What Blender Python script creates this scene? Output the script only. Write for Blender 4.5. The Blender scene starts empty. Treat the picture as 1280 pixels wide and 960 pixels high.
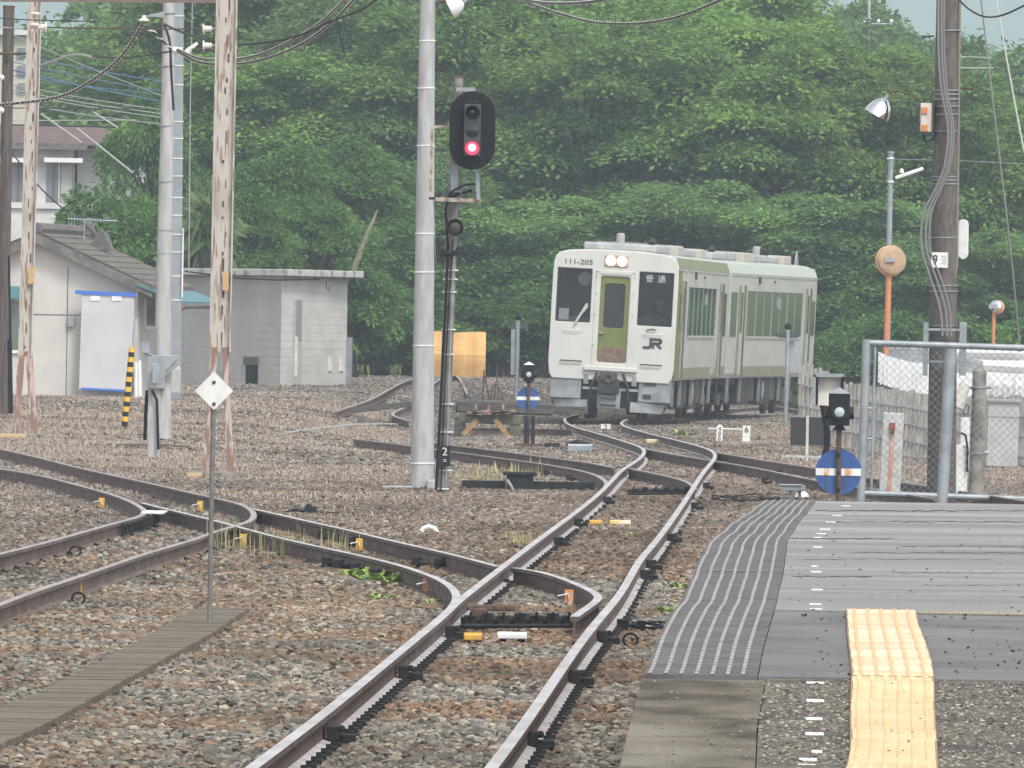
import bpy, bmesh, math, random
import numpy as np
from mathutils import Vector, Matrix, Euler
R = math.radians
S = bpy.context.scene
COL = S.collection
# ------------------------------------------------------------------ camera
F = 14900.0            # focal length in photo pixels (1280 wide)
HZ = 411.0             # horizon row at the image centre
ROLL = R(0.9)
CZ = 2.22
cd = bpy.data.cameras.new('camera'); cam = bpy.data.objects.new('camera', cd); COL.objects.link(cam)
cr, sr = math.cos(ROLL), math.sin(ROLL)
RC = Vector((cr, 0, sr)); UC = Vector((-sr, 0, cr)); FW = Vector((0, 1, 0))
CAM = Vector((0, 0, CZ))
mw = Matrix(((RC.x, UC.x, -FW.x, 0), (RC.y, UC.y, -FW.y, 0), (RC.z, UC.z, -FW.z, CZ), (0, 0, 0, 1)))
cam.matrix_world = mw
cd.sensor_width = 36; cd.lens = 36 * F / 1280; cd.shift_y = -(480 - HZ) / 1280
cd.clip_start = 1; cd.clip_end = 8000
S.camera = cam
# ------------------------------------------------------------------ light
SUN_EL, SUN_AZ = R(52), R(152)        # azimuth measured from +Y towards +X
w = bpy.data.worlds.new('World'); S.world = w; w.use_nodes = True
nt = w.node_tree; nt.nodes.clear()
out = nt.nodes.new('ShaderNodeOutputWorld'); bg = nt.nodes.new('ShaderNodeBackground')
sky = nt.nodes.new('ShaderNodeTexSky'); sky.sky_type = 'NISHITA'; sky.sun_disc = False
sky.sun_elevation = SUN_EL; sky.sun_rotation = SUN_AZ; sky.dust_density = 1.5; sky.air_density = 1.0
hsv = nt.nodes.new('ShaderNodeHueSaturation'); hsv.inputs['Saturation'].default_value = 0.16
nt.links.new(sky.outputs[0], hsv.inputs['Color']); nt.links.new(hsv.outputs[0], bg.inputs[0])
bg.inputs[1].default_value = 0.15
nt.links.new(bg.outputs[0], out.inputs[0])
sd = bpy.data.lights.new('sun', 'SUN'); sd.energy = 1.7; sd.angle = R(14); sd.color = (1, .96, .89)
so = bpy.data.objects.new('sun', sd); COL.objects.link(so)
sv = Vector((math.sin(SUN_AZ) * math.cos(SUN_EL), math.cos(SUN_AZ) * math.cos(SUN_EL), math.sin(SUN_EL)))
so.rotation_euler = sv.to_track_quat('Z', 'Y').to_euler()
S.view_settings.view_transform = 'Standard'; S.view_settings.look = 'None'
S.view_settings.exposure = 0.82; S.view_settings.gamma = 1
HAZE = 0.00038
S.cycles.volume_bounces = 1
S.cycles.transparent_max_bounces = 12

# ------------------------------------------------------------------ pixel helpers
def P(px, py, d):
    return CAM + FW * d + RC * ((px - 640) * d / F) + UC * ((HZ - py) * d / F)
def ss(x, a, b):
    t = np.clip((x - a) / (b - a), 0, 1); return t * t * (3 - 2 * t)
def XT(Y):
    return np.interp(Y, [0, 200, 250, 276, 296, 316, 340, 380], [0, 0.6, 1.5, 2.34, 3.9, 6.6, 10.5, 19])
def terr(X, Y):
    xt = XT(Y)
    left = (ss(Y, 185, 262) * .6 + ss(Y, 262, 330) * .2) * ss(xt - X, 2.5, 7)
    right = ss(Y, 228, 244) * 1.0 * ss(X - xt, 4.6, 6.6)
    back = ss(Y, 346, 372) * .9 + np.clip(Y - 366, 0, 140) * .035 + np.clip(Y - 506, 0, 3000) * .01
    return np.maximum(left, right) + back * ss(Y, 340, 372)
def G(px, py, h=0.0):
    d = 120.0
    for _ in range(60):
        p = P(px, py, d); zt = float(terr(p.x, p.y)) + h
        s = (CZ - p.z) / d
        if s < 1e-4: s = 1e-4
        d = .5 * d + .5 * min((CZ - zt) / s, 900)
    p = P(px, py, d); return Vector((p.x, p.y, float(terr(p.x, p.y)) + h))
def zp(Y):     # platform surface height
    b = np.interp(Y, [38, 41.4, 43.9, 44.05, 51, 60, 70, 79.5], [.66, .716, .93, .936, 1.0, 1.0, 1.045, 1.09])
    u = .0035 * np.sin(Y * 1.15) + .003 * np.sin(Y * 2.3 + 1)
    return b + u * ss(Y, 46, 54)
def GP(px, py, dz=0.0):
    d = 60.0
    for _ in range(80):
        p = P(px, py, d); s = (CZ - p.z) / d
        d = .6 * d + .4 * min(max((CZ - float(zp(d))) / s, 35), 85)
    p = P(px, py, d); return Vector((p.x, p.y, float(zp(p.y)) + dz))
def spline(pts, n=8):
    pts = [Vector(p) for p in pts]; q = [2 * pts[0] - pts[1]] + pts + [2 * pts[-1] - pts[-2]]; o = []
    for i in range(1, len(q) - 2):
        a, b, c, e = q[i - 1:i + 3]
        for k in range(n):
            t = k / n
            o.append(.5 * ((2 * b) + (c - a) * t + (2 * a - 5 * b + 4 * c - e) * t * t + (3 * b - a - 3 * c + e) * t ** 3))
    o.append(pts[-1]); return o

# ------------------------------------------------------------------ materials
MATS = {}
def mat(name, c1, c2=None, scale=6, rough=.75, metal=0, bump=0, stretch=(1, 1, 1), lo=.4, hi=.6, c3=None, emis=None, es=0, island=0, detail=6, s3=.8):
    if name in MATS: return MATS[name]
    m = bpy.data.materials.new(name); m.use_nodes = True; MATS[name] = m
    t = m.node_tree; N, L = t.nodes, t.links
    b = N['Principled BSDF']; b.inputs['Roughness'].default_value = rough; b.inputs['Metallic'].default_value = metal
    if rough > .7: b.inputs['Specular IOR Level'].default_value = .3
    col = (*c1, 1)
    if emis: b.inputs['Emission Color'].default_value = (*emis, 1); b.inputs['Emission Strength'].default_value = es
    if c2 is None and not island and not bump: b.inputs['Base Color'].default_value = col; return m
    tc = N.new('ShaderNodeTexCoord'); mp = N.new('ShaderNodeMapping'); mp.inputs['Scale'].default_value = stretch
    L.new(tc.outputs['Object'], mp.inputs[0])
    no = N.new('ShaderNodeTexNoise'); no.inputs['Scale'].default_value = scale; no.inputs['Detail'].default_value = detail
    L.new(mp.outputs[0], no.inputs['Vector'])
    src = None
    if c2 is not None:
        cr_ = N.new('ShaderNodeValToRGB'); e = cr_.color_ramp.elements
        e[0].position = lo; e[0].color = col; e[1].position = hi; e[1].color = (*c2, 1)
        L.new(no.outputs[0], cr_.inputs[0]); src = cr_.outputs[0]
        if c3 is not None:
            n3 = N.new('ShaderNodeTexNoise'); n3.inputs['Scale'].default_value = scale * s3 * .35; n3.inputs['Detail'].default_value = 5
            L.new(tc.outputs['Object'], n3.inputs['Vector'])
            r3 = N.new('ShaderNodeValToRGB'); r3.color_ramp.elements[0].position = .5; r3.color_ramp.elements[1].position = .68
            L.new(n3.outputs[0], r3.inputs[0])
            mx = N.new('ShaderNodeMix'); mx.data_type = 'RGBA'; L.new(r3.outputs[0], mx.inputs[0]); L.new(src, mx.inputs[6]); mx.inputs[7].default_value = (*c3, 1)
            src = mx.outputs[2]
    if island:
        g = N.new('ShaderNodeNewGeometry'); h = N.new('ShaderNodeHueSaturation')
        mr = N.new('ShaderNodeMapRange'); mr.inputs[3].default_value = 1 - island; mr.inputs[4].default_value = 1 + island
        L.new(g.outputs['Random Per Island'], mr.inputs[0]); L.new(mr.outputs[0], h.inputs['Value'])
        if src: L.new(src, h.inputs['Color'])
        else: h.inputs['Color'].default_value = col
        src = h.outputs[0]
    if src: L.new(src, b.inputs['Base Color'])
    else: b.inputs['Base Color'].default_value = col
    if bump:
        bp = N.new('ShaderNodeBump'); bp.inputs['Strength'].default_value = bump; bp.inputs['Distance'].default_value = .02
        L.new(no.outputs[0], bp.inputs['Height']); L.new(bp.outputs[0], b.inputs['Normal'])
    return m
def foliage(name, c1, c2, c3):
    if name in MATS: return MATS[name]
    m = mat(name, c1, c2, scale=.35, rough=.6, lo=.38, hi=.62, c3=c3, island=.4)
    t = m.node_tree; b = t.nodes['Principled BSDF']; b.inputs['Specular IOR Level'].default_value = .25
    src = b.inputs['Base Color'].links[0].from_socket
    tr = t.nodes.new('ShaderNodeBsdfTranslucent'); mx = t.nodes.new('ShaderNodeMixShader'); mx.inputs[0].default_value = .42
    oi = t.nodes.new('ShaderNodeObjectInfo'); h = t.nodes.new('ShaderNodeHueSaturation')
    mr = t.nodes.new('ShaderNodeMapRange'); mr.inputs[3].default_value = .75; mr.inputs[4].default_value = 1.25
    t.links.new(oi.outputs['Random'], mr.inputs[0]); t.links.new(mr.outputs[0], h.inputs['Value']); t.links.new(src, h.inputs['Color'])
    t.links.new(h.outputs[0], b.inputs['Base Color']); t.links.new(h.outputs[0], tr.inputs[0])
    t.links.new(b.outputs[0], mx.inputs[1]); t.links.new(tr.outputs[0], mx.inputs[2])
    t.links.new(mx.outputs[0], t.nodes['Material Output'].inputs[0]); return m
def glass(name, c, alpha):
    if name in MATS: return MATS[name]
    m = bpy.data.materials.new(name); m.use_nodes = True; MATS[name] = m; t = m.node_tree
    b = t.nodes['Principled BSDF']; b.inputs['Base Color'].default_value = (*c, 1); b.inputs['Roughness'].default_value = .08
    tr = t.nodes.new('ShaderNodeBsdfTransparent'); mx = t.nodes.new('ShaderNodeMixShader'); mx.inputs[0].default_value = alpha
    t.links.new(tr.outputs[0], mx.inputs[1]); t.links.new(b.outputs[0], mx.inputs[2]); t.links.new(mx.outputs[0], t.nodes['Material Output'].inputs[0]); return m

concrete = mat('concrete', (.42, .425, .42), (.34, .345, .34), 3, .85, bump=.3, stretch=(4, 4, .8))
concrete_dark = mat('dark_concrete', (.15, .135, .12), (.10, .092, .085), 4, .9, bump=.4, stretch=(3, 3, 1))
old_conc = mat('old_concrete', (.24, .23, .21), (.14, .13, .115), 5, .9, bump=.4)
galv = mat('galvanised_steel', (.33, .36, .38), (.25, .28, .30), 5, .5, metal=.3)
white = mat('white_paint', (.75, .75, .73), (.62, .62, .60), 4, .55)
whitemark = mat('white_mark', (.8, .8, .78), (.6, .6, .58), 30, .7)
black = mat('black_paint', (.010, .011, .012), (.022, .022, .024), 12, .75)
blackm = mat('black_matt', (.006, .006, .008), None, rough=.8)
rust_d = mat('rusty_steel', (.13, .075, .05), (.06, .04, .032), 25, .8, bump=.2)
rust_rail = mat('rail_rust', (.17, .115, .098), (.10, .072, .062), 8, .75, bump=.15, stretch=(1, .3, 1))
foot_m = mat('dusty_rail_foot', (.46, .44, .44), (.30, .27, .26), 6, .6)
rail_top = mat('polished_rail_top', (.50, .47, .46), (.36, .33, .32), 5, .4, metal=.2, stretch=(1, .2, 1))
rail_top_dull = mat('dull_rail_top', (.36, .31, .30), (.26, .21, .2), 5, .5, metal=.15, stretch=(1, .2, 1))
rustpaint = mat('peeling_cream_paint', (.48, .445, .405), (.26, .19, .15), 3.2, .8, bump=.3, stretch=(9, 9, .8), lo=.54, hi=.60, c3=(.36, .31, .27))
rustleg = mat('rusted_leg_paint', (.46, .39, .34), (.24, .15, .115), 4, .85, bump=.3, stretch=(4, 4, .8), lo=.42, hi=.52)
yellow = mat('yellow_paint', (.62, .36, .04), (.48, .28, .06), 12, .6)
orange = mat('orange_paint', (.60, .21, .08), (.50, .19, .09), 6, .55)
blue = mat('blue_enamel', (.025, .085, .28), (.02, .065, .22), 8, .45)
rustspot = mat('rust_stain', (.55, .2, .06), (.68, .55, .42), 9, .8)
cream = mat('cream_porcelain', (.68, .66, .6), None, rough=.3)
wood_old = mat('weathered_wood', (.12, .095, .08), (.06, .05, .045), 4, .9, bump=.5, stretch=(8, 8, .6))

def frm(v):
    x = v.normalized(); y = Vector((0, 1, 0)); z = x.cross(y).normalized(); y = z.cross(x).normalized()
    return Matrix((x, y, z)).transposed()
# ------------------------------------------------------------------ mesh builder
def wloc(o):
    v = Vector((0, 0, 0))
    while o: v += o.location; o = o.parent
    return v
def tag(o, label=None, cat=None, group=None, kind=None):
    if label: o['label'] = label
    if cat: o['category'] = cat
    if group: o['group'] = group
    if kind: o['kind'] = kind
    return o
class MB:
    def __init__(s): s.v = []; s.f = []; s.m = []
    def add(s, vs, fs, m=0):
        n = len(s.v); s.v += [tuple(v) for v in vs]; s.f += [tuple(i + n for i in f) for f in fs]; s.m += [m] * len(fs); return s
    def box(s, c, d, rot=None, m=0):
        hx, hy, hz = d[0] / 2, d[1] / 2, d[2] / 2
        vs = [Vector((x, y, z)) for x in (-hx, hx) for y in (-hy, hy) for z in (-hz, hz)]
        if rot is not None: vs = [rot @ v for v in vs]
        vs = [v + Vector(c) for v in vs]
        return s.add(vs, [(0, 1, 3, 2), (4, 6, 7, 5), (0, 4, 5, 1), (2, 3, 7, 6), (0, 2, 6, 4), (1, 5, 7, 3)], m)
    def tube(s, pts, r, n=8, m=0, r2=None, caps=True):
        pts = [Vector(p) for p in pts]; k = len(pts)
        if not hasattr(r, '__len__'): r = [r + ((r2 if r2 is not None else r) - r) * i / max(1, k - 1) for i in range(k)]
        vs = []; up = None
        for i, p in enumerate(pts):
            t = (pts[min(i + 1, k - 1)] - pts[max(i - 1, 0)])
            if t.length < 1e-9: t = Vector((0, 0, 1))
            t.normalize()
            if up is None: up = Vector((0, 0, 1)) if abs(t.z) < .9 else Vector((0, 1, 0))
            a = t.cross(up)
            if a.length < 1e-4: a = t.cross(Vector((1, 0, 0)))
            a.normalize(); b = a.cross(t).normalized(); up = b
            for j in range(n):
                an = 2 * math.pi * j / n; vs.append(p + (a * math.cos(an) + b * math.sin(an)) * r[i])
        fs = [(i * n + j, i * n + (j + 1) % n, (i + 1) * n + (j + 1) % n, (i + 1) * n + j) for i in range(k - 1) for j in range(n)]
        if caps: fs += [tuple(range(n - 1, -1, -1)), tuple((k - 1) * n + j for j in range(n))]
        return s.add(vs, fs, m)
    def lathe(s, c, prof, axis=(0, 0, 1), n=16, m=0):
        ax = Vector(axis).normalized(); a = ax.orthogonal().normalized(); b = ax.cross(a); c = Vector(c)
        vs = [c + ax * h + (a * math.cos(2 * math.pi * j / n) + b * math.sin(2 * math.pi * j / n)) * max(r, 1e-4) for r, h in prof for j in range(n)]
        k = len(prof)
        fs = [(i * n + j, i * n + (j + 1) % n, (i + 1) * n + (j + 1) % n, (i + 1) * n + j) for i in range(k - 1) for j in range(n)]
        fs += [tuple(range(n - 1, -1, -1)), tuple((k - 1) * n + j for j in range(n))]
        return s.add(vs, fs, m)
    def prism(s, poly, ext, m=0):
        ext = Vector(ext); p = [Vector(q) for q in poly]; n = len(p)
        return s.add(p + [q + ext for q in p], [tuple(range(n - 1, -1, -1)), tuple(range(n, 2 * n))] + [(i, (i + 1) % n, n + (i + 1) % n, n + i) for i in range(n)], m)
    def build(s, name, mats, parent=None, local=False, smooth=False, origin=None, bevel=0):
        if not isinstance(mats, (list, tuple)): mats = [mats]
        me = bpy.data.meshes.new(name)
        if parent is None:
            a = np.array(s.v); o0 = Vector(origin) if origin is not None else Vector((float((a[:, 0].min() + a[:, 0].max()) / 2), float((a[:, 1].min() + a[:, 1].max()) / 2), float(a[:, 2].min())))
        else: o0 = Vector((0, 0, 0)) if local else wloc(parent)
        me.from_pydata([tuple(Vector(v) - o0) for v in s.v], [], s.f)
        for q in mats: me.materials.append(q)
        if len(mats) > 1: me.polygons.foreach_set('material_index', s.m)
        bm = bmesh.new(); bm.from_mesh(me); bmesh.ops.recalc_face_normals(bm, faces=bm.faces); bm.to_mesh(me); bm.free()
        if smooth: me.polygons.foreach_set('use_smooth', [True] * len(me.polygons)); me.set_sharp_from_angle(angle=R(40))
        o = bpy.data.objects.new(name, me); COL.objects.link(o)
        if parent is None: o.location = o0
        else: o.parent = parent
        if bevel:
            md = o.modifiers.new('bevel', 'BEVEL'); md.width = bevel; md.segments = 2; md.limit_method = 'ANGLE'; md.angle_limit = R(40)
        return o
def thing(name, loc, label, cat, group=None, kind=None):
    o = bpy.data.objects.new(name, None); COL.objects.link(o); o.location = loc; o.empty_display_size = .1
    return tag(o, label, cat, group, kind)
def curve_mesh(name, polys, depth, bev=0):
    """filled 2D curve with holes -> list of verts/faces in XY, depth in +-Z"""
    c = bpy.data.curves.new(name, 'CURVE'); c.dimensions = '2D'; c.fill_mode = 'BOTH'; c.extrude = depth / 2; c.bevel_depth = bev; c.bevel_resolution = 1
    for p in polys:
        s = c.splines.new('POLY'); s.points.add(len(p) - 1)
        for i, q in enumerate(p): s.points[i].co = (q[0], q[1], 0, 1)
        s.use_cyclic_u = True
    return conv(name, c)
def conv(name, c):
    o = bpy.data.objects.new(name + '_tmp', c); COL.objects.link(o)
    dg = bpy.context.evaluated_depsgraph_get(); dg.update()
    me = bpy.data.meshes.new_from_object(o.evaluated_get(dg)); bpy.data.objects.remove(o)
    vs = [v.co.copy() for v in me.vertices]; fs = [tuple(p.vertices) for p in me.polygons]
    bpy.data.meshes.remove(me); return vs, fs
def text_geo(txt, size, depth=.004):
    c = bpy.data.curves.new('lettering', 'FONT'); c.body = txt; c.size = size; c.extrude = depth; c.align_x = 'CENTER'; c.align_y = 'CENTER'
    return conv('lettering', c)
def put_text(name, txt, size, loc, m, parent, rot=None, local=False, bold=0, sx=1):
    vs, fs = text_geo(txt, size); q = []
    for v in vs:
        u = Vector((v.x * sx, -v.z, v.y))
        if rot is not None: u = rot @ u
        q.append(u + Vector(loc))
    return MB().add(q, fs).build(name, m, parent, local=local)
def rrect(x0, y0, x1, y1, r, n=4):
    o = []
    for cx, cy, a in ((x1 - r, y1 - r, 0), (x0 + r, y1 - r, 90), (x0 + r, y0 + r, 180), (x1 - r, y0 + r, 270)):
        for k in range(n + 1): t = R(a + 90 * k / n); o.append((cx + r * math.cos(t), cy + r * math.sin(t)))
    return o

# ================================================================== GROUND
rng = np.random.default_rng(7)
xs = np.concatenate([-np.geomspace(900, 32, 18), np.arange(-30, 30.1, .75), np.geomspace(32, 900, 18)])
ys = np.concatenate([np.arange(-30, 50, 8), np.arange(50, 440, 1.5), np.geomspace(442, 5000, 48)])
GX, GY = np.meshgrid(xs, ys); GZ = terr(GX, GY) - .012
from mathutils import noise as mn
def fbm(x, y, s, seed=0): return mn.fractal(Vector((x * s, y * s, seed)), 1, 2, 4)
me = bpy.data.meshes.new('ground')
nx, ny = len(xs), len(ys)
vv = np.stack([GX.ravel(), GY.ravel(), GZ.ravel()], 1)
ff = [(j * nx + i, j * nx + i + 1, (j + 1) * nx + i + 1, (j + 1) * nx + i) for j in range(ny - 1) for i in range(nx - 1)]
me.from_pydata(vv.tolist(), [], ff)
def zones(X, Y):
    """grass-green, dry-grass weights"""
    xt = XT(Y)
    green = ss(Y, 343, 350)
    dl = ss(Y, 122, 172) * ss(-(X + .5 + (Y - 165) * .012), -.2, 1.2) * (1 - ss(Y, 255, 275) * .6)
    dr = ss(X - xt, 2.2, 3.2) * ss(Y, 165, 185) * (1 - green)
    return green, np.clip(np.maximum(dl, dr), 0, 1) * (1 - green)
g_, d_ = zones(GX, GY)
at = me.color_attributes.new('zone', 'FLOAT_COLOR', 'POINT')
at.data.foreach_set('color', np.stack([g_.ravel(), d_.ravel(), 0 * g_.ravel(), 1 + 0 * g_.ravel()], 1).astype(np.float32).ravel())
gm = bpy.data.materials.new('gravel_ground'); gm.use_nodes = True; t = gm.node_tree; N, L = t.nodes, t.links; b = N['Principled BSDF']; b.inputs['Roughness'].default_value = .95; b.inputs['Specular IOR Level'].default_value = .15
tc = N.new('ShaderNodeTexCoord')
def noi(sc, det=5):
    n = N.new('ShaderNodeTexNoise'); n.inputs['Scale'].default_value = sc; n.inputs['Detail'].default_value = det; L.new(tc.outputs['Object'], n.inputs['Vector']); return n.outputs[0]
def ramp(src, stops):
    r = N.new('ShaderNodeValToRGB'); e = r.color_ramp.elements
    while len(e) < len(stops): e.new(.5)
    for q, (p, c) in zip(e, stops): q.position = p; q.color = (*c, 1)
    L.new(src, r.inputs[0]); return r.outputs[0]
def mix(f, a, c):
    m = N.new('ShaderNodeMix'); m.data_type = 'RGBA'; L.new(f, m.inputs[0]); L.new(a, m.inputs[6]); L.new(c, m.inputs[7]); return m.outputs[2]
gr = ramp(noi(22), [(.3, (.05, .042, .034)), (.5, (.13, .105, .08)), (.7, (.22, .19, .15))])
gr2 = ramp(noi(14), [(.3, (.05, .05, .05)), (.5, (.12, .12, .118)), (.7, (.2, .195, .185))])
base = mix(ramp(noi(.35, 3), [(.45, (0, 0, 0)), (.58, (1, 1, 1))]), gr, gr2)
dry = ramp(noi(9), [(.3, (.20, .145, .11)), (.5, (.34, .26, .205)), (.72, (.42, .34, .27))])
grn = ramp(noi(4), [(.3, (.035, .055, .015)), (.5, (.08, .12, .03)), (.7, (.15, .17, .06))])
ca = N.new('ShaderNodeVertexColor'); ca.layer_name = 'zone'; sx = N.new('ShaderNodeSeparateColor'); L.new(ca.outputs[0], sx.inputs[0])
def modu(s, sc, amt):
    a = N.new('ShaderNodeMath'); a.operation = 'MULTIPLY_ADD'; L.new(noi(sc, 4), a.inputs[0]); a.inputs[1].default_value = amt; a.inputs[2].default_value = -amt * .5
    c = N.new('ShaderNodeMath'); c.operation = 'ADD'; c.use_clamp = True; L.new(a.outputs[0], c.inputs[0]); L.new(s, c.inputs[1])
    d = N.new('ShaderNodeMath'); d.operation = 'MULTIPLY'; d.use_clamp = True; L.new(c.outputs[0], d.inputs[0]); L.new(s, d.inputs[1]); return d.outputs[0]
x = mix(modu(sx.outputs[1], .25, 2.2), base, dry); x = mix(modu(sx.outputs[0], .4, .6), x, grn)
L.new(x, b.inputs['Base Color'])
bp = N.new('ShaderNodeBump'); bp.inputs['Strength'].default_value = .6; bp.inputs['Distance'].default_value = .03; L.new(noi(25), bp.inputs['Height']); L.new(bp.outputs[0], b.inputs['Normal'])
me.materials.append(gm); o = bpy.data.objects.new('ground', me); COL.objects.link(o); tag(o, 'gravelly railway yard ground', kind='structure')
me.polygons.foreach_set('use_smooth', [True] * len(me.polygons))

# ---- rails traced on the ground -----------------------------------------
RH = .17
def world_rail(pts, n=6):
    sp = spline([(a, b_, 0) for a, b_ in pts], n)
    w_ = [G(p.x, p.y, RH) for p in sp]
    o = [w_[0]]
    for p in w_[1:]:
        if (p - o[-1]).length > .12: o.append(p)
    # light smoothing
    for _ in range(8):
        o = [o[0]] + [(o[i - 1] + 2 * o[i] + o[i + 1]) / 4 for i in range(1, len(o) - 1)] + [o[-1]]
    return o
PROF = [(-.033, 0, 0), (.033, 0, 1), (.034, -.03, 1), (.009, -.042, 1), (.009, -.128, 1), (.064, -.143, 2), (.064, -.153, 1), (-.064, -.153, 2), (-.064, -.143, 1), (-.009, -.128, 1), (-.009, -.042, 1), (-.034, -.03, 1)]
# material of the edge from point i to i+1
EM = [0, 1, 1, 1, 2, 1, 1, 1, 2, 1, 1, 1]
def rail_mb(pts):
    mb = MB(); k = len(PROF); vs = []
    for i, p in enumerate(pts):
        t_ = (pts[min(i + 1, len(pts) - 1)] - pts[max(i - 1, 0)]); t_.z = 0; t_.normalize(); n_ = Vector((t_.y, -t_.x, 0))
        for a, z, _ in PROF: vs.append(p + n_ * a + Vector((0, 0, z)))
    fs = []; ms = []
    for i in range(len(pts) - 1):
        for j in range(k): fs.append((i * k + j, i * k + (j + 1) % k, (i + 1) * k + (j + 1) % k, (i + 1) * k + j)); ms.append(EM[j])
    mb.v = [tuple(v) for v in vs]; mb.f = fs + [tuple(range(k)), tuple((len(pts) - 1) * k + j for j in range(k))]; mb.m = ms + [1, 1]
    return mb
RAILS = {
 'main_left': [(288, 980), (314, 960), (409, 889), (494, 819), (553, 771), (572, 752), (629, 708), (675, 673), (731, 632), (757, 609), (770, 595), (778, 587), (799, 574), (806, 564), (799, 558), (778, 551), (745, 541), (718, 534), (705, 526), (709, 521), (723, 518)],
 'main_right': [(598, 980), (614, 960), (659, 900), (711, 823), (746, 777), (776, 742), (798, 702), (814, 684), (840, 650), (864, 614), (879, 590), (893, 574), (893, 566), (882, 560), (849, 551), (811, 542), (780, 533), (777, 528), (785, 523.5), (800, 521), (839, 518), (920, 511), (1000, 500)],
 'near_stock': [(540, 781), (553, 770.5), (567, 756), (571, 745), (565, 734), (550, 724), (530, 716), (500, 706), (460, 696), (400, 683), (363, 675), (320, 664), (294, 657), (256, 647), (200, 634), (178, 628)],
 'near_close': [(718, 770), (735, 758), (748, 748), (745, 742), (736, 736), (700, 721), (670, 713), (643, 709)],
 'near_out': [(622, 707), (600, 701), (557, 690), (494, 676), (437, 662), (400, 654), (369, 647), (316, 635)],
 'far_stock': [(752, 614), (757.5, 608), (758, 602), (746, 594), (722, 587), (675, 579), (631, 573), (563, 564), (514, 557), (443, 548.5)],
 'far_out': [(768, 584), (731, 577), (675, 570), (631, 564), (565, 556), (530, 551)],
 'far_close': [(868, 612), (866, 606), (849, 598), (816, 591), (787, 585)],
 'right_up': [(895, 565), (954, 575), (1015, 584), (1094, 598), (1160, 607), (1290, 627)],
 'right_low': [(806, 560), (839, 567), (882, 574), (895, 576), (954, 586), (1019, 600), (1094, 611), (1170, 623)],
 'left_outer': [(-20, 557), (0, 561), (50, 572), (100, 585), (175, 601), (240, 616), (290, 627), (310, 634), (318, 643), (312, 651), (294, 657), (266, 665), (240, 675), (180, 692), (100, 720), (50, 736), (0, 755), (-20, 762)],
 'left_inner': [(-20, 583), (0, 586), (50, 594), (100, 607), (150, 621), (175, 633), (181, 640), (173, 646), (150, 652), (100, 666), (50, 680), (0, 692), (-20, 698)],
 'back_a': [(420, 514), (467, 499), (514, 485), (530, 482)],
 'back_b': [(584, 479), (565, 488), (540, 496), (514, 506), (490, 516), (495, 521), (511, 526)],
 'back_c': [(584, 534), (640, 535), (690, 536), (716, 537)],
}
WR = {k: world_rail(v) for k, v in RAILS.items()}
for k, dz in (('near_stock', -.003), ('far_stock', -.003), ('near_close', -.004), ('far_close', -.004), ('left_outer', -.002), ('right_up', -.003), ('right_low', -.005), ('far_out', -.006), ('near_out', -.006)):
    for p in WR[k]: p.z += dz
mats_b = [rail_top, rust_rail, foot_m]; mats_d = [rail_top_dull, rust_rail, rust_d]
def rail_thing(name, label, keys, mats_, sleepers=None):
    t0 = thing(name, WR[keys[0]][0] - Vector((0, 0, RH)), label, 'railway track')
    for k in keys: rail_mb(WR[k]).build('rail', mats_, t0)
    return t0
main_t = rail_thing('railway_track', 'long main railway track with bright rail heads curving away under the train', ['main_left', 'main_right'], mats_b)
div_t = rail_thing('railway_track', 'turnout track leaving the main line to the left in the foreground', ['near_stock', 'near_close', 'near_out'], [rail_top, rust_rail, rust_d])
far_t = rail_thing('railway_track', 'rusty side track leaving the main line to the left behind the concrete pole', ['far_stock', 'far_close', 'far_out'], mats_d)
rt_t = rail_thing('railway_track', 'rusty track crossing to the right past the blue round signal', ['right_up', 'right_low'], mats_d)
lf_t = rail_thing('railway_track', 'sharply bending track at the left edge beside the diamond sign', ['left_outer', 'left_inner'], [rail_top_dull, rust_rail, rust_rail])
bk_t = rail_thing('railway_track', 'short buried rails in the gravel behind the concrete pole', ['back_a', 'back_b', 'back_c'], mats_d)
# sleepers with rail fastenings (parts of the tracks)
wood_sl = mat('sleeper_wood', (.075, .06, .05), (.035, .03, .026), 6, .9, bump=.5, stretch=(.5, 6, 6))
def interp_at(pts, Y):
    for i in range(len(pts) - 1):
        a, c = pts[i], pts[i + 1]
        if min(a.y, c.y) <= Y <= max(a.y, c.y) and abs(c.y - a.y) > 1e-6:
            return a + (c - a) * ((Y - a.y) / (c.y - a.y))
    return None
sl_mb = MB(); sl_mb.box((0, 0, -.075), (2.1, .2, .14)); sl_proto = None; nsl = 0
clip_o = None
def clip(par, x, y, z):
    global clip_o
    if clip_o is None:
        c = clip_o = MB().box((0, 0, 0), (.055, .13, .035)).box((-.012, 0, .02), (.03, .05, .02)).build('rail_clip', black, par, local=True)
    else: c = clip_o.copy(); COL.objects.link(c); c.parent = par
    c.location = Vector((x, y, z)) - wloc(par); return c
Y = 57.0
while Y < 262 and nsl < 99:
    a = interp_at(WR['main_left'], Y); c = interp_at(WR['main_right'], Y)
    if a and c:
        m_ = (a + c) / 2
        if sl_proto is None: s_ = sl_proto = sl_mb.build('sleeper', wood_sl, main_t, local=True)
        else: s_ = sl_proto.copy(); COL.objects.link(s_); s_.parent = main_t
        s_.location = Vector((m_.x, m_.y, m_.z - RH + .012)) - main_t.location; nsl += 1
        for q in (a, c):
            for sg in (-1, 1): clip(s_, q.x + sg * .092, q.y, q.z - .148)
    Y += .6 if Y < 90 else 1.2 if Y < 130 else 3
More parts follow.
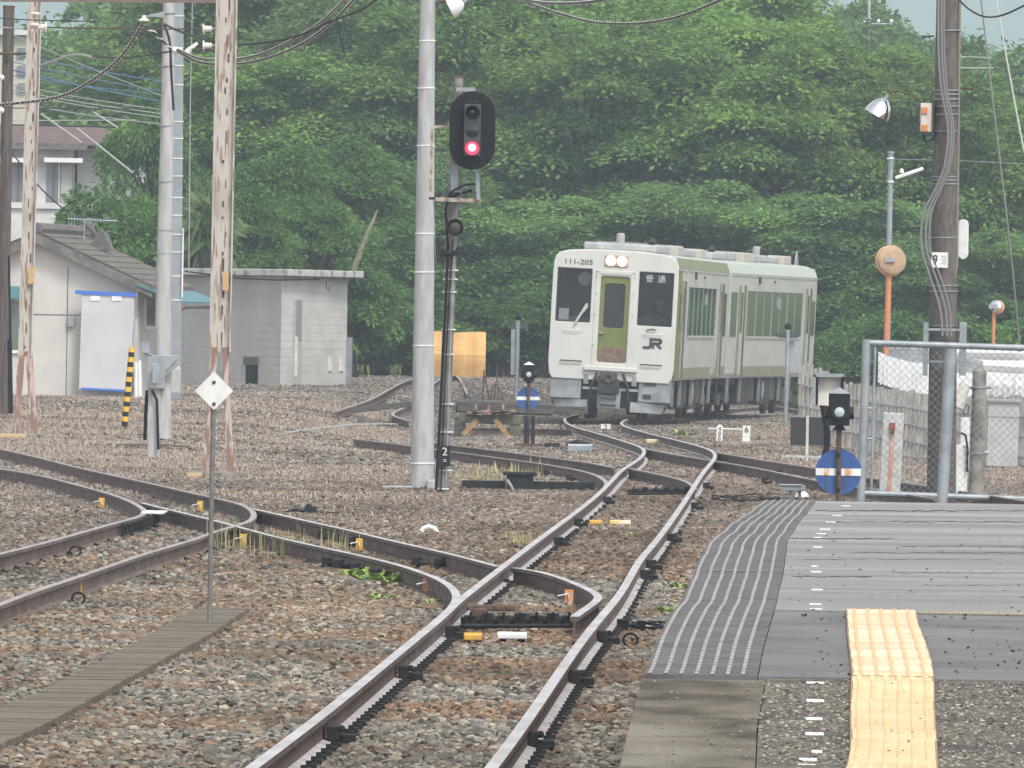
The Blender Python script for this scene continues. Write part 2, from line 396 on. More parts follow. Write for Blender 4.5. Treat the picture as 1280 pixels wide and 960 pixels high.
for k, tt in (('near_stock', div_t), ('near_out', div_t), ('left_outer', lf_t), ('left_inner', lf_t)):
    pts = WR[k]; acc = 0; nn = 0
    for i in range(1, len(pts)):
        acc += (pts[i] - pts[i - 1]).length
        if acc > 1.2 and nn < 48: acc = 0; q = pts[i]; clip(tt, q.x + .09, q.y, q.z - .148); nn += 1
# joint blocks (rail anchors) on rails, seen as dark lumps
def anchors(px_list, tt, m=black, name='joint_block', side=1):
    for px, py in px_list:
        q = G(px, py, RH); mb = MB()
        mb.box((q.x + side * .055, q.y, q.z - .095), (.07, .30, .075)); mb.box((q.x + side * .12, q.y, q.z - .125), (.11, .16, .045))
        mb.lathe((q.x + side * .1, q.y - .1, q.z - .07), [(.02, 0), (.022, .02), (.012, .03)], (0, -1, 0), 8)
        mb.build(name, m, tt, bevel=.006)
anchors([(404, 893), (494, 820), (553, 772), (652, 900), (708, 826), (744, 778), (716, 642), (690, 664), (798, 704), (832, 660), (862, 622), (805, 692), (877, 598), (640, 706), (752, 615), (786, 584)], main_t)
anchors([(400, 688), (415, 691), (435, 695), (460, 702), (512, 688), (540, 690), (612, 708)], div_t, side=1)
anchors([(395, 656), (403, 658), (411, 660), (430, 664)], div_t)
anchors([(640, 571), (676, 582), (706, 588)], far_t)
anchors([(905, 572), (926, 576), (968, 583), (1003, 592), (950, 592)], rt_t)
# yellow bond clips and cable rings
def clipthing(px, py, label, m=yellow):
    q = G(px, py + 9, 0); t0 = thing('rail_bond_clip', q, label, 'clip', 'small clips fixed to the rail webs')
    MB().box((q.x, q.y, q.z + .085), (.07, .05, .11)).box((q.x + .01, q.y - .03, q.z + .04), (.03, .03, .05)).build('clamp', m, t0, bevel=.004)
    MB().tube([(q.x - .09, q.y - .04, q.z + .09), (q.x, q.y - .045, q.z + .11), (q.x + .0, q.y - .05, q.z + .07)], .006, 6).build('bolt', whitemark, t0)
clipthing(97, 737, 'yellow clip on the lowest rail at the left edge')
clipthing(250, 632, 'yellow clip on the outer bending rail above the diamond sign pole')
clipthing(304, 676, 'yellow clip right of the sign pole near tall weeds')
clipthing(449, 682, 'yellow clip on the upper turnout rail left of centre')
clipthing(127, 628, 'dull yellow clip inside the tight bend of the inner left rail')
clipthing(534, 735, 'rust orange clip on the curved stock rail above green weeds', rustspot)
clipthing(711, 750, 'rust orange clip on the closure rail between the main rails', rustspot)
def ring(px, py, label):
    q = G(px, py, .06); pts = [q + Vector((.05 * math.cos(a), 0, .045 * math.sin(a))) for a in np.linspace(0, 2 * math.pi, 14)]
    tag(MB().tube(pts, .009, 6, caps=False).build('cable_loop', blackm), label, 'cable', 'small black cable loops beside rails')
ring(94, 689, 'small black cable loop beside the inner left rail'); ring(98, 748, 'small black cable loop under the yellow clip at left')
ring(788, 800, 'small black cable loop right of the main right rail'); ring(725, 655, 'small black cable loop inside the main left rail')

# ---- point machinery -----------------------------------------------------
def bar_between(p0, p1, z, label, name, n=7, big=.05):
    a = G(*p0, z); c = G(*p1, z); t0 = thing(name, (a + c) / 2 - Vector((0, 0, z)), label, 'point rod')
    mb = MB().tube([a, c], big * .55, 8); mb.tube([a + Vector((0, -.5, -.03)), c + Vector((0, -.5, -.03))], .018, 6); mb.build('rod', black, t0)
    mb = MB()
    for i in range(n):
        q = a.lerp(c, (i + .5) / n); mb.box(q + Vector((0, 0, 0)), (.09, .14, .10 if i % 2 else .07)); mb.tube([q + Vector((0, -.08, .0)), q + Vector((0, -.1, .06))], .012, 6)
    mb.build('coupling', black, t0, bevel=.006)
    return t0
bar_between((578, 775), (722, 775), .10, 'black point rods lying between the main rails in the foreground', 'switch_rod')
bar_between((786, 614), (866, 613), .10, 'black point rods between the rails at the far turnout', 'switch_rod', 6, .05)
q = G(598, 768, .12); tag(MB().box(q, (.12, .6, .1)).box(q + Vector((.12, 0, .05)), (.3, .25, .04)).box(q + Vector((-.05, .4, .05)), (.08, 1.2, .03)).build('lock_plate', rust_d, bevel=.01), 'grey slide plate beside the left main rail at the black rods', 'plate')
t0 = thing('rail_brush', G(175, 648), 'black bristled cover with a white top at the tight bend of the inner left rail', 'rail cover')
a_ = [G(148, 661, .10), G(172, 654, .10), G(182, 650, .11), G(196, 641, .13)]
mb = MB(); mb2 = MB()
for p_, q_ in zip(a_[:-1], a_[1:]):
    for i in range(6):
        c_ = p_.lerp(q_, i / 6) + Vector((.05, -.2, -.01)); mb.box(c_, (.035, .12, .13))
mb.tube([p_ + Vector((.05, -.2, .04)) for p_ in a_], .014, 6); mb.build('bristles', black, t0)
v_ = a_[3] - a_[2]; MB().box((a_[2] + a_[3]) / 2 + Vector((.04, -.2, .05)), (.24, 1.6, .015)).build('top_plate', white, t0)
tag(MB().tube([G(358, 541, .03), G(400, 535, .03), G(440, 531, .04), G(480, 530, .04), G(520, 531, .03)], .02, 6).build('surface_pipe', concrete), 'thin pale pipe lying across the gravel left of the thick concrete pole', 'pipe')
tag(MB().tube([G(145, 557, .02), G(190, 557, .03), G(236, 560, .02)], .04, 6).build('wood_strip', wood_old), 'thin dark strip lying on the ground at the foot of the paired poles', 'strip')
# open blade face
def lump(name, px, py, d3, m, label, cat, group=None, bev=.01, z=0):
    q = G(px, py, 0); o = MB().box((q.x, q.y, q.z + z + d3[2] / 2), d3).build(name, m, bevel=bev); return tag(o, label, cat, group)
def coverblk(px, py, w_, h_, m, label, legs=True):
    q = G(px, py, 0); t0 = thing('cover_block', q, label, 'cover block', 'painted blocks between the rails')
    pr = [(-.05, .0), (.05, 0), (.05, h_ * .75), (.03, h_), (-.03, h_), (-.05, h_ * .75)]
    mb = MB().prism([(q.x - w_ / 2, q.y + a, q.z + .03 + z) for a, z in pr], (w_, 0, 0)); mb.build('cover', m, t0, bevel=.008)
    mb = MB()
    for k in (-.3, .3): mb.box((q.x + k * w_, q.y + .02, q.z + .015), (.05, .06, .05))
    mb.build('foot', blackm, t0)
coverblk(591, 806, .13, .055, yellow, 'small yellow block lying left of the white block')
coverblk(640, 804, .21, .05, white, 'white block lying between the main rails in the foreground')
coverblk(745, 659, .15, .05, yellow, 'yellow pointed block between the main rails further back')
coverblk(775, 659, .24, .05, mat('yellow_white', (.7, .42, .08), (.75, .7, .6), 6, .6), 'yellow and white block right of the pointed yellow one')
coverblk(725, 566, .45, .13, galv, 'pale grey metal cover beside the dwarf signal with blue disc')
coverblk(818, 556, .32, .08, mat('pale_yellow', (.6, .52, .32)), 'cream block between the rails in front of the train')
# white cloth lump
def blob(name, px, py, rx, rz, m, label, cat, seed=0, ry=None):
    q = G(px, py, 0); bm = bmesh.new(); bmesh.ops.create_icosphere(bm, subdivisions=3, radius=1)
    for v in bm.verts:
        n_ = mn.noise(v.co * 2 + Vector((seed, 0, 0))) * .25; v.co *= 1 + n_; v.co = Vector((v.co.x * rx, v.co.y * (ry or rx), max(v.co.z, -.15) * rz))
    vs = [v.co + q for v in bm.verts]; fs = [tuple(v.index for v in f.verts) for f in bm.faces]; bm.free()
    return tag(MB().add(vs, fs).build(name, m, smooth=True), label, cat)
q = G(536, 667, 0); mb = MB()
mb.tube([q + Vector((-.085, 0, .0)), q + Vector((-.06, 0, .055)), q + Vector((0, 0, .075)), q + Vector((.06, 0, .055)), q + Vector((.09, 0, .0))], .028, 8); mb.box(q + Vector((.11, 0, .012)), (.05, .1, .02))
tag(mb.build('white_bracket', white, smooth=True), 'white arched cover lying on the ballast left of the main track', 'cover')
blob('stone_lump', 1002, 624, .11, .10, white, 'white lump beyond the platform tip', 'cover', 3)
# black box + cables
q = G(388, 643, 0); t0 = thing('cable_box', q, 'small black cable box in the gravel beyond the turnout', 'box')
MB().box(q + Vector((0, 0, .05)), (.14, .25, .09)).box(q + Vector((-.02, 0, .105)), (.07, .12, .03)).build('case', black, t0, bevel=.01)
MB().tube([q + Vector((-.06, 0, .03)), q + Vector((-.18, 0, .05)), q + Vector((-.32, .2, .01))], .015, 6).tube([q + Vector((.06, 0, .03)), q + Vector((.2, 0, .02)), q + Vector((.6, .8, .012))], .012, 6).build('cable', blackm, t0)
# grey bracket beyond the platform
q = G(990, 626, 0); t0 = thing('cable_stand', q, 'grey table shaped cable stand beyond the platform tip', 'stand')
MB().box(q + Vector((0, 0, .17)), (.34, .25, .07)).box(q + Vector((-.02, 0, .21)), (.3, .3, .02)).build('top', galv, t0, bevel=.008)
MB().box(q + Vector((-.02, 0, .07)), (.05, .1, .14)).box(q + Vector((.1, .05, .07)), (.04, .1, .14)).build('leg', galv, t0)
mb = MB()
for i in range(6):
    a = [G(890 + 14 * k, 619 + i * 1.3 + 1.5 * math.sin(k * 1.1 + i), .03) for k in range(7)]; mb.tube(a, .013, 6)
tag(mb.build('cable_bundle', blackm), 'bundle of black cables running to the grey stand', 'cables')
# near-right cables by the points
mb = MB()
for i in range(3):
    a = [G(775 + 14 * k, 776 + i * 5 + 2 * math.sin(k * 1.3 + i * 2) - k * (i - 1), .03) for k in range(6)]; mb.tube(a, .011, 6)
q = G(778, 781, .05); mb.box(q, (.08, .4, .08)); mb.box(q + Vector((.14, .1, 0)), (.06, .2, .06))
tag(mb.build('cable_bundle', blackm), 'black cables and fittings between the right main rail and platform', 'cables')

# motor box at the signal (long dark box)
q = G(650, 613, 0); t0 = thing('point_machine', q, 'black point machine with long side arms beside the signal pole', 'point machine')
s_ = 1 / (F / q.y)
def bx(mb, x0, y0, x1, y1, th=.25, oy=0): # pixel rect at depth of q
    a = P(x0, y1, q.y + oy); c = P(x1, y0, q.y + oy); mb.box(((a.x + c.x) / 2, q.y + oy, (a.z + c.z) / 2), (abs(c.x - a.x), th, abs(c.z - a.z))); return mb
bx(MB(), 577, 601, 632, 612).box((P(700, 607, q.y).x, q.y, P(700, 607, q.y).z), (.95, .2, .11)).build('side_arm', black, t0, bevel=.01)
bx(bx(MB(), 633, 593, 667, 614, .5), 629, 590, 671, 594, .55).build('housing', black, t0, bevel=.015)
MB().tube([P(634, 600, q.y - .3), P(638, 606, q.y - .35), P(642, 614, q.y - .35)], .02, 6).build('hose', galv, t0)

# ================================================================== PLATFORM
plat = thing("platform", (1, 60, 0), None, None, kind="structure")
def xcurve(pts):
    q = sorted([GP(a, b_) for a, b_ in pts], key=lambda v: v.y); Y_ = [v.y for v in q]; X_ = [v.x for v in q]
    s0 = (X_[1] - X_[0]) / (Y_[1] - Y_[0]); s1 = (X_[-1] - X_[-2]) / (Y_[-1] - Y_[-2])
    def f(Y):
        if Y < Y_[0]: return X_[0] + s0 * (Y - Y_[0])
        if Y > Y_[-1]: return X_[-1] + s1 * (Y - Y_[-1])
        return float(np.interp(Y, Y_, X_))
    return f
EL = xcurve([(774, 958), (786, 910), (803, 850), (809, 838), (823, 799), (854, 750), (870, 709), (885, 680), (909, 659), (952, 630)])
TR = xcurve([(948, 842), (954, 812), (967, 768), (979, 717), (984, 678), (999, 655), (1018, 631)])
SR = xcurve([(944, 958), (946, 910), (958, 848)])
TL = xcurve([(1061, 958), (1065, 937), (1064, 900), (1066, 848), (1065, 832), (1061, 800), (1059, 766)])
TRR = xcurve([(1170, 958), (1169, 930), (1167, 898), (1165, 848), (1163, 832), (1156, 809), (1147, 786), (1143, 768)])
YS = GP(1000, 849).y; YE = 79.5; YT = GP(1100, 768).y
def surf(name, fl, fr, Ys, dz, m, nx=1, skirt=0):
    mb = MB(); n = nx + 1
    for Y in Ys:
        a, c = fl(Y), fr(Y)
        for i in range(n): mb.v.append((a + (c - a) * i / nx, Y, float(zp(Y)) + dz))
    for j in range(len(Ys) - 1):
        for i in range(nx): mb.f.append((j * n + i, j * n + i + 1, (j + 1) * n + i + 1, (j + 1) * n + i)); mb.m.append(0)
    if skirt:
        nn = len(mb.v)
        for Y in Ys: mb.v.append((fl(Y), Y, float(zp(Y)) + dz - skirt))
        for j in range(len(Ys) - 1): mb.f.append((j * n, (j + 1) * n, nn + j + 1, nn + j)); mb.m.append(0)
        b0 = len(mb.v); e = len(Ys) - 1
        for jj, Y in ((0, Ys[0]), (e, Ys[-1])):
            mb.v += [(fl(Y), Y, float(zp(Y)) + dz - skirt), (fr(Y), Y, float(zp(Y)) + dz - skirt)]
        mb.f += [(0, nx, b0 + 1, b0), (e * n, e * n + nx, b0 + 3, b0 + 2)]; mb.m += [0, 0]
    return mb.build(name, m, plat, smooth=False)
RX = lambda Y: 9.0
Yn = list(np.arange(37.5, YS, .4)) + [YS]; Yf = list(np.arange(YS + .003, YE, .35)) + [YE]
asph = mat('smooth_asphalt', (.155, .150, .146), (.27, .262, .254), 1.0, .7, bump=.15, stretch=(.18, 1.5, 1), lo=.38, hi=.62, detail=9, c3=(.19, .184, .178))
asph2 = mat('patch_asphalt', (.11, .108, .106), (.17, .167, .164), 1.6, .85, bump=.3, lo=.35, hi=.65, detail=10)
asphr = mat('rough_asphalt', (.05, .045, .038), (.24, .215, .175), 40, .95, bump=1, lo=.35, hi=.7, detail=3, c3=(.06, .056, .05), s3=.12)
slabm = mat('edge_slab_concrete', (.06, .048, .037), (.135, .115, .09), 4, .9, bump=.6, lo=.38, hi=.62, detail=12, c3=(.19, .17, .14), stretch=(1, 1, 1))
surf('platform_wall', EL, RX, list(np.arange(37.5, YE + .01, .5)), -.10, old_conc, 1, 1.1)
surf('rough_asphalt', lambda Y: SR(Y) + .004, RX, Yn, 0, asphr, 12, .09)
surf('smooth_asphalt', lambda Y: TR(Y) + .003, RX, [y for y in Yf if y > YT] , .012, asph, 12, .1)
surf('patched_asphalt', lambda Y: TR(Y) + .003, RX, [YS + .003] + [y for y in Yf if YS + .1 < y < YT - .02] + [YT - .01], .008, asph2, 12, .1)
# near edge slabs: one slab per joint
ycuts = [GP(860, y).y for y in (990, 962, 944, 921, 898, 874, 849)]
for i in range(len(ycuts) - 1):
    a, c = ycuts[i] + .006, ycuts[i + 1] - .006
    surf('edge_slab', EL, SR, [a, (a + c) / 2, c], .0, slabm, 6, .12)
# ribbed edge tiles
tile = mat('dark_edge_tile', (.085, .08, .076), (.13, .123, .116), 4, .8, bump=.2)
tmark = mat('worn_white_tile', (.40, .40, .395), (.24, .24, .235), 9, .8, lo=.35, hi=.65)
cuts = [842, 810, 786, 752, 733, 717, 699, 680, 664, 650, 640, 629.5]
yc = [YS + .003] + [GP(930, y).y for y in cuts[1:-1]] + [YE]
for i in range(len(yc) - 1):
    a, c = yc[i] + (.012 if i else 0), yc[i + 1] - .012
    surf('edge_tile', EL, TR, [a] + [y for y in Yf if a + .1 < y < c - .1] + [c], .010, tile, 4, .12)
for fr in (.05, .19, .325, .46, .60, .735, .87):
    mb = MB(); Y = YS + .03; n = 0
    while Y < YE - .1:
        L_ = .26
        hw = .0075 if fr != .99 else .01
        xx = lambda y: EL(y) + (TR(y) - EL(y)) * fr
        y0, y1 = Y, Y + L_
        z0, z1 = float(zp(y0)) + .0135, float(zp(y1)) + .0135
        mb.add([(xx(y0) - hw, y0, z0), (xx(y0) + hw, y0, z0), (xx(y1) + hw, y1, z1), (xx(y1) - hw, y1, z1)], [(0, 1, 2, 3)])
        Y += .30; n += 1
    mb.build('tile_stripe', tmark, plat)
mb = MB()
for py in (717, 650):
    y0 = GP(930, py).y; a, c = EL(y0), TR(y0); z0 = float(zp(y0)) + .0145
    mb.add([(a + .01, y0, z0), (c, y0, z0), (c, y0 + .06, z0), (a + .01, y0 + .06, z0)], [(0, 1, 2, 3)])
mb.build('cross_stripe', tmark, plat)
# tactile paving
tac1 = mat('tactile_yellow', (.68, .50, .29), (.58, .41, .22), 3, .6, island=.06, lo=.35, hi=.7)
tac2 = mat('tactile_pale', (.80, .66, .45), (.66, .46, .26), 2.2, .5, island=.06, lo=.35, hi=.6)
tacd = mat('tactile_groove', (.66, .42, .22), None, rough=.7)
Y = 37.6; mb1 = MB(); mb2 = MB(); dots = MB(); bars = MB(); blk = 0; bed = MB()
tac = bpy.data.objects.new('tactile_paving', None)
def slab(mb, x0, x1, x0b, x1b, y0, y1, dz, th=.004):
    za, zb = float(zp(y0)) + dz, float(zp(y1)) + dz
    mb.add([(x0, y0, za), (x1, y0, za), (x1b, y1, zb), (x0b, y1, zb), (x0, y0, za - th), (x1, y0, za - th), (x1b, y1, zb - th), (x0b, y1, zb - th)],
           [(0, 1, 2, 3), (0, 4, 5, 1), (1, 5, 6, 2), (2, 6, 7, 3), (3, 7, 4, 0)])
while Y < YT - .1:
    near = Y + .3 < YS + .15
    L_ = .3; y1 = min(Y + L_ - .009, YT)
    jx = random.Random(blk).uniform(-.003, .003)
    a, c, a1, c1 = TL(Y) + jx, TRR(Y) + jx, TL(y1) + jx, TRR(y1) + jx
    slab(mb1 if near else mb2, a, c, a1, c1, Y, y1, .016 if near else .022)
    slab(bed, TL(Y) - .006, TRR(Y) + .006, TL(Y + L_) - .006, TRR(Y + L_) + .006, Y, min(Y + L_, YT + .02), .0125 if near else .0185, .02)
    if near:
        for i in range(6):
            for j in range(6):
                yy = Y + .03 + j * .048; xx = TL(yy) + jx + .025 + i * (TRR(yy) - TL(yy) - .05) / 5; z = float(zp(yy)) + .016
                r = .013; pts = [(xx + r * math.cos(t_), yy + r * math.sin(t_), z) for t_ in np.linspace(0, 2 * math.pi, 7)[:-1]]
                top = [(xx + .6 * r * math.cos(t_), yy + .6 * r * math.sin(t_), z + .004) for t_ in np.linspace(0, 2 * math.pi, 7)[:-1]]
                dots.add(pts + top, [(k, (k + 1) % 6, 6 + (k + 1) % 6, 6 + k) for k in range(6)] + [tuple(range(6, 12))])
    else:
        for i in range(5):
            f_ = .10 + i * .197; hw = .006
            xa = a + (c - a) * f_; xb = a1 + (c1 - a1) * f_
            slab(bars, xa - hw, xa + hw, xb - hw, xb + hw, Y, y1, .0255, .004)
    Y += .3; blk += 1
COL.objects.link(tac); tac.parent = plat; tac.location = (0, 0, 0)
# joint bedding
bed.build('bedding', mat('tile_joint', (.30, .21, .13)), tac); mb1.build('dotted_tile', tac1, tac); mb2.build('bar_tile', tac2, tac); dots.build('tile_dots', tac1, tac); bars.build('tile_grooves', tacd, tac)
# white plates in the asphalt, thin yellow line
marks = [(1019, 854, 22), (1019, 876.5, 22), (1017.5, 899, 21), (1018, 918, 23), (1021, 940, 13), (1010, 950, 22), (1008, 957.5, 22), (1021, 740.6, 14), (1019, 759, 15), (1020, 765, 15), (1018, 711, 8), (1020, 718, 13), (1022, 687, 11), (1022, 675, 9), (1026, 670, 12), (1031, 664.5, 13), (1038, 655.5, 12), (1046, 647, 12), (1057, 635, 11)]
for px, py, wd in marks:
    q = GP(px, py, 0); hw = wd * q.y / F / 2; z = .004 if py > 845 else .016; ln = .028 if py > 800 else .06
    mb = MB(); slab(mb, q.x - hw, q.x + hw, q.x - hw, q.x + hw, q.y - ln, q.y + ln, z, .004); mb.build('white_marker', whitemark, plat)
mb = MB()
for i in range(34):
    x_ = 1150 + i * 4.2; q = GP(x_, 770 + i * .07); mb.box((q.x, q.y, q.z + .016), (.008, .1, .004))
mb.build('yellow_line', mat('faded_yellow', (.5, .38, .16)), plat)

crackm = mat('crack_dark', (.045, .043, .04))
def crack(x0, x1, y, seed, w0=.03, zo=.0135):
    rg_ = random.Random(seed); mb = MB(); n = int((x1 - x0) / 7) + 2; pts = []
    for i in range(n + 1):
        q = GP(x0 + (x1 - x0) * i / n, y + rg_.uniform(-.7, .7)); pts.append((q.x, q.y, w0 * rg_.uniform(.25, 1) * (.3 if i in (0, n) else 1)))
    for (xa, ya_, wa), (xb, yb_, wb) in zip(pts[:-1], pts[1:]):
        mb.add([(xa, ya_ - wa, float(zp(ya_ - wa)) + zo), (xb, yb_ - wb, float(zp(yb_ - wb)) + zo), (xb, yb_ + wb, float(zp(yb_ + wb)) + zo), (xa, ya_ + wa, float(zp(ya_ + wa)) + zo)], [(0, 1, 2, 3)])
    mb.build('crack', crackm, plat)
for i, (a_, b_, y_, w_) in enumerate([(985, 1120, 676, .10), (1120, 1300, 686, .08), (995, 1240, 702, .05), (990, 1090, 724, .10), (1110, 1300, 719, .04), (1030, 1290, 655, .10), (1000, 1180, 744, .03), (1060, 1300, 694, .05), (1020, 1300, 641, .12), (1150, 1300, 735, .05)]): crack(a_, b_, y_, i, w_)
crack(1172, 1300, 856, 40, .018, .003); crack(960, 1060, 851.5, 41, .02, .003); crack(945, 950, 900, 43, .02, .003); crack(1170, 1215, 787, 45, .02, .0105); crack(1146, 1160, 800, 46, .03, .0105)
# boardwalk across the tracks, lower left
t0_l = [(-14, 900), (0, 896), (37, 882), (110, 845), (197, 797), (248, 768)]; t0_r = [(-14, 951), (0, 944), (55, 919), (160, 859), (261, 804), (312, 768)]
def yx(pts):
    q = sorted([G(a, b_) for a, b_ in pts], key=lambda v: v.y)
    return lambda Y: float(np.interp(Y, [v.y for v in q], [v.x for v in q])), q[0].y, q[-1].y
fl, ya, yb = yx(t0_l); frr, ya2, yb2 = yx(t0_r)
mb = MB(); Y = max(ya, ya2) - 2; Y = 60.5; rr = random.Random(4); yend = yb
sl = (fl(80) - fl(70)) / 10
while Y < yend:
    wd = .24; y1 = Y + wd - .012
    for zz, (u0, u1) in ((.03 + rr.uniform(-.003, .004), (0, 1)),):
        ex = rr.uniform(-.005, .005)
        def XL(y): return fl(y) if y > ya else fl(ya) + sl * (y - ya)
        def XR(y): return frr(y) if y > ya2 else frr(ya2) + sl * (y - ya2)
        x0, x1_ = XL(Y) + ex, XR(Y) + ex
        mb.box(((x0 + x1_) / 2, (Y + y1) / 2, zz), (x1_ - x0, y1 - Y, .05))
    Y += wd
tag(mb.build('boardwalk', mat('grey_boards', (.175, .145, .112), (.12, .10, .08), 4, .9, bump=.4, stretch=(1, 8, 1), island=.12, lo=.35, hi=.65)), 'weathered plank walkway beside the foreground ballast at lower left', 'walkway')

# ================================================================== BALLAST (loose stones)
def stone_system(name, pts, cols, scl, label):
    me = bpy.data.meshes.new(name); me.vertices.add(len(pts)); me.vertices.foreach_set('co', pts.astype(np.float32).ravel())
    a = me.attributes.new('scl', 'FLOAT_VECTOR', 'POINT'); a.data.foreach_set('vector', scl.astype(np.float32).ravel())
    a = me.attributes.new('col', 'FLOAT_COLOR', 'POINT'); a.data.foreach_set('color', np.concatenate([cols, np.ones((len(cols), 1))], 1).astype(np.float32).ravel())
    o = bpy.data.objects.new(name, me); COL.objects.link(o); tag(o, label, kind='stuff')
    ng = bpy.data.node_groups.new(name, 'GeometryNodeTree')
    ng.interface.new_socket('Geometry', in_out='INPUT', socket_type='NodeSocketGeometry'); ng.interface.new_socket('Geometry', in_out='OUTPUT', socket_type='NodeSocketGeometry')
    N, L = ng.nodes, ng.links; gi = N.new('NodeGroupInput'); go = N.new('NodeGroupOutput')
    mp = N.new('GeometryNodeMeshToPoints'); L.new(gi.outputs[0], mp.inputs[0])
    gin = N.new('GeometryNodeGeometryToInstance')
    for i in range(5):
        ic = N.new('GeometryNodeMeshIcoSphere'); ic.inputs['Radius'].default_value = 1; ic.inputs['Subdivisions'].default_value = 2 if i < 2 else 1
        sp = N.new('GeometryNodeSetPosition'); no = N.new('ShaderNodeTexNoise'); no.noise_dimensions = '4D'; no.inputs['W'].default_value = i * 7.3; no.inputs['Scale'].default_value = .9
        sb = N.new('ShaderNodeVectorMath'); sb.operation = 'SUBTRACT'; sb.inputs[1].default_value = (.5, .5, .5)
        sc = N.new('ShaderNodeVectorMath'); sc.operation = 'SCALE'; sc.inputs[3].default_value = 1.9
        L.new(no.outputs['Color'], sb.inputs[0]); L.new(sb.outputs[0], sc.inputs[0]); L.new(sc.outputs[0], sp.inputs['Offset']); L.new(ic.outputs[0], sp.inputs[0])
        L.new(sp.outputs[0], gin.inputs[0])
    iop = N.new('GeometryNodeInstanceOnPoints'); L.new(mp.outputs[0], iop.inputs['Points']); L.new(gin.outputs[0], iop.inputs['Instance'])
    iop.inputs['Pick Instance'].default_value = True
    rv = N.new('FunctionNodeRandomValue'); rv.data_type = 'FLOAT_VECTOR'; rv.inputs[0].default_value = (-.5, -.5, 0); rv.inputs[1].default_value = (.5, .5, 6.28)
    L.new(rv.outputs[0], iop.inputs['Rotation'])
    na = N.new('GeometryNodeInputNamedAttribute'); na.data_type = 'FLOAT_VECTOR'; na.inputs[0].default_value = 'scl'; L.new(na.outputs[0], iop.inputs['Scale'])
    sm = N.new('GeometryNodeSetMaterial'); sm.inputs['Material'].default_value = stone_m; L.new(iop.outputs[0], sm.inputs[0]); L.new(sm.outputs[0], go.inputs[0])
    md = o.modifiers.new('scatter', 'NODES'); md.node_group = ng
    return o
stone_m = bpy.data.materials.new('ballast_stone'); stone_m.use_nodes = True; t = stone_m.node_tree; b = t.nodes['Principled BSDF']; b.inputs['Roughness'].default_value = .9; b.inputs['Specular IOR Level'].default_value = .25
a = t.nodes.new('ShaderNodeAttribute'); a.attribute_type = 'INSTANCER'; a.attribute_name = 'col'
no = t.nodes.new('ShaderNodeTexNoise'); no.inputs['Scale'].default_value = 2.5; no.inputs['Detail'].default_value = 4; tc = t.nodes.new('ShaderNodeTexCoord'); t.links.new(tc.outputs['Object'], no.inputs['Vector'])
mr = t.nodes.new('ShaderNodeMapRange'); mr.inputs[3].default_value = .6; mr.inputs[4].default_value = 1.4; t.links.new(no.outputs[0], mr.inputs[0])
h = t.nodes.new('ShaderNodeHueSaturation'); t.links.new(a.outputs['Color'], h.inputs['Color']); t.links.new(mr.outputs[0], h.inputs['Value']); t.links.new(h.outputs[0], b.inputs['Base Color'])
rgp = np.random.default_rng(77)
def grit(n, x0, x1, y0, y1, smin, smax, dz, label, br):
    q = [GP(rgp.uniform(x0, x1), rgp.uniform(y0, y1)) for _ in range(n)]; pts = np.array([(v.x, v.y, v.z + dz) for v in q]); sz = smin + (smax - smin) * rgp.random(n) ** 2.5
    c = np.array([[.2, .18, .15], [.12, .11, .1], [.3, .27, .22], [.05, .045, .04]])[rgp.integers(0, 4, n)] * br
    stone_system('grit', pts, c, sz[:, None] * np.array([[1, 1, .5]]) * .5, label)
# near/far colour zones through cheap value noise
def vnoise(X, Y, s, seed):
    r = np.random.default_rng(seed).random((256, 256)); x = X * s; y = Y * s
    xi, yi = np.floor(x).astype(int), np.floor(y).astype(int); fx, fy = x - xi, y - yi; fx = fx * fx * (3 - 2 * fx); fy = fy * fy * (3 - 2 * fy)
    g = lambda i, j: r[(xi + i) % 256, (yi + j) % 256]
    return g(0, 0) * (1 - fx) * (1 - fy) + g(1, 0) * fx * (1 - fy) + g(0, 1) * (1 - fx) * fy + g(1, 1) * fx * fy
PAL = np.array([[.19, .187, .175], [.27, .26, .24], [.13, .128, .125], [.21, .17, .125], [.27, .22, .165], [.175, .115, .078], [.235, .15, .10], [.36, .33, .28], [.06, .052, .046], [.31, .29, .26]])
W_GREY = np.array([6, 5, 5, .7, .4, .3, .2, .6, 1.5, 1.2]); W_BROWN = np.array([.8, .8, .5, 4, 3.5, 3.8, 2.2, 1.2, 1.5, .9]); W_RUST = np.array([.2, .2, .1, 1.5, 1.5, 5, 8, .3, 1.6, .2])
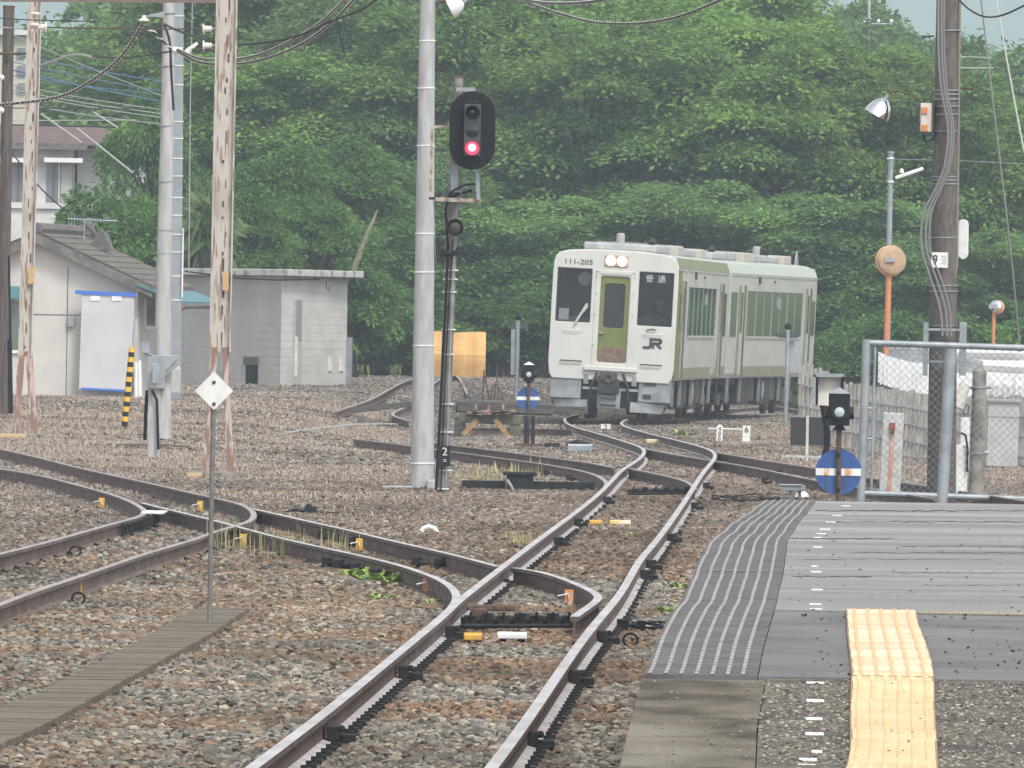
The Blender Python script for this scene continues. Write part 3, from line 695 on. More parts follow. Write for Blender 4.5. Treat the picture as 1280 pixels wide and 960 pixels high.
def stones(y0, y1, dens, smin, smax, seed, label):
    rg = np.random.default_rng(seed); pts = []; n = int((y1 - y0) * (y0 + y1) / 2 * (1280 / F) * 1.25 * dens)
    # area-uniform in a frustum-shaped strip
    u = rg.random(n); Y = np.sqrt(y0 * y0 + u * (y1 * y1 - y0 * y0)); X = (rg.random(n) - .5) * Y * (1280 / F) * 1.25 + np.sign(rg.random(n) - .5) * rg.random(n) * .6
    xt = XT(Y); g, d = zones(X, Y); keep = rg.random(n) > np.clip(g * 1.2 + d * vnoise(X, Y, .35, 3) * 1.25, 0, .93)
    keep &= ~((X > np.array([EL(y) for y in Y]) - .02) & (Y < 80))
    keep &= ~((X - xt > 6.2) & (Y > 234))
    bx_ = np.array([(fl(y) < x_ < frr(y)) if 66 < y < yend else (y <= 66 and XL(y) < x_ < XR(y)) for x_, y in zip(X, Y)]); keep &= ~bx_
    X, Y = X[keep], Y[keep]; n = len(X)
    s = smin + (smax - smin) * rg.random(n) ** 1.6
    Z = terr(X, Y) + s * .15 + .05 * (vnoise(X, Y, .8, 9) - .5) * np.clip((Y - 60) / 200, .3, 1)
    xt = XT(Y); ml = sorted([(v.y, v.x) for v in WR['main_left']]); mainx = np.interp(Y, [a[0] for a in ml], [a[1] for a in ml])
    onm = (X > mainx - .35) & (X < mainx + 1.5)
    Z = np.where((X > mainx - .13) & (X < mainx + .13), np.minimum(Z, .0), Z)
    grey = vnoise(X, Y, .55, 1) + .45 * vnoise(X, Y * .6, 1.7, 2); 
    band = vnoise(X * .25, Y, .32, 5)
    pg = ss(grey, .66, .82) * np.where(Y < 110, 1, .6)
    pr = ss(band, .48, .6) * np.where(onm, 1, .3); pg = np.where(onm & (Y < 105), np.maximum(pg, 1 - pr), pg)
    pr = np.where((Y > 105) & (Y < 185) & (X > -3.0), np.maximum(pr, .55), pr); pg = np.where((Y > 105) & (Y < 170) & (X > -2.5), pg * .3, pg)
    pg = np.where((Y > 170) & (X < xt - 1.5), np.maximum(pg, .7), pg)
    Wt = W_BROWN[None] * (1 - pg[:, None]) * (1 - pr[:, None]) / W_BROWN.sum() + W_GREY[None] * pg[:, None] * (1 - pr[:, None] * .7) / W_GREY.sum() + W_RUST[None] * (pr * (1 - pg * .3))[:, None] / W_RUST.sum()
    c = Wt.cumsum(1); c /= c[:, -1:]; k = (rg.random(n)[:, None] > c).sum(1).clip(0, 9)
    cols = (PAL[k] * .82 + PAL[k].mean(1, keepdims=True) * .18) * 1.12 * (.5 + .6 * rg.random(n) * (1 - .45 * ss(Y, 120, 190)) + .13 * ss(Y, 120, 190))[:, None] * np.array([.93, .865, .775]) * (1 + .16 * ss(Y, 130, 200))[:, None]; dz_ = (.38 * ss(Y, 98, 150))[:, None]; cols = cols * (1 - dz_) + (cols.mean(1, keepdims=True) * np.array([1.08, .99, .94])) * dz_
    cols = cols * (.68 + .62 * vnoise(X * .8, Y * .35, .9, 12))[:, None]
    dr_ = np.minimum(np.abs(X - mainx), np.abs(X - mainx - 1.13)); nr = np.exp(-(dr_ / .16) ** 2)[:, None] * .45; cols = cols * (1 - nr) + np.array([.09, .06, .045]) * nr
    sc = s[:, None] * np.stack([.8 + .6 * rg.random(n), .7 + .6 * rg.random(n), .45 + .35 * rg.random(n)], 1) * .5
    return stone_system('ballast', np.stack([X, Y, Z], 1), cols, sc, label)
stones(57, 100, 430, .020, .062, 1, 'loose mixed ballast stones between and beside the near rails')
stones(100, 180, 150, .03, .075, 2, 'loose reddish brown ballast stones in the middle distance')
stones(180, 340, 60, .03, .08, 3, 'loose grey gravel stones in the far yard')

grit(5200, 950, 1300, 851, 985, .006, .02, 0, 'coarse grit bedded in the old platform surface', 1.25)
grit(70, 1064, 1162, 772, 985, .006, .016, .0165, 'dark specks of grit on the tactile paving', .5)
grit(420, 800, 945, 851, 985, .004, .014, .0, 'grit on the concrete edge slabs', .9)
grit(260, 985, 1300, 640, 848, .006, .022, .012, 'scattered grit on the smooth asphalt', .5)
# grass blades ---------------------------------------------------------------
def blades(name, X, Y, h0, h1, wd, m, label, seed, lean=.35, kind='stuff', cat=None):
    rg = np.random.default_rng(seed); n = len(X); Z = terr(X, Y) - .01
    hh = h0 + (h1 - h0) * rg.random(n); an = rg.random(n) * 6.28; ln = lean * hh * rg.random(n)
    dx, dy = np.cos(an), np.sin(an); px_, py_ = -dy * wd * .5, dx * wd * .5
    b0 = np.stack([X - px_, Y - py_, Z], 1); b1 = np.stack([X + px_, Y + py_, Z], 1)
    m0 = np.stack([X + dx * ln * .35 - px_ * .7, Y + dy * ln * .35 - py_ * .7, Z + hh * .6], 1); m1 = np.stack([X + dx * ln * .35 + px_ * .7, Y + dy * ln * .35 + py_ * .7, Z + hh * .6], 1)
    tp = np.stack([X + dx * ln, Y + dy * ln, Z + hh], 1)
    v = np.stack([b0, b1, m1, m0, tp], 1).reshape(-1, 3); me = bpy.data.meshes.new(name)
    i = np.arange(n) * 5
    fs = [(int(a), int(a + 1), int(a + 2), int(a + 3)) for a in i] + [(int(a + 3), int(a + 2), int(a + 4)) for a in i]
    me.from_pydata(v.tolist(), [], fs); me.materials.append(m); o = bpy.data.objects.new(name, me); COL.objects.link(o)
    return tag(o, label, cat, kind=kind)
drym = mat('dry_grass', (.38, .31, .26), (.30, .245, .205), .8, .9, island=.14, c3=(.42, .35, .26))
weedm = mat('weed_green', (.16, .22, .06), (.28, .27, .12), 1.5, .8, island=.4)
def field(n, y0, y1, seed, cond):
    rg = np.random.default_rng(seed); u = rg.random(n); Y = np.sqrt(y0 * y0 + u * (y1 * y1 - y0 * y0)); X = (rg.random(n) - .5) * Y * (1280 / F) * 1.2
    k = cond(X, Y, rg.random(n)); return X[k], Y[k]
X, Y = field(700000, 122, 330, 5, lambda X, Y, r: (r < zones(X, Y)[1] * ss(vnoise(X, Y, .35, 3), .3, .6)) & ~((X - XT(Y) > 6.2) & (Y > 234)))
blades('dry_grass', X, Y, .02, .075, .022, drym, 'low dry tan grass over the yard', 6, .9)
X, Y = field(60000, 343, 400, 8, lambda X, Y, r: r < zones(X, Y)[0])
blades('grass_verge', X, Y, .15, .5, .06, weedm, 'green grass verge at the foot of the trees', 9, .5)
def tuft(px, py, sx_, sy, n, h0, h1, m, label, seed, wd=.008):
    rg = np.random.default_rng(seed); q = [G(px + rg.normal() * sx_, py + rg.normal() * sy) for _ in range(n)]
    return blades('weed_patch', np.array([v.x for v in q]), np.array([v.y for v in q]), h0, h1, wd, m, label, seed, .4)
strawm = mat('straw_weed', (.34, .32, .14), (.42, .36, .2), 3, .85, island=.3)
tuft(345, 693, 26, 5, 70, .10, .34, strawm, 'thin upright weeds growing between the turnout rails', 1)
tuft(280, 688, 14, 5, 50, .12, .38, strawm, 'thin pale weeds around the diamond sign pole', 2)
tuft(420, 690, 20, 5, 40, .1, .3, strawm, 'sparse thin weeds right of the turnout rails', 3)
tuft(640, 594, 30, 4, 110, .06, .24, strawm, 'straw coloured weeds behind the point machine', 4, .02)
tuft(600, 600, 24, 3, 50, .06, .22, strawm, 'straw coloured weeds beside the signal pole foot', 5, .02)
tuft(660, 680, 12, 3, 160, .05, .14, strawm, 'small tan grass tuft left of the main rail', 6, .01)
tuft(560, 630, 90, 6, 80, .05, .16, drym, 'dry grass before the signal pole', 7, .02)
lg = mat('leafy_weed', (.18, .30, .05), (.28, .38, .10), 5, .6, island=.3)
def leafy(px, py, r, n, label, seed):
    q = G(px, py); rg = random.Random(seed); mb = MB()
    for i in range(n):
        a = rg.uniform(0, 6.28); l = r * rg.uniform(.5, 1); e = rg.uniform(.3, 1.2); d = Vector((math.cos(a), math.sin(a), 0)); s = Vector((-d.y, d.x, 0)) * l * .2
        o_ = q + Vector((rg.uniform(-r, r) * .8, rg.uniform(-r, r), 0)); m_ = o_ + d * l * .6 + Vector((0, 0, l * e * .6)); tp = o_ + d * l + Vector((0, 0, l * e * .55))
        mb.add([o_, m_ - s, tp, m_ + s], [(0, 1, 2, 3)])
    return tag(mb.build('weed_plant', lg), label, 'weed', 'green leafy weeds in the ballast')
leafy(447, 722, 0.145, 40, 'small leafy weed, leftmost of the row under the curved rail', 1)
leafy(475, 728, 0.189, 50, 'broad leafy weed in the middle of the row under the curved rail', 2)
leafy(502, 732, 0.174, 48, 'star shaped leafy weed at the right of the row under the curved rail', 3)
leafy(466, 751, 0.102, 32, 'small low weed in the ballast below the leafy row', 4)
leafy(545, 756, 0.087, 32, 'tiny bright weed beside the curved rail junction', 5)
leafy(398, 730, 0.072, 30, 'tiny pale weed in ballast left of the leafy row', 6)
leafy(352, 696, 0.102, 36, 'bright weed under the straw stalks near the bond clip', 7)
leafy(846, 736, 0.102, 36, 'bright weed between the right rail and the platform edge', 8)
leafy(838, 768, 0.116, 40, 'low weed beside the striped platform edge', 9)
leafy(855, 546, 0.217, 40, 'tufted weed inside the far turnout', 10)
leafy(785, 671, 0.072, 28, 'mossy weed between main rails behind yellow block', 11)

# ================================================================== POLES AND SIGNALS
def rad(px, d): return px * d / F / 2
def gd(px, py): return G(px, py).y
# 1. main concrete pole
d = gd(528, 612); base = P(528, 612, d)
t0 = thing('utility_pole', base, 'thick pale concrete pole with steel bands left of the red signal', 'utility pole')
def taper(mb, pts, ws, d, n=20, z0=-.3):
    q = [P(a, b_, d) for a, b_ in pts]; mb.tube(q, [rad(w_, d) for w_ in ws], n); return mb
taper(MB(), [(527.5, 616), (531, 300), (535, -60)], [30, 23.5, 18], d).build('shaft', concrete, t0, smooth=True)
for y, x, w_ in ((579, 528, 29.5), (340, 530.5, 24.6), (292, 530.8, 23.8), (182, 532.3, 22), (110, 533, 21), (51, 534, 20), (432, 529.5, 26.6)):
    MB().tube([P(x, y - .9, d), P(x, y + .9, d)], rad(w_ + 1.2, d), 20).build('steel_band', whitemark, t0)
mb = MB(); mb.box(P(506, 612, d - .3) + Vector((-.1, 0, .02)), (.42, .5, .06)); mb.box(P(504, 615, d - .3) + Vector((0, -.2, .0)), (.5, .4, .05)); mb.build('step_plate', galv, t0, bevel=.01)
MB().box(P(545, 608, d - .5), (.25, .7, .18)).build('footing', concrete, t0, bevel=.02)
def flood(name, px, py, d, sz, tilt, label, m, arm=None, group=None):
    """bell-shaped lamp, opening to lower left by tilt; arm = pixel polyline"""
    c = P(px, py, d); t0 = thing(name, c, label, 'lamp', group)
    ax = Vector((math.sin(tilt), .05, -math.cos(tilt))).normalized(); s_ = sz
    MB().lathe(c, [(.10 * s_, -.5 * s_), (.2 * s_, -.42 * s_), (.36 * s_, -.25 * s_), (.47 * s_, .0), (.5 * s_, .22 * s_), (.48 * s_, .22 * s_), (.43 * s_, 0), (.3 * s_, -.2 * s_)], ax, 20).build('shade', m, t0, smooth=True)
    MB().lathe(c, [(.05 * s_, -.2 * s_), (.16 * s_, -.05 * s_), (.17 * s_, .1 * s_), (.05 * s_, .2 * s_)], ax, 12).build('bulb', cream, t0, smooth=True)
    MB().lathe(c, [(.08 * s_, -.7 * s_), (.09 * s_, -.45 * s_)], ax, 10).build('socket', galv, t0)
    if arm: MB().tube([P(a, b_, d) for a, b_ in arm], rad(2.4, d), 8).build('arm', rust_d, t0, smooth=True)
    return t0
flood('floodlight', 568, 9, d, .28, R(-62), 'white lamp hanging from the top of the thick concrete pole', white, [(545, 3), (556, 2), (563, 4)])

# 2. signal pole
d = gd(553, 619); base = P(553, 619, d)
t0 = thing('signal_pole', base, 'slim leaning concrete signal post with black cables on its side', 'signal post')
taper(MB(), [(552.5, 622), (564, 300), (573.5, 98)], [15, 14.5, 11.5], d, 14).build('shaft', old_conc, t0, smooth=True)
MB().tube([P(573.5, 99, d), P(573.6, 94, d)], rad(10, d), 10).build('cap', mat('mossy_cap', (.15, .12, .05), (.09, .07, .04), 20), t0)
MB().tube([P(545, 612, d - .12), P(552, 480, d - .12), (P(557, 380, d - .12)), P(560, 310, d - .12), P(557, 260, d - .12), P(562, 246, d - .12), P(590, 238, d - .12)], rad(3.4, d), 8).tube([P(551, 616, d - .13), P(556, 480, d - .13), P(562, 360, d - .13), P(566, 300, d - .13)], rad(1.8, d), 6).build('cable', blackm, t0)
MB().tube([P(558, 600, d - .13), P(561, 480, d - .13), P(568, 310, d - .13)], rad(1.6, d), 6).build('conduit', galv, t0)
for x, y in ((556, 588), (557, 540), (558, 505), (559, 443), (561, 412), (562, 365), (563, 349), (564, 338), (552, 611)):
    MB().tube([P(x, y - .8, d), P(x, y + .8, d)], rad(18.5, d), 14).build('strap', whitemark, t0)
MB().box(P(555, 570, d - .15), (.17, .03, .27)).build('number_plate', black, t0)
put_text('plate_lettering', '2', .15, P(556, 565, d - .175), whitemark, t0)
put_text('plate_lettering', '=', .09, P(556, 576, d - .175), whitemark, t0)
mb = MB(); mb.box(P(562, 316, d - .05), (.2, .2, .07)); mb.lathe(P(562, 316, d - .2), [(.035, 0), (.05, .04), (.02, .06)], (0, -1, 0), 10); mb.box(P(553, 316, d), (.05, .08, .1)); mb.box(P(571, 314, d), (.05, .08, .1)); mb.build('clamp', black, t0, bevel=.01)
c = P(569, 284, d - .25); t1 = thing('bell', c, 'small round speaker lamp fixed to the signal post', 'speaker')
MB().lathe(c, [(.11, .0), (.115, .03), (.10, .05), (.085, .035), (.03, .02)], (0, -1, 0), 20).build('rim', blackm, t1, smooth=True)
MB().lathe(c + Vector((0, -.02, 0)), [(.08, 0), (.05, .02), (.01, .03)], (0, -1, 0), 16).build('face', mat('speaker_face', (.06, .06, .055)), t1, smooth=True)
MB().box(c + Vector((0, .12, -.02)), (.06, .2, .06)).build('mount', galv, t1)
# signal head
c = P(590.5, 163, d - .45); t1 = thing('railway_signal', P(590, 212, d - .45), 'oval black signal board showing a red light', 'railway signal')
s_ = d / F
hw, hh = 28.5 * s_, 49 * s_
def capsule(hw, hh, n=16):
    o = []
    for k in range(n + 1): t_ = math.pi * k / n; o.append((hw * math.cos(t_), hh - hw + hw * math.sin(t_)))
    for k in range(n + 1): t_ = math.pi + math.pi * k / n; o.append((hw * math.cos(t_), -(hh - hw) + hw * math.sin(t_)))
    return o
MB().prism([c + Vector((x, 0, z)) for x, z in capsule(hw, hh)], (0, .025, 0)).build('backboard', blackm, t1, bevel=.006)
cs = c + Vector((0, -.06, 0)); dg = mat('dark_grey_lamp_case', (.05, .052, .055), (.035, .035, .04), 10, .5)
MB().box(cs, (21 * s_, .11, 65 * s_)).build('lamp_case', dg, t1, bevel=.01)
red = mat('red_signal_light', (.8, .1, .15), None, emis=(1, .02, .05), es=2.4); hot = mat('signal_light_core', (1, .6, .6), None, emis=(1, .25, .28), es=2.2)
for i, zo in enumerate((22, 0, -22)):
    q = cs + Vector((0, -.055, zo * s_))
    m_ = (glass('dark_lens', (.02, .02, .03), 1), glass('dark_lens', (.02, .02, .03), 1), red)[i]
    ln = MB().lathe(q, [(.092, 0), (.09, .01), (.05, .022), (.01, .026)], (0, -1, 0), 20).build('lens', m_, t1, smooth=True)
    if i == 2: MB().lathe(q + Vector((0, -.02, .005)), [(.055, 0), (.05, .008), (.01, .012)], (0, -1, 0), 16).build('lit_core', hot, ln, smooth=True)
    hd = MB(); n = 14
    for k in range(n + 1):
        a = R(-15) + (math.pi + R(30)) * k / n; hd.v += [tuple(q + Vector((.1 * math.cos(a), 0, .1 * math.sin(a)))), tuple(q + Vector((.098 * math.cos(a), -.19, .098 * math.sin(a) - .01))), tuple(q + Vector((.093 * math.cos(a), -.19, .093 * math.sin(a) - .01))), tuple(q + Vector((.093 * math.cos(a), 0, .093 * math.sin(a))))]
    for k in range(n):
        for j in range(4): hd.f.append((k * 4 + j, k * 4 + (j + 1) % 4, (k + 1) * 4 + (j + 1) % 4, (k + 1) * 4 + j)); hd.m.append(0)
    if i != 1: hd.build('hood', blackm, t1, smooth=True)
MB().box(cs + Vector((-.045, -.056, 35 * s_)), (.035, .02, .02)).box(cs + Vector((.045, -.056, 36 * s_)), (.035, .02, .02)).build('vent', dg, t1)
# bracket frame
rb = mat('rusty_bracket', (.46, .42, .36), (.26, .17, .11), 9, .75)
t1 = thing('signal_bracket', P(570, 250, d), 'pale rusty steel bracket frame carrying the signal board', 'bracket')
def pbar(mb, a, b_, d, w_, th): 
    p, q = P(*a, d), P(*b_, d); v = q - p; rot = frm(v); return mb.box((p + q) / 2, (v.length, th, w_ * d / F), rot)
pbar(MB(), (543, 249), (601, 251), d - .2, 5, .08).build('cross_bar', rb, t1); pbar(MB(), (538, 158.5), (565, 159), d - .2, 4, .05).build('upper_bar', rb, t1)
pbar(MB(), (540, 160), (538, 249), d - .2, 3.4, .05).build('side_bar', rb, t1); pbar(MB(), (596.5, 205), (598, 250), d - .28, 4.6, .05).build('hanger', galv, t1)
pbar(MB(), (536, 248), (544, 248), d - .22, 3, .1).build('bolt', black, t1)
pbar(pbar(MB(), (570, 112), (594, 112), d - .15, 5, .06), (568, 205), (568, 240), d - .2, 9, .03).build('top_clip', galv, t1)
for a, b_ in (((585, 205), (567, 278)), ((582, 210), (560, 330)), ((548, 165), (560, 300)), ((542, 250), (545, 330)), ((590, 205), (556, 300))):
    MB().tube([P(*a, d - .18), P(*b_, d - .1)], rad(.9, d), 5).build('stay_wire', galv, t1)
MB().tube([P(560, 244, d - .3), P(567, 238, d - .3), P(582, 231, d - .3), P(594, 230, d - .3)], rad(3, d), 6).build('cable', blackm, t1)

# 3. rusty portal frame of two masts
def rusty(px_t, px_b, ys, yb, wt, legs, sticker, label, blk, d):
    base = P(px_b, yb, d); t0 = thing('rusty_mast', base, label, 'mast', 'rusty cream steel masts')
    a, b_ = P(px_t, -40, d), P(px_b, ys, d)
    w_ = wt * d / F
    # channel section : web and two flanges
    mb = MB(); v = b_ - a; rot = frm(v); ctr = (a + b_) / 2
    mb.box(ctr, (v.length, .02, w_ * .99), rot)
    ux = rot @ Vector((0, 0, 1)); uy = Vector((0, 1, 0))
    mb2 = MB(); mb2.box(ctr + ux * w_ / 2 + Vector((0, -.04, 0)), (v.length, .10, .02), rot); mb2.box(ctr - ux * w_ / 2 + Vector((0, -.04, 0)), (v.length, .10, .02), rot)
    mb.build('web', rustpaint, t0); mb2.build('flange', rustpaint, t0)
    rg = random.Random(px_b)
    mb3 = MB(); y = 5
    # rust holes/laces down the web
    while y < ys - 10:
        p = a + v * ((y + 40) / (ys + 40)); l_ = rg.uniform(.03, .2); mb3.box(p + Vector((rg.uniform(-.02, .05) * 1.0, -.012, 0)), (rg.uniform(.012, .03), .012, l_)); y += rg.uniform(12, 34)
    mb3.build('rust_patch', rust_d, t0)
    for (x1, y1) in legs:
        sx_ = -1 if x1 < px_b else 1
        p, q = P(px_b + sx_ * wt * .28, ys - 6, d), P(x1, y1, d); vv_ = q - p; r_ = frm(vv_); MB().box((p + q) / 2, (vv_.length, .09, 8.5 * d / F), r_).build('leg', rustleg, t0)
    q = P(*sticker, d - .1); MB().box(q, (7.5 * d / F, .008, 22 * d / F)).build('sticker', mat('orange_sticker', (.50, .31, .09), (.42, .33, .2), 20), t0)
    x0, x1, yy = blk; q = P((x0 + x1) / 2, yy - 1, d - .3); MB().box(q, ((x1 - x0) * d / F, .7, 10 * d / F)).build('footing', old_conc, t0, bevel=.02)
    return t0
dR = gd(272, 596); dL = gd(34, 546)
rusty(284.5, 275, 440, 592, 25, [(257, 592), (288, 592)], (282, 352), 'rusty cream mast right of the paired grey poles, standing on a concrete block', (235, 305, 596), dR)
rusty(45, 31.5, 445, 542, 16, [(20, 542), (43, 542)], (39, 344), 'rusty cream mast at the left edge with forked foot', (2, 58, 548), dL)
mb = MB(); a, b_ = P(-30, -2, dL), P(293, -1, dR); mb.tube([a, b_], rad(10, dR), 4)
tag(mb.build('portal_beam', rustpaint), 'cream steel beam joining the two rusty masts along the top', 'beam')
lump('wood_offcut', 15, 548, (.5, .3, .08), mat('sawn_wood', (.5, .36, .2)), 'short light wood piece beside the left mast foot', 'wood piece')
lump('wood_offcut', 243, 598, (.22, .2, .08), mat('sawn_wood', (.5, .36, .2)), 'light block at the foot of the right rusty mast', 'wood piece')

# 4. dark wooden pole left edge
d = gd(8, 520); t0 = thing('wooden_pole', P(9, 520, d), 'dark weathered wooden pole at the far left edge', 'wooden pole')
taper(MB(), [(2, 560), (6, 300), (11, 10)], [15, 15, 14], d, 12).build('shaft', wood_old, t0, smooth=True)
MB().tube([P(11, 11, d), P(11.2, 7, d)], rad(15, d), 12).build('cap', rust_d, t0); MB().tube([P(-20, 67, d - .2), P(44, 67, d - .2)], rad(4, d), 6).build('cross_arm', rust_d, t0)
for y in (97, 138): MB().lathe(P(2, y, d - .25), [(.03, -.05), (.06, -.02), (.06, .02), (.03, .05)], (1, 0, 0), 10).build('insulator', cream, t0, smooth=True)
d = gd(12, 535); mb = MB(); mb.tube([P(11, 320, d), P(13, 425, d), P(14, 517, d)], rad(3, d), 6); mb.tube([P(12, 424, d), P(13.5, 517, d)], rad(6, d), 8)
tag(mb.build('guy_cable', blackm), 'thin dark cable with sleeve beside the wooden pole at far left', 'cable')

# 5. paired poles at x 210
d = gd(193, 572); t0 = thing('utility_pole', P(205, 540, d), 'round concrete pole with junction box beside the blue grey square pole', 'utility pole')
taper(MB(), [(202, 548), (205, 330), (210, 100), (212, -50)], [24, 18.5, 16, 14.5], d).build('shaft', concrete, t0, smooth=True)
for x, y in ((205, 317), (206, 288), (206.6, 227), (207.5, 157), (209, 82), (210.5, 16), (203.5, 430)): MB().tube([P(x, y - .8, d), P(x, y + .8, d)], rad(19, d), 16).build('steel_band', galv, t0)
mb = MB(); mb.prism([P(183, 444, d - .3), P(222, 444, d - .3), P(222, 449, d - .3), P(206, 466, d - .3), P(206, 486, d - .3), P(184, 486, d - .3)], (0, .22, 0)); mb.build('junction_box', galv, t0, bevel=.01)
pbar(MB(), (203, 466), (222, 452), d - .22, 10, .12).build('box_arm', galv, t0)
MB().box(P(195, 467, d - .42), (.12, .05, .33)).build('box_cover', galv, t0, bevel=.01); MB().tube([P(178, 428, d - .3), P(182, 443, d - .3), P(190, 443, d - .3)], rad(3, d), 6).box(P(182, 434, d - .3), (.13, .1, .18)).build('bracket', galv, t0)
MB().box(P(192.5, 529, d - .15), (.2, .14, 86 * d / F)).build('cable_trunk', concrete, t0, bevel=.01)
MB().tube([P(190, 488, d - .3), P(196, 500, d - .3), P(197, 530, d - .3), P(198, 562, d - .3)], rad(3.6, d), 8).tube([P(184, 488, d), P(182, 520, d), P(181, 550, d)], rad(4.5, d), 8).build('cable', blackm, t0)
d2 = d + 22
t0 = thing('square_pole', P(221, 500, d2), 'blue grey panelled steel pole standing just behind the round concrete pole', 'steel pole')
bluegrey = mat('blue_grey_paint', (.26, .295, .315), (.22, .25, .27), 4, .6)
a, b_ = P(222.5, -50, d2), P(218, 500, d2); v = b_ - a; MB().box((a + b_) / 2, (v.length, .2, 15.5 * d2 / F), frm(v)).build('shaft', bluegrey, t0, bevel=.012)
for k, y in enumerate((20, 82, 106, 152, 173, 198, 220, 247, 269, 293, 315, 345, 375)):
    x = 222.4 - y * .008; MB().box(P(x, y, d2), (16.5 * d2 / F, .22, .018)).build('rung_band', whitemark, t0)
MB().tube([P(229, 285, d2 - .15), P(227.5, 372, d2 - .15)], rad(2, d2), 6).build('conduit', white, t0)
q = P(218, 470, d2 - .4); tag(MB().tube([P(218, 490, d2 - .6), P(218, 462, d2 - .6)], rad(17, d2), 16).tube([P(218, 462, d2 - .6), P(218, 457, d2 - .6)], rad(17, d2), 16, r2=rad(12, d2)).build('round_tank', concrete, smooth=True), 'short round concrete post behind the junction box', 'post')
# striped guy guard
d = gd(156, 536); t0 = thing('guy_wire_guard', P(156, 534, d), 'slanting black and yellow striped guy wire guard in front of the house', 'guy guard')
a, b_ = P(155.5, 533, d), P(165, 434, d); v = b_ - a; n = 16
for par, m_ in ((0, black), (1, mat('guard_yellow', (.75, .45, .05)))):
    mb = MB()
    for k in range(par, n, 2):
        p, q = a + v * (k / n), a + v * ((k + 1) / n); off = Vector((0, 0, .035)); mb.tube([p, q], rad(7.6, d), 10)
    mb.build('stripes', m_, t0, smooth=True)
MB().tube([b_, P(171, 365, d)], rad(1.3, d), 6).tube([a, P(155.3, 540, d)], rad(2, d), 6).build('wire', galv, t0)
# thin standing wire near palm
tag(MB().tube([P(236, 340, 210), P(238, 120, 210), P(241, -20, 210)], rad(1.6, 210), 5).build('hanging_wire', galv), 'thin upright wire right of the blue grey square pole', 'wire')

# 6. diamond sign
d = gd(262, 788); t0 = thing('diamond_sign', G(262, 788), 'white diamond plate on a thin grey post in the left foreground', 'sign')
a, b_ = P(261.5, 789, d), P(267, 500, d); MB().tube([a, b_], rad(6, d), 10).build('post', mat('grey_post', (.2, .195, .18), (.15, .14, .13), 10, .6, metal=.3), t0, smooth=True)
c = P(267.5, 488.5, d - .03); h_ = 24 * d / F; u_ = RC * h_; v_ = UC * h_
MB().prism([c - u_, c - v_, c + u_, c + v_], (0, .006, 0)).build('plate', mat('diamond_white', (.70, .70, .68), (.62, .62, .6), 12, .5), t0)
for y in (478, 505): MB().lathe(P(267.5, y, d - .032), [(.014, 0), (.012, .006), (.002, .008)], (0, -1, 0), 10).build('bolt', rust_d, t0)

# 7. big right pole
d = gd(1178, 634); dP = d; t0 = thing('utility_pole', P(1178, 636, d), 'large dark concrete pole with cables behind the chain link fence', 'utility pole')
dark_conc = mat('brown_concrete', (.15, .13, .115), (.10, .088, .078), 8, .9, bump=.4, stretch=(2, 2, .7))
taper(MB(), [(1176.5, 640), (1179, 400), (1184.5, 0), (1185, -50)], [37, 34, 28, 27], d).build('shaft', dark_conc, t0, smooth=True)
for x, y, w_ in ((1185.5, 38, 30), (1183.5, 113, 32), (1183.5, 118, 32), (1183, 124, 32), (1183, 133, 32), (1182.5, 143, 32), (1182, 164, 32), (1181, 221, 33), (1181, 225, 33), (1181, 230, 33), (1179.5, 357, 35), (1179.5, 364, 35), (1178.5, 407, 36), (1180.5, 297, 33)):
    b1 = MB().tube([P(x, y - .7, d), P(x, y + .7, d)], rad(w_ + 1, d), 20).build('steel_band', galv, t0)
for px_, w_, sh in ((1172, 3.2, 0), (1176, 3, 3), (1179, 2.6, 6)):
    pts = [(px_ + 1 , -20), (px_ + 1, 60), (px_ + 5, 115), (px_ + 13, 160), (px_ + 9, 205), (px_ - 2, 235), (px_ - 18 + sh * .5, 268), (px_ - 20 + sh * .6, 310), (px_ - 10 + sh, 345), (px_ + 3 + sh * .8, 385), (px_ + 6 + sh * .6, 420)]
    MB().tube(spline([P(a, b_, d - .3) for a, b_ in pts], 5), rad(w_, d), 7).build('cable', mat('grey_cable', (.2, .2, .2)), t0, smooth=True)
MB().tube([P(1200, -20, d - .05), P(1197, 250, d - .05), P(1196, 330, d - .05), P(1188, 380, d - .1), P(1186, 420, d - .12)], rad(3.6, d), 8).build('conduit', mat('brown_conduit', (.22, .2, .16)), t0, smooth=True)
for a, b_ in (((1154, 46), (1168, 45)), ((1201, 110), (1217, 111))): MB().tube([P(*a, d), P(*b_, d)], rad(2.4, d), 6).tube([P(a[0] if a[0] < 1180 else b_[0], a[1] - 2, d), P(a[0] if a[0] < 1180 else b_[0], a[1] + 2, d)], rad(2.5, d), 6).build('step_bolt', rust_d, t0)
# plate with number
pw = P(1174.5, 325, d - .3); MB().box(pw, (21 * d / F, .01, 19 * d / F)).build('number_plate', white, t0)
put_text('plate_lettering', '9', .17, pw + Vector((-.055, -.012, 0)), black, t0, rot=Matrix.Rotation(R(0), 3, 'Y'), sx=.8)
for k in range(3): MB().box(pw + Vector((.05, -.01, .045 - k * .04)), (.07, .004, .004)).build('fine_print', mat('print_grey', (.35, .35, .35)), t0)
q = P(1203, 299, d + .1); MB().prism([q + Vector((x, 0, z)) for x, z in rrect(-.06, -.26, .08, .26, .07)], (0, .2, 0)).build('white_case', white, t0, bevel=.02)
for x0, x1, y0, y1 in ((1154, 1160, 402, 468), (1199, 1208, 402, 470)): MB().box((P((x0 + x1) / 2, 436, d - .1)), ((x1 - x0) * d / F, .06, 67 * d / F)).build('riser_channel', galv, t0)
for y in (412, 452): MB().box(P(1180, y, d - .28), (50 * d / F, .04, .03)).build('cross_strap', galv, t0)
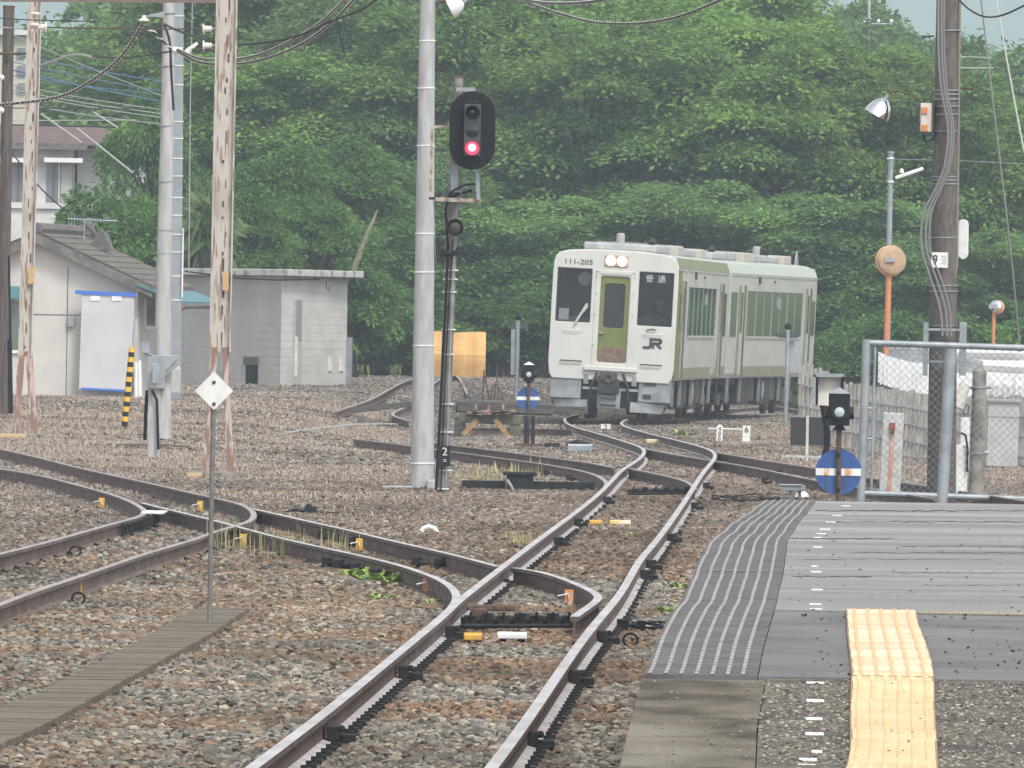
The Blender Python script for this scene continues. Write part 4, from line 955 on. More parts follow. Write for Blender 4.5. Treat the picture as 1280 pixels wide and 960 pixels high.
t1 = thing('pole_box', P(1158, 165, d), 'small white and orange fuse box on the side of the large dark pole', 'box')
MB().box(P(1157.5, 147, d - .1), (15 * d / F, .12, 36 * d / F)).build('case', mat('case_white', (.6, .58, .55), (.5, .47, .42), 8, .5), t1, bevel=.01)
for y in (138, 160): MB().box(P(1156, y, d - .17), (.07, .02, .08)).build('orange_patch', mat('orange_patch', (.6, .22, .07)), t1)
for s2 in (-1, 1): MB().box(P(1157.5 + s2 * 8, 147, d - .1), (.015, .15, .44)).build('side_rail', rust_d, t1)
MB().tube([P(1154, 168, d - .1), P(1157, 178, d - .1), P(1166, 174, d - .1), P(1170, 165, d - .1)], rad(2, d), 6).build('wire_loop', blackm, t1)
chrome = mat('chrome', (.8, .82, .82), None, rough=.08, metal=1)
flood('bell_lamp', 1099, 138, d, .34, R(-28), 'shiny bell shaped lamp on a curved arm left of the large dark pole', chrome, [(1108, 126), (1111, 118), (1116, 114), (1124, 114), (1136, 118), (1150, 126)])

# 8. fence
d = gd(1178, 632) - 2; dF = d
t0 = thing('chain_link_fence', P(1078, 630, d), 'galvanised chain link fence panel beyond the platform', 'fence')
fx = lambda x, y: P(x, y, d)
def pp(y, xl=1083, xr=1320): return 0
for (x1, y1, x2, y2, w_) in ((1083.5, 424, 1076, 632, 11), (1188.5, 436, 1177, 636, 15)): MB().tube([fx(x1, y1), fx(x2, y2)], rad(w_, d), 12).build('post', galv, t0, smooth=True)
MB().tube([fx(1083, 428.5), fx(1345, 437)], rad(8.5, d), 10).build('top_rail', galv, t0, smooth=True); MB().tube([fx(1078, 616.5), fx(1345, 626)], rad(8, d), 10).build('bottom_rail', galv, t0, smooth=True)
MB().tube([fx(1094, 432), fx(1089, 617)], rad(3.4, d), 8).build('inner_upright', galv, t0)
for y in (510, 548): MB().tube([fx(1080, y), fx(1092, y + .6)], rad(3, d), 6).build('tie', galv, t0)
mb = MB(); st = 9.6
TLx, TLy, BLy = 1088, 432, 618
Wd = 250; Hh = BLy - TLy
for k in range(-int(Hh / st) - 1, int(Wd / st) + 1):
    for sg in (1, -1):
        # line x = x0 + t, y = 0..H
        x0 = k * st; 
        pts = []
        if sg == 1: a, b_ = (x0, 0), (x0 + Hh, Hh)
        else: a, b_ = (x0 + Hh, 0), (x0, Hh)
        # clip to 0..Wd
        def clip(a, b_):
            (ax, ay), (bx2, by) = a, b_
            if ax > bx2: (ax, ay), (bx2, by) = b_, a
            if bx2 <= 0 or ax >= Wd: return None
            if ax < 0: ay += (by - ay) * (0 - ax) / (bx2 - ax); ax = 0
            if bx2 > Wd: by = ay + (by - ay) * (Wd - ax) / (bx2 - ax); bx2 = Wd
            return (ax, ay), (bx2, by)
        c_ = clip(a, b_)
        if c_:
            (ax, ay), (bx2, by) = c_; sk = lambda x, y: (TLx + x - y * .035, TLy + y + x * .034)
            mb.tube([fx(*sk(ax, ay)) + Vector((0, .01 * sg, 0)), fx(*sk(bx2, by)) + Vector((0, .01 * sg, 0))], .0030, 3, caps=False)
mb.build('wire_mesh', galv, t0)

# 9. blue disc point indicators
def point_indicator(name, px, ytop, ydisc, rdisc, ybase, d, lamp, label, base=None, edge_on=False):
    t0 = thing(name, P(px, ybase, d), label, 'point indicator'); s_ = d / F
    MB().tube([P(px, ybase + 6, d), P(px + .8, ytop + 40 * lamp, d)], rad(6.5 * lamp, d), 10).build('post', rust_d, t0)
    if rdisc:
        c = P(px + 0, ydisc, d + .05); n = 40
        MB().lathe(c, [(rdisc * s_, -.004), (rdisc * s_, .004)], (0, -1, 0), 40).build('disc', blue, t0)
        h_ = rdisc * .155; w_ = rdisc * .985
        MB().box(c + Vector((0, -.008, .0)), (2 * w_ * s_, .006, 2 * h_ * s_)).build('white_bar', white, t0)
        if lamp > .8:
            for k, ww in ((-.52, 6), (.42, 8)): MB().box(c + Vector((k * rdisc * s_, -.014, 0)), (ww * s_, .004, 2 * h_ * s_)).build('rust_streak', rustspot, t0)
            for k in (-.55, .3): MB().box(c + Vector((k * rdisc * s_, -.006, -rdisc * .5 * s_)), (3.5 * s_, .002, rdisc * .62 * s_)).build('stain', mat('blue_stain', (.05, .08, .15)), t0)
            for k in (-.75, 0, .75): MB().lathe(c + Vector((0, -.09, k * rdisc * s_)), [(.025, 0), (.02, .02), (.003, .025)], (0, -1, 0), 8).build('bolt', black, t0)
    L = lamp; cx, cy = px + 1, ytop + 22 * L
    bw = 13 * L * s_; hd_ = 20 * L * s_; c = P(cx, cy, d)
    mb = MB().box(c, (2 * bw, 2 * bw, 2 * hd_)); mb.build('lamp_case', blackm, t0, bevel=.012 * L)
    top = c + Vector((0, 0, hd_)); MB().add([top + Vector((x * bw * 1.05, y * bw * 1.05, 0)) for x, y in ((-1, -1), (1, -1), (1, 1), (-1, 1))] + [top + Vector((0, 0, 8 * L * s_))], [(0, 1, 4), (1, 2, 4), (2, 3, 4), (3, 0, 4), (3, 2, 1, 0)]).build('roof', galv if lamp > .8 else white, t0)
    q = c + Vector((0, -bw - .002, -3 * L * s_)); MB().lathe(q, [(9.5 * L * s_, 0), (9.5 * L * s_, .03 * L), (7 * L * s_, .03 * L)], (0, -1, 0), 20).build('lens_ring', black, t0)
    MB().lathe(q + Vector((0, -.01, 0)), [(6.6 * L * s_, 0), (6 * L * s_, .025 * L), (2 * L * s_, .04 * L)], (0, -1, 0), 18).build('lens', glass('grey_lens', (.42, .48, .5), 1), t0, smooth=True)
    for s2 in (-1, 1): MB().lathe(c + Vector((s2 * bw, 0, -4 * L * s_)), [(8 * L * s_, 0), (8 * L * s_, 5 * L * s_), (6 * L * s_, 5.2 * L * s_)], (s2, 0, 0), 14).build('side_lens', black, t0)
    MB().lathe(P(cx, ytop + 43 * L, d), [(9 * L * s_, -.05 * L), (4 * L * s_, 0.02), (5 * L * s_, .05 * L)], (0, 0, 1), 10).build('collar', black, t0)
    return t0
dI = 148
point_indicator('point_indicator', 1048, 490, 590, 28.8, 630, dI, 1.0, 'large blue disc with a white bar under a black lamp left of the fence')
dI2 = gd(662, 560)
t1 = point_indicator('point_indicator', 660, 455, 498, 14.5, 556, dI2, .52, 'smaller blue disc signal in front of the train left corner')
for a in ((657, 535), (666, 535)): MB().box(P(a[0], 541, dI2), (5 * dI2 / F, .2, 42 * dI2 / F)).build('base_frame', black, t1, bevel=.008)
MB().box(P(661, 558, dI2), (.55, .6, .1)).build('base_plate', rust_d, t1)
q = G(700, 560); tag(MB().box(P(702, 561, dI2) , (1.2, .25, .07)).box(P(690, 558, dI2), (.3, .3, .12)).tube([P(708, 556, dI2 + 2), P(722, 552, dI2 + 2), P(735, 556, dI2 + 2)], .05, 6).build('rod_cover', black), 'black rod cover on the gravel beside the smaller blue disc', 'rod')
# old station masts with dark cross heads
def crosshead(px, y0, yb, pxb, d, w_, label, wd=5):
    t0 = thing('signal_mast', P(pxb, yb, d), label, 'signal mast', 'grey masts with cross shaped heads'); s_ = d / F
    MB().tube([P(pxb, yb + 3, d), P(px, y0 + 6, d)], rad(wd, d), 10).build('post', galv, t0, smooth=True)
    c = P(px, y0 + 16, d)
    MB().prism([c + Vector((x * s_, 0, z * s_)) for x, z in ((-w_, 2), (-w_ * .3, 3), (0, 6), (w_ * .3, 3), (w_, 2), (w_ * .85, -3), (w_ * .3, -3.5), (0, -5), (-w_ * .3, -3.5), (-w_ * .85, -3))], (0, .12, 0)).build('cross_head', mat('dark_grey_head', (.06, .065, .07)), t0, bevel=.01)
    MB().lathe(P(px, y0 + 5, d), [(2.5 * s_, -4 * s_), (4.5 * s_, -2 * s_), (4.5 * s_, 1 * s_), (2 * s_, 4 * s_)], (0, 0, 1), 10).build('cap', blackm, t0)
    return t0
t1 = crosshead(985, 403, 530, 982, 262, 15, 'grey mast with dark cross head in front of the second rail car')
MB().box(P(989, 445, 262.2), (.14, .12, .66)).build('cable_case', galv, t1)
dm = 300
t1 = crosshead(647.5, 392, 508, 645, dm, 14, 'grey mast with dark cross head left of the train', 6)
MB().box(P(641, 440, dm), (.1, .1, 1.15)).build('cable_case', galv, t1)

# 10. things beyond the platform to the right
d = gd(1113, 640) if False else 158
t0 = thing('marker_post', P(1113, 634, d), 'white concrete post with a rust streak behind the fence', 'post')
a, b_ = P(1111, 632, d), P(1117, 516, d); v = b_ - a; rot = v.to_track_quat('Z', 'Y').to_matrix()
wp = mat('old_white_post', (.55, .55, .53), (.42, .42, .41), 8, .8)
MB().box((a + b_) / 2, (26 * d / F, .2, v.length), Matrix.Rotation(math.atan2(v.x, v.z), 3, 'Y')).build('body', wp, t0, bevel=.012)
pbar(MB(), (1111, 628), (1116.5, 531), d - .112, 4.5, .012).build('rust_streak', mat('deep_rust', (.5, .19, .09), (.62, .45, .36), 6, lo=.35, hi=.75), t0)
MB().box(P(1115.5, 533, d - .12), (.075, .05, .1)).box(P(1112, 628, d - .12), (.07, .05, .2)).build('rusty_fixing', mat('red_rust', (.28, .07, .04)), t0)
MB().box(P(1115.5, 540, d - .14), (.045, .05, .04)).build('bolt', black, t0)
# white trunking
t0 = thing('cable_trunking', P(1196, 626, d), 'white cable trunking boxes behind the fence beside the round post', 'trunking')
MB().box(P(1197, 590, d), (.25, .15, 68 * d / F)).build('lower_box', white, t0, bevel=.01); MB().box(P(1206, 554, d + .05), (.12, .12, 64 * d / F)).build('upper_duct', white, t0, bevel=.01)
MB().tube([P(1201, 541, d - .12), P(1207, 544, d - .12), P(1209.5, 560, d - .12), P(1209, 590, d - .12)], rad(3, d), 8).build('cable', blackm, t0)
# round concrete post + lamp housing
d = 156; t0 = thing('concrete_post', P(1222, 636, d), 'weathered round concrete post with metal straps behind the fence', 'post')
taper(MB(), [(1219.5, 640), (1222.5, 540), (1224.5, 464), (1224.5, 460)], [21, 18, 17.5, 10], d, 16).build('shaft', mat('stained_post', (.30, .28, .25), (.16, .14, .12), 5, .9, bump=.3), t0, smooth=True)
for x, y in ((1223.5, 484), (1221, 566)): MB().tube([P(x, y - 1.2, d), P(x, y + 1.2, d)], rad(20, d), 16).tube([P(x + 9, y, d), P(x + 15, y, d)], rad(5, d), 6).build('strap', galv, t0)
t1 = thing('cylinder_lamp', P(1203, 498, d), 'white cylindrical lamp tilted downward on the round concrete post', 'lamp')
MB().tube([P(1207, 480, d - .1), P(1204, 488, d - .1), P(1195, 508, d - .1)], [rad(12, d), rad(15, d), rad(21, d)], 18).tube([P(1207, 480, d - .1), P(1208, 478, d - .1)], rad(12, d), 18, r2=rad(7, d)).build('housing', mat('lamp_cream', (.60, .58, .52)), t1, smooth=True)
MB().tube([P(1195, 508, d - .1), P(1194.6, 509, d - .1)], rad(18, d), 18).build('lens', blackm, t1)
MB().tube([P(1204, 484, d - .1), P(1222, 486, d - .05)], rad(3, d), 6).build('arm', rust_d, t1)
MB().tube([P(1207, 508, d - .1), P(1204, 514, d - .1), P(1206, 519, d - .1), P(1210, 517, d - .1), P(1211, 508, d - .1), P(1206, 505, d - .1)], rad(1.5, d), 5).build('wire', blackm, t1)
d = gd(1250, 586); t0 = thing('equipment_cabinet', P(1252, 585, d), 'pale grey cabinet standing behind the fence at the right edge', 'cabinet')
MB().box(P(1253, 542, d), (39 * d / F, .5, 82 * d / F), Matrix.Rotation(-ROLL * -1, 3, 'Y')).build('case', mat('cabinet_grey', (.42, .42, .42), (.36, .36, .36), 4, .6), t0, bevel=.012)
MB().box(P(1254, 501, d), (44 * d / F, .6, 4 * d / F), Matrix.Rotation(ROLL, 3, 'Y')).build('lid', galv, t0, bevel=.01)
MB().box(P(1255, 521, d - .255), (38 * d / F, .012, .012), Matrix.Rotation(ROLL, 3, 'Y')).build('door_seam', galv, t0)
# mirror box on curved dark post, two panel dark sign
d = 172; t0 = thing('mirror_box', P(1024, 585, d), 'square white framed mirror on a curved dark post beside the black lamp', 'mirror')
MB().tube(spline([P(1028, 580, d), P(1033, 560, d), P(1034, 540, d), P(1030, 515, d), P(1028, 505, d)], 5), rad(8, d), 8).build('post', blackm, t0, smooth=True)
MB().box(P(1035, 489, d), (31 * d / F, .15, 36 * d / F)).build('panel', mat('stained_mirror', (.66, .63, .57), (.33, .2, .14), 1.6, .35, lo=.48, hi=.75), t0, bevel=.005)
mb = MB(); f_ = d / F
for x0, x1, y0, y1, m_ in ((1016, 1055, 467, 471.5, 0), (1016.5, 1019, 468, 506, 0), (1051, 1054.5, 471, 500, 1), (1020, 1022.5, 471, 506, 1)):
    MB().box(P((x0 + x1) / 2, (y0 + y1) / 2, d - .12), ((x1 - x0) * f_, .2, (y1 - y0) * f_)).build('frame', (galv, blackm)[m_], t0)
d = 185; t0 = thing('back_of_sign', P(1009, 570, d), 'two dark square panels on a pale post left of the blue disc', 'sign'); f_ = d / F
for x0, x1 in ((988, 1007.5), (1011, 1033)): MB().box(P((x0 + x1) / 2, 539, d), ((x1 - x0) * f_, .02, 35 * f_)).build('panel', mat('dark_panel', (.035, .037, .04)), t0)
MB().box(P(1009, 548, d), (3.4 * f_, .05, 56 * f_)).build('post', wp, t0)
lump('concrete_block', 1005, 574, (.8, .4, .06), concrete, 'low pale concrete slab below the two dark panels', 'slab')
# km posts
def small_post(px, yb, w_, h_, txts, label, pointed, rot=0):
    q = G(px, yb); d = q.y; f_ = d / F; t0 = thing('distance_marker', q, label, 'marker post', 'small white trackside markers'); c = q + Vector((0, 0, 0))
    W2, H2 = w_ * f_ / 2, h_ * f_
    poly = [(-W2, 0), (W2, 0), (W2, H2 * .88), (0, H2), (-W2, H2 * .88)] if pointed else [(-W2, 0), (W2, 0), (W2, H2), (-W2, H2)]
    MB().prism([c + Vector((x + z * .03, 0, z)) for x, z in poly], (0, .08, 0)).build('board', white, t0)
    for k, (tx, zz, sz) in enumerate(txts): put_text('marker_lettering', tx, sz * f_, c + Vector((zz * H2 * .03, -.006, zz * H2)), black, t0)
small_post(899, 553, 8, 23, [('4', .74, 7), ('0', .47, 7), ('0', .20, 7)], 'white pointed post reading 400 right of the track', True)
small_post(932.5, 554, 9.5, 22, [('6', .76, 11)], 'white square topped post reading 6', False)
small_post(757, 538, 12, 8, [('2', .5, 9)], 'small white plate reading 2 between the rails before the train', False)
tag(MB().tube([P(885, 535.5, gd(899, 553) + 1), P(930, 537, gd(899, 553) + 1)], .015, 5).build('thin_rod', white), 'thin white rod behind the 400 post', 'rod')
# street lamp and mirrors far right
def slim_lamp():
    d = 255; t0 = thing('street_lamp', P(1109, 470, d), 'slim blue grey street lamp with a flat white head', 'street lamp')
    MB().tube([P(1108, 480, d), P(1113.5, 190, d)], [rad(8, d), rad(6.5, d)], 10).build('pole', bluegrey, t0, smooth=True)
    MB().tube([P(1113.5, 192, d), P(1113.6, 189, d)], rad(9, d), 10).build('cap', galv, t0)
    for y in (198, 227): MB().tube([P(1113, y - 1, d), P(1113, y + 1, d)], rad(9.5, d), 10).build('collar', whitemark, t0)
    pbar(MB(), (1119, 222.5), (1154, 210.5), d, 4.4, .2).build('lamp_head', white, t0, bevel=.02); MB().lathe(P(1127, 215, d), [(.05, -.02), (.045, .05), (.01, .08)], (0, 0, 1), 10).build('sensor', white, t0)
slim_lamp()
def conv_mirror(px, yc, rx, pxb, yb, d, label, ang, face=0):
    t0 = thing('traffic_mirror', P(pxb, yb, d), label, 'traffic mirror', 'orange traffic mirrors'); f_ = d / F
    MB().tube([P(pxb, yb, d), P(px - (4 if rx > 10 else 2), yc, d)], rad(7 if rx > 10 else 4.5, d), 10).build('post', orange, t0, smooth=True)
    ax = Vector((math.sin(ang), -math.cos(ang), .12)).normalized(); c = P(px, yc, d - .1); r = rx * f_
    MB().lathe(c, [(r * .5, .02), (r * .9, .0), (r, -.03), (r, -.12), (r * .97, -.12)], ax, 28).build('back_shell', mat('mirror_back', (.42, .29, .19), (.34, .24, .16), 6), t0, smooth=True)
    MB().lathe(c, [(r * 1.02, -.1), (r * 1.06, -.16), (r * 1.0, -.2)], ax, 28).build('rim', mat('orange_rim', (.78, .42, .22)), t0, smooth=True)
    if face: MB().lathe(c, [(r * .97, .01), (r * .5, .05), (.01, .07)], ax, 24).build('mirror_face', chrome, t0, smooth=True)
    MB().box(c + Vector((-.06, -.06, 0)), (12 * f_, .1, 5 * f_)).build('bracket', galv, t0)
conv_mirror(1116, 325, 18.5, 1107, 450, 236, 'round orange backed traffic mirror on an orange pole', R(18))
conv_mirror(1244.5, 383, 8, 1241, 445, 300, 'smaller orange poled traffic mirror at the far right', R(-25), 1)
# guard rails
wg = mat('guard_white', (.74, .76, .78), (.6, .62, .64), 3, .5)
def guard(pts, h_, d, label, wave=True, posts=()):
    t0 = thing('guard_rail', P(pts[0][0], pts[0][1] + h_, d[0]), label, 'guard rail'); n = len(pts); mb = MB()
    for i in range(n - 1):
        a, b_ = P(*pts[i], d[i]), P(*pts[i + 1], d[i + 1]); f_ = d[i] / F
        prof = [(0, 0), (-.04, -.08), (0, -.16), (.03, -.22), (0, -.28), (-.04, -.36), (0, -.42)] if wave else [(0, 0), (0, -h_ * f_)]
        for j in range(len(prof) - 1):
            o1, o2 = Vector((0, prof[j][0], prof[j][1])), Vector((0, prof[j + 1][0], prof[j + 1][1])); mb.add([a + o1, b_ + o1, b_ + o2, a + o2], [(0, 1, 2, 3)])
    o = mb.build('beam', wg, t0); md = o.modifiers.new('thick', 'SOLIDIFY'); md.thickness = .02
    for x, y, dd in posts: MB().tube([P(x, y, dd), P(x, y + 40, dd)], rad(9, dd), 8).build('post', wg, t0)
    return t0
t1 = guard([(1098, 440), (1112, 446), (1135, 452), (1160, 455), (1175, 455)], 38, [233, 234, 235, 236, 237], 'white panelled road barrier left of the large dark pole', False)
mb = MB()
for i, x in enumerate(np.arange(1101, 1162, 5.2)): mb.box(P(x, 463 + (x - 1100) * .18, 232.6 + (x - 1100) * .05), (.028, .03, .56))
mb.build('rib', wg, t1)
guard([(1105, 434), (1140, 431), (1190, 436), (1300, 438)], 20, [262, 258, 256, 256], 'distant white ribbed guard rail along the road, upper one', True, [(1215, 455, 256.3), (1230, 455, 256.3), (1254, 455, 256.3), (1277, 455, 256.3)])
guard([(1195, 442), (1230, 452), (1300, 456)], 20, [248, 246, 246], 'white guard rail behind the round concrete post, lower one', True)
t1 = guard([(1195, 466), (1240, 466), (1300, 468)], 34, [240, 240, 240], 'white road barrier with round studs behind the grey cabinet', False)
mb = MB()
for x in (1245, 1260, 1275): mb.lathe(P(x, 481, 239.8), [(.08, 0), (.06, .03), (.02, .04)], (0, -1, 0), 12)
for x in range(1236, 1300, 7): mb.box(P(x, 482, 239.8), (.03, .05, .5))
mb.build('stud', wg, t1)
# stake fence (closely set grey concrete stakes tied with wire)
t0 = thing('stake_fence', P(1110, 560, 226), 'old grey fence of upright stakes tied with wires behind the tracks', 'fence'); rg = random.Random(3); stk_m = mat('grey_stakes', (.32, .315, .30), (.20, .195, .18), 5, .9, bump=.4, stretch=(3, 3, .8))
pa = [(998, 452, 560, 262), (1015, 456, 560, 250), (1060, 478, 560, 226), (1100, 482, 566, 222), (1135, 488, 572, 216), (1165, 492, 578, 212), (1240, 494, 590, 206), (1310, 496, 600, 202)]
x = 1000.0
while x < 1308:
    yt = np.interp(x, [p[0] for p in pa], [p[1] for p in pa]) + rg.uniform(-2, 3); yb = np.interp(x, [p[0] for p in pa], [p[2] for p in pa]); d = float(np.interp(x, [p[0] for p in pa], [p[3] for p in pa]))
    a, b_ = P(x, yt, d), P(x - 1, yb, d); MB().box((a + b_) / 2 + Vector((0, rg.uniform(-.03, .03), 0)), (4.3 * d / F, .06, (a - b_).length), Matrix.Rotation(rg.uniform(-.02, .02), 3, 'Y')).build('stake', stk_m, t0); x += 4.9

for f0 in (.25, .5, .75):
    MB().tube([P(p[0], p[1] + (p[2] - p[1]) * f0 + (2 if i % 2 else 0), p[3] - .1) for i, p in enumerate(pa)], .022, 5).build('wire', galv, t0)
# buffer stop and junk
dB = gd(640, 548) ; f_ = dB / F
t0 = thing('buffer_stop', P(620, 552, dB), 'old timber buffer stop with yellow braces', 'buffer stop')
tim = mat('dark_timber', (.06, .058, .052), (.10, .095, .08), 5, .9, bump=.4, stretch=(.6, 4, 4)); grey_t = mat('mossy_timber', (.14, .13, .10), (.09, .10, .065), 5, .9, bump=.4)
pbar(MB(), (572, 508), (692, 512), dB + .3, 13, .25).build('back_beam', tim, t0, bevel=.02); pbar(MB(), (574, 522), (650, 525), dB, 13, .25).build('front_beam', grey_t, t0, bevel=.02)
for x0 in (575, 644): MB().box(P(x0, 538, dB), (14 * f_, .22, 34 * f_)).build('timber_post', tim if x0 < 600 else grey_t, t0, bevel=.015)
for a, b_ in (((597, 524), (578, 544)), ((619, 524), (641, 553))): pbar(MB(), a, b_, dB - .2, 6.5, .05).build('yellow_brace', mat('brace_yellow', (.38, .24, .09), (.22, .14, .07), 14), t0)
mb = MB(); rg = random.Random(5)
for i in range(9): mb.box(P(590 + i * 6, 515 + rg.uniform(-1, 2), dB - .2), (.2, .25, .05), Matrix.Rotation(rg.uniform(-.2, .2), 3, 'Y'))
for x0 in (595, 611, 629): mb.box(P(x0, 509, dB - .2), (.05, .06, .12))
mb.build('bolted_plate', mat('pinkish_rust', (.36, .25, .2), (.16, .09, .07), 10), t0)
MB().tube([P(690, 511, dB + .4), P(570, 507, dB + .4)], .14, 8).build('pipe', tim, t0)
tag(pbar(pbar(MB(), (690, 512), (735, 513), dB + .5, 9, .2), (440, 513), (515, 505), dB + 6, 7, .2).build('timber_baulk', tim, bevel=.01), 'dark timber baulks lying behind the buffer stop', 'timber')
mb = MB()
for a, b_ in (((605, 462), (603, 508)), ((606, 470), (612, 500)), ((612, 500), (616, 508)), ((619, 480), (618, 506)), ((621, 458), (622, 500)), ((623, 485), (632, 506)), ((597, 505), (604, 498)), ((616, 483), (612, 505))):
    mb.tube([P(*a, dB + 8), P(*b_, dB + 8)], rad(2.2, dB), 5)
tag(mb.build('rusty_rods', rust_d), 'bundle of leaning rusty rods right of the orange tarpaulin', 'rods')
# tarp wagon
d = 338; f_ = d / F; t0 = thing('covered_trolley', P(575, 480, d), 'track trolley covered with an orange tarpaulin', 'trolley')
tarp = mat('orange_tarp', (.62, .36, .13), (.52, .29, .10), 2.5, .7, bump=.3)
pts = []; NX, NZ = 14, 8
bm = MB(); X0, X1 = P(528, 440, d).x, P(607, 440, d).x; z0, z1 = P(575, 472, d).z, P(575, 415, d).z
for j in range(NZ + 1):
    for i in range(NX + 1):
        u, v = i / NX, j / NZ; bulge = .06 * math.sin(v * 3.1) + .02 * math.sin(u * 23); y_ = d - .0 + (.55 * max(0, (v - .48)) / .52 if v > .48 else 0) - bulge
        bm.v.append((X0 + (X1 - X0) * u - (.0 if v < .5 else 0), y_, z0 + (z1 - z0) * v + .015 * math.sin(u * 9) * (1 if j in (0, NZ) else 0)))
for j in range(NZ):
    for i in range(NX): a = j * (NX + 1) + i; bm.f.append((a, a + 1, a + NX + 2, a + NX + 1)); bm.m.append(0)
n0 = len(bm.v); back = [(X1, d + 2, z0), (X1, d + 2, z1 - .1), (X0, d + 2, z1 - .1), (X0, d + 2, z0)]
bm.v += back; tr_, tl_ = NZ * (NX + 1) + NX, NZ * (NX + 1)
bm.f += [tuple([NX] + [n0, n0 + 1] + [j * (NX + 1) + NX for j in range(NZ, 0, -1)]), (tl_, tr_, n0 + 1, n0 + 2), (0, n0 + 3, n0 + 2, tl_)]; bm.m += [0] * 3
bm.build('tarpaulin', tarp, t0)
MB().box(((X0 + X1) / 2, d + 1, z0 - .04), (X1 - X0 - .1, 1.9, .12)).build('chassis', blackm, t0)
for x_ in (X0 + .3, X1 - .35):
    MB().lathe((x_, d + .05, z0 - .14), [(.14, 0), (.14, .06), (.1, .07)], (0, -1, 0), 14).build('wheel', rust_d, t0)

# dead snag
tag(MB().tube([P(440, 345, 318), P(449, 318, 318), P(458, 295, 318), P(468, 272, 318), (P(472, 262, 318))], [.09, .08, .06, .04, .015], 7).tube([P(467, 275, 318), P(463, 285, 318)], [.05, .02], 5).build('dead_trunk', mat('bare_wood', (.26, .24, .17), (.12, .15, .07), 5)), 'bare broken pale trunk rising behind the block shed', 'dead tree')

# ================================================================== BUILDINGS
def tf(base, yaw):
    c_, s_ = math.cos(yaw), math.sin(yaw); return lambda u, v, z: Vector((base.x + u * c_ + v * s_, base.y - u * s_ + v * c_, base.z + z))
class LB(MB):
    """boxes in a yawed building frame"""
    def __init__(s, T, yaw): super().__init__(); s.T = T; s.rot = Matrix.Rotation(-yaw, 3, 'Z')
    def b(s, u0, u1, v0, v1, z0, z1, m=0): s.box(s.T((u0 + u1) / 2, (v0 + v1) / 2, (z0 + z1) / 2), (abs(u1 - u0), abs(v1 - v0), abs(z1 - z0)), s.rot, m); return s
# station house with gable
d = 258; f_ = d / F; yaw = R(6.5); base = P(45, 493, d); base.z = P(45, 493, d).z; T = tf(base, yaw)
px_u = lambda x: (x - 45) * f_
zz = lambda y, x=45: (P(x, y, d).z - base.z)
wallm = mat('cream_panel_wall', (.54, .525, .495), (.49, .475, .45), 2, .8); roofm = mat('brown_roof_tiles', (.16, .14, .12), (.11, .10, .088), 6, .9, bump=.6, stretch=(1, 1, 1)); fascia = mat('grey_fascia', (.17, .16, .15), (.11, .105, .1), 5, .85); teal = mat('teal_awning', (.06, .19, .22), (.05, .15, .18), 4, .5)
t0 = thing('station_house', base, 'cream panelled hut with brown tiled gable roof at the left edge', 'house')
ue = px_u(172); ze = zz(352, 110); za = zz(303); dep = 6.0
MB().prism([T(-ue, 0, -.4), T(ue, 0, -.4), T(ue, 0, ze), T(0, 0, za), T(-ue, 0, ze)], T(0, dep, 0) - T(0, 0, 0)).build('wall', wallm, t0)
ov = .28
for s2 in (-1, 1):
    e1 = (s2 * (ue + .35), ze - .2); ap = (0, za + .12); th = .12
    MB().prism([T(e1[0], -ov, e1[1]), T(ap[0], -ov, ap[1]), T(ap[0], -ov, ap[1] + th), T(e1[0], -ov, e1[1] + th)], T(0, dep + 2 * ov, 0) - T(0, 0, 0)).build('roof_slope', roofm, t0)
    # tile courses
    mb = MB()
    for k in range(9):
        q0 = k / 9; u = e1[0] * (1 - q0) + ap[0] * q0; z = e1[1] * (1 - q0) + ap[1] * q0 + th; u2 = e1[0] * (1 - q0 - .1) + ap[0] * (q0 + .1); z2 = e1[1] * (1 - q0 - .1) + ap[1] * (q0 + .1) + th
        mb.prism([T(u, -ov - .02, z), T(u2, -ov - .02, z2 + .005), T(u2, -ov - .02, z2 + .01), T(u, -ov - .02, z + .025)], T(0, dep + 2 * ov, 0) - T(0, 0, 0))
    mb.build('tile_course', roofm, t0)
    MB().prism([T(e1[0], -ov - .03, e1[1] - .12), T(0, -ov - .03, ap[1] - .14), T(0, -ov - .03, ap[1] + .06), T(e1[0], -ov - .03, e1[1] + .1)], T(0, .05, 0) - T(0, 0, 0)).build('bargeboard', fascia, t0)
MB().tube([T(0, -ov, za + .3), T(0, dep + ov, za + .3)], .13, 8).build('ridge', fascia, t0)
mb = MB(); mb.prism([T(.0, dep + ov - .3, za + .2), T(.35, dep + ov - .3, za + .25), T(.2, dep + ov - .3, za + .62), T(0, dep + ov - .3, za + .5)], T(0, .2, 0) - T(0, 0, 0)); mb.build('ridge_ornament', fascia, t0)
MB().prism([T(.55, dep * .6, za - .1), T(1.1, dep * .6, za - .15), T(.95, dep * .6, za + .22), T(.8, dep * .6, za + .35)], T(0, .3, 0) - T(0, 0, 0)).build('ridge_ornament', fascia, t0)
for x0 in (83,): LB(T, yaw).b(px_u(x0) - .008, px_u(x0) + .008, -.012, 0, -.3, ze + .3).build('panel_joint', fascia, t0)
LB(T, yaw).b(-ue, ue, -.01, 0, zz(393) - .008, zz(393) + .008).build('panel_joint', fascia, t0)
LB(T, yaw).b(px_u(-6), px_u(25), -.02, .02, zz(438), zz(376)).build('window', glass('window_pane', (.12, .15, .13), 1), t0)
LB(T, yaw).b(px_u(-8), px_u(28), -.06, 0, zz(442), zz(438)).b(px_u(25), px_u(28), -.05, 0, zz(438), zz(374)).build('window_frame', white, t0)
MB().prism([T(px_u(-30), -.01, zz(360)), T(px_u(27), -.01, zz(360)), T(px_u(28), -.45, zz(374)), T(px_u(-30), -.45, zz(374))], (0, 0, .03)).build('window_awning', teal, t0)
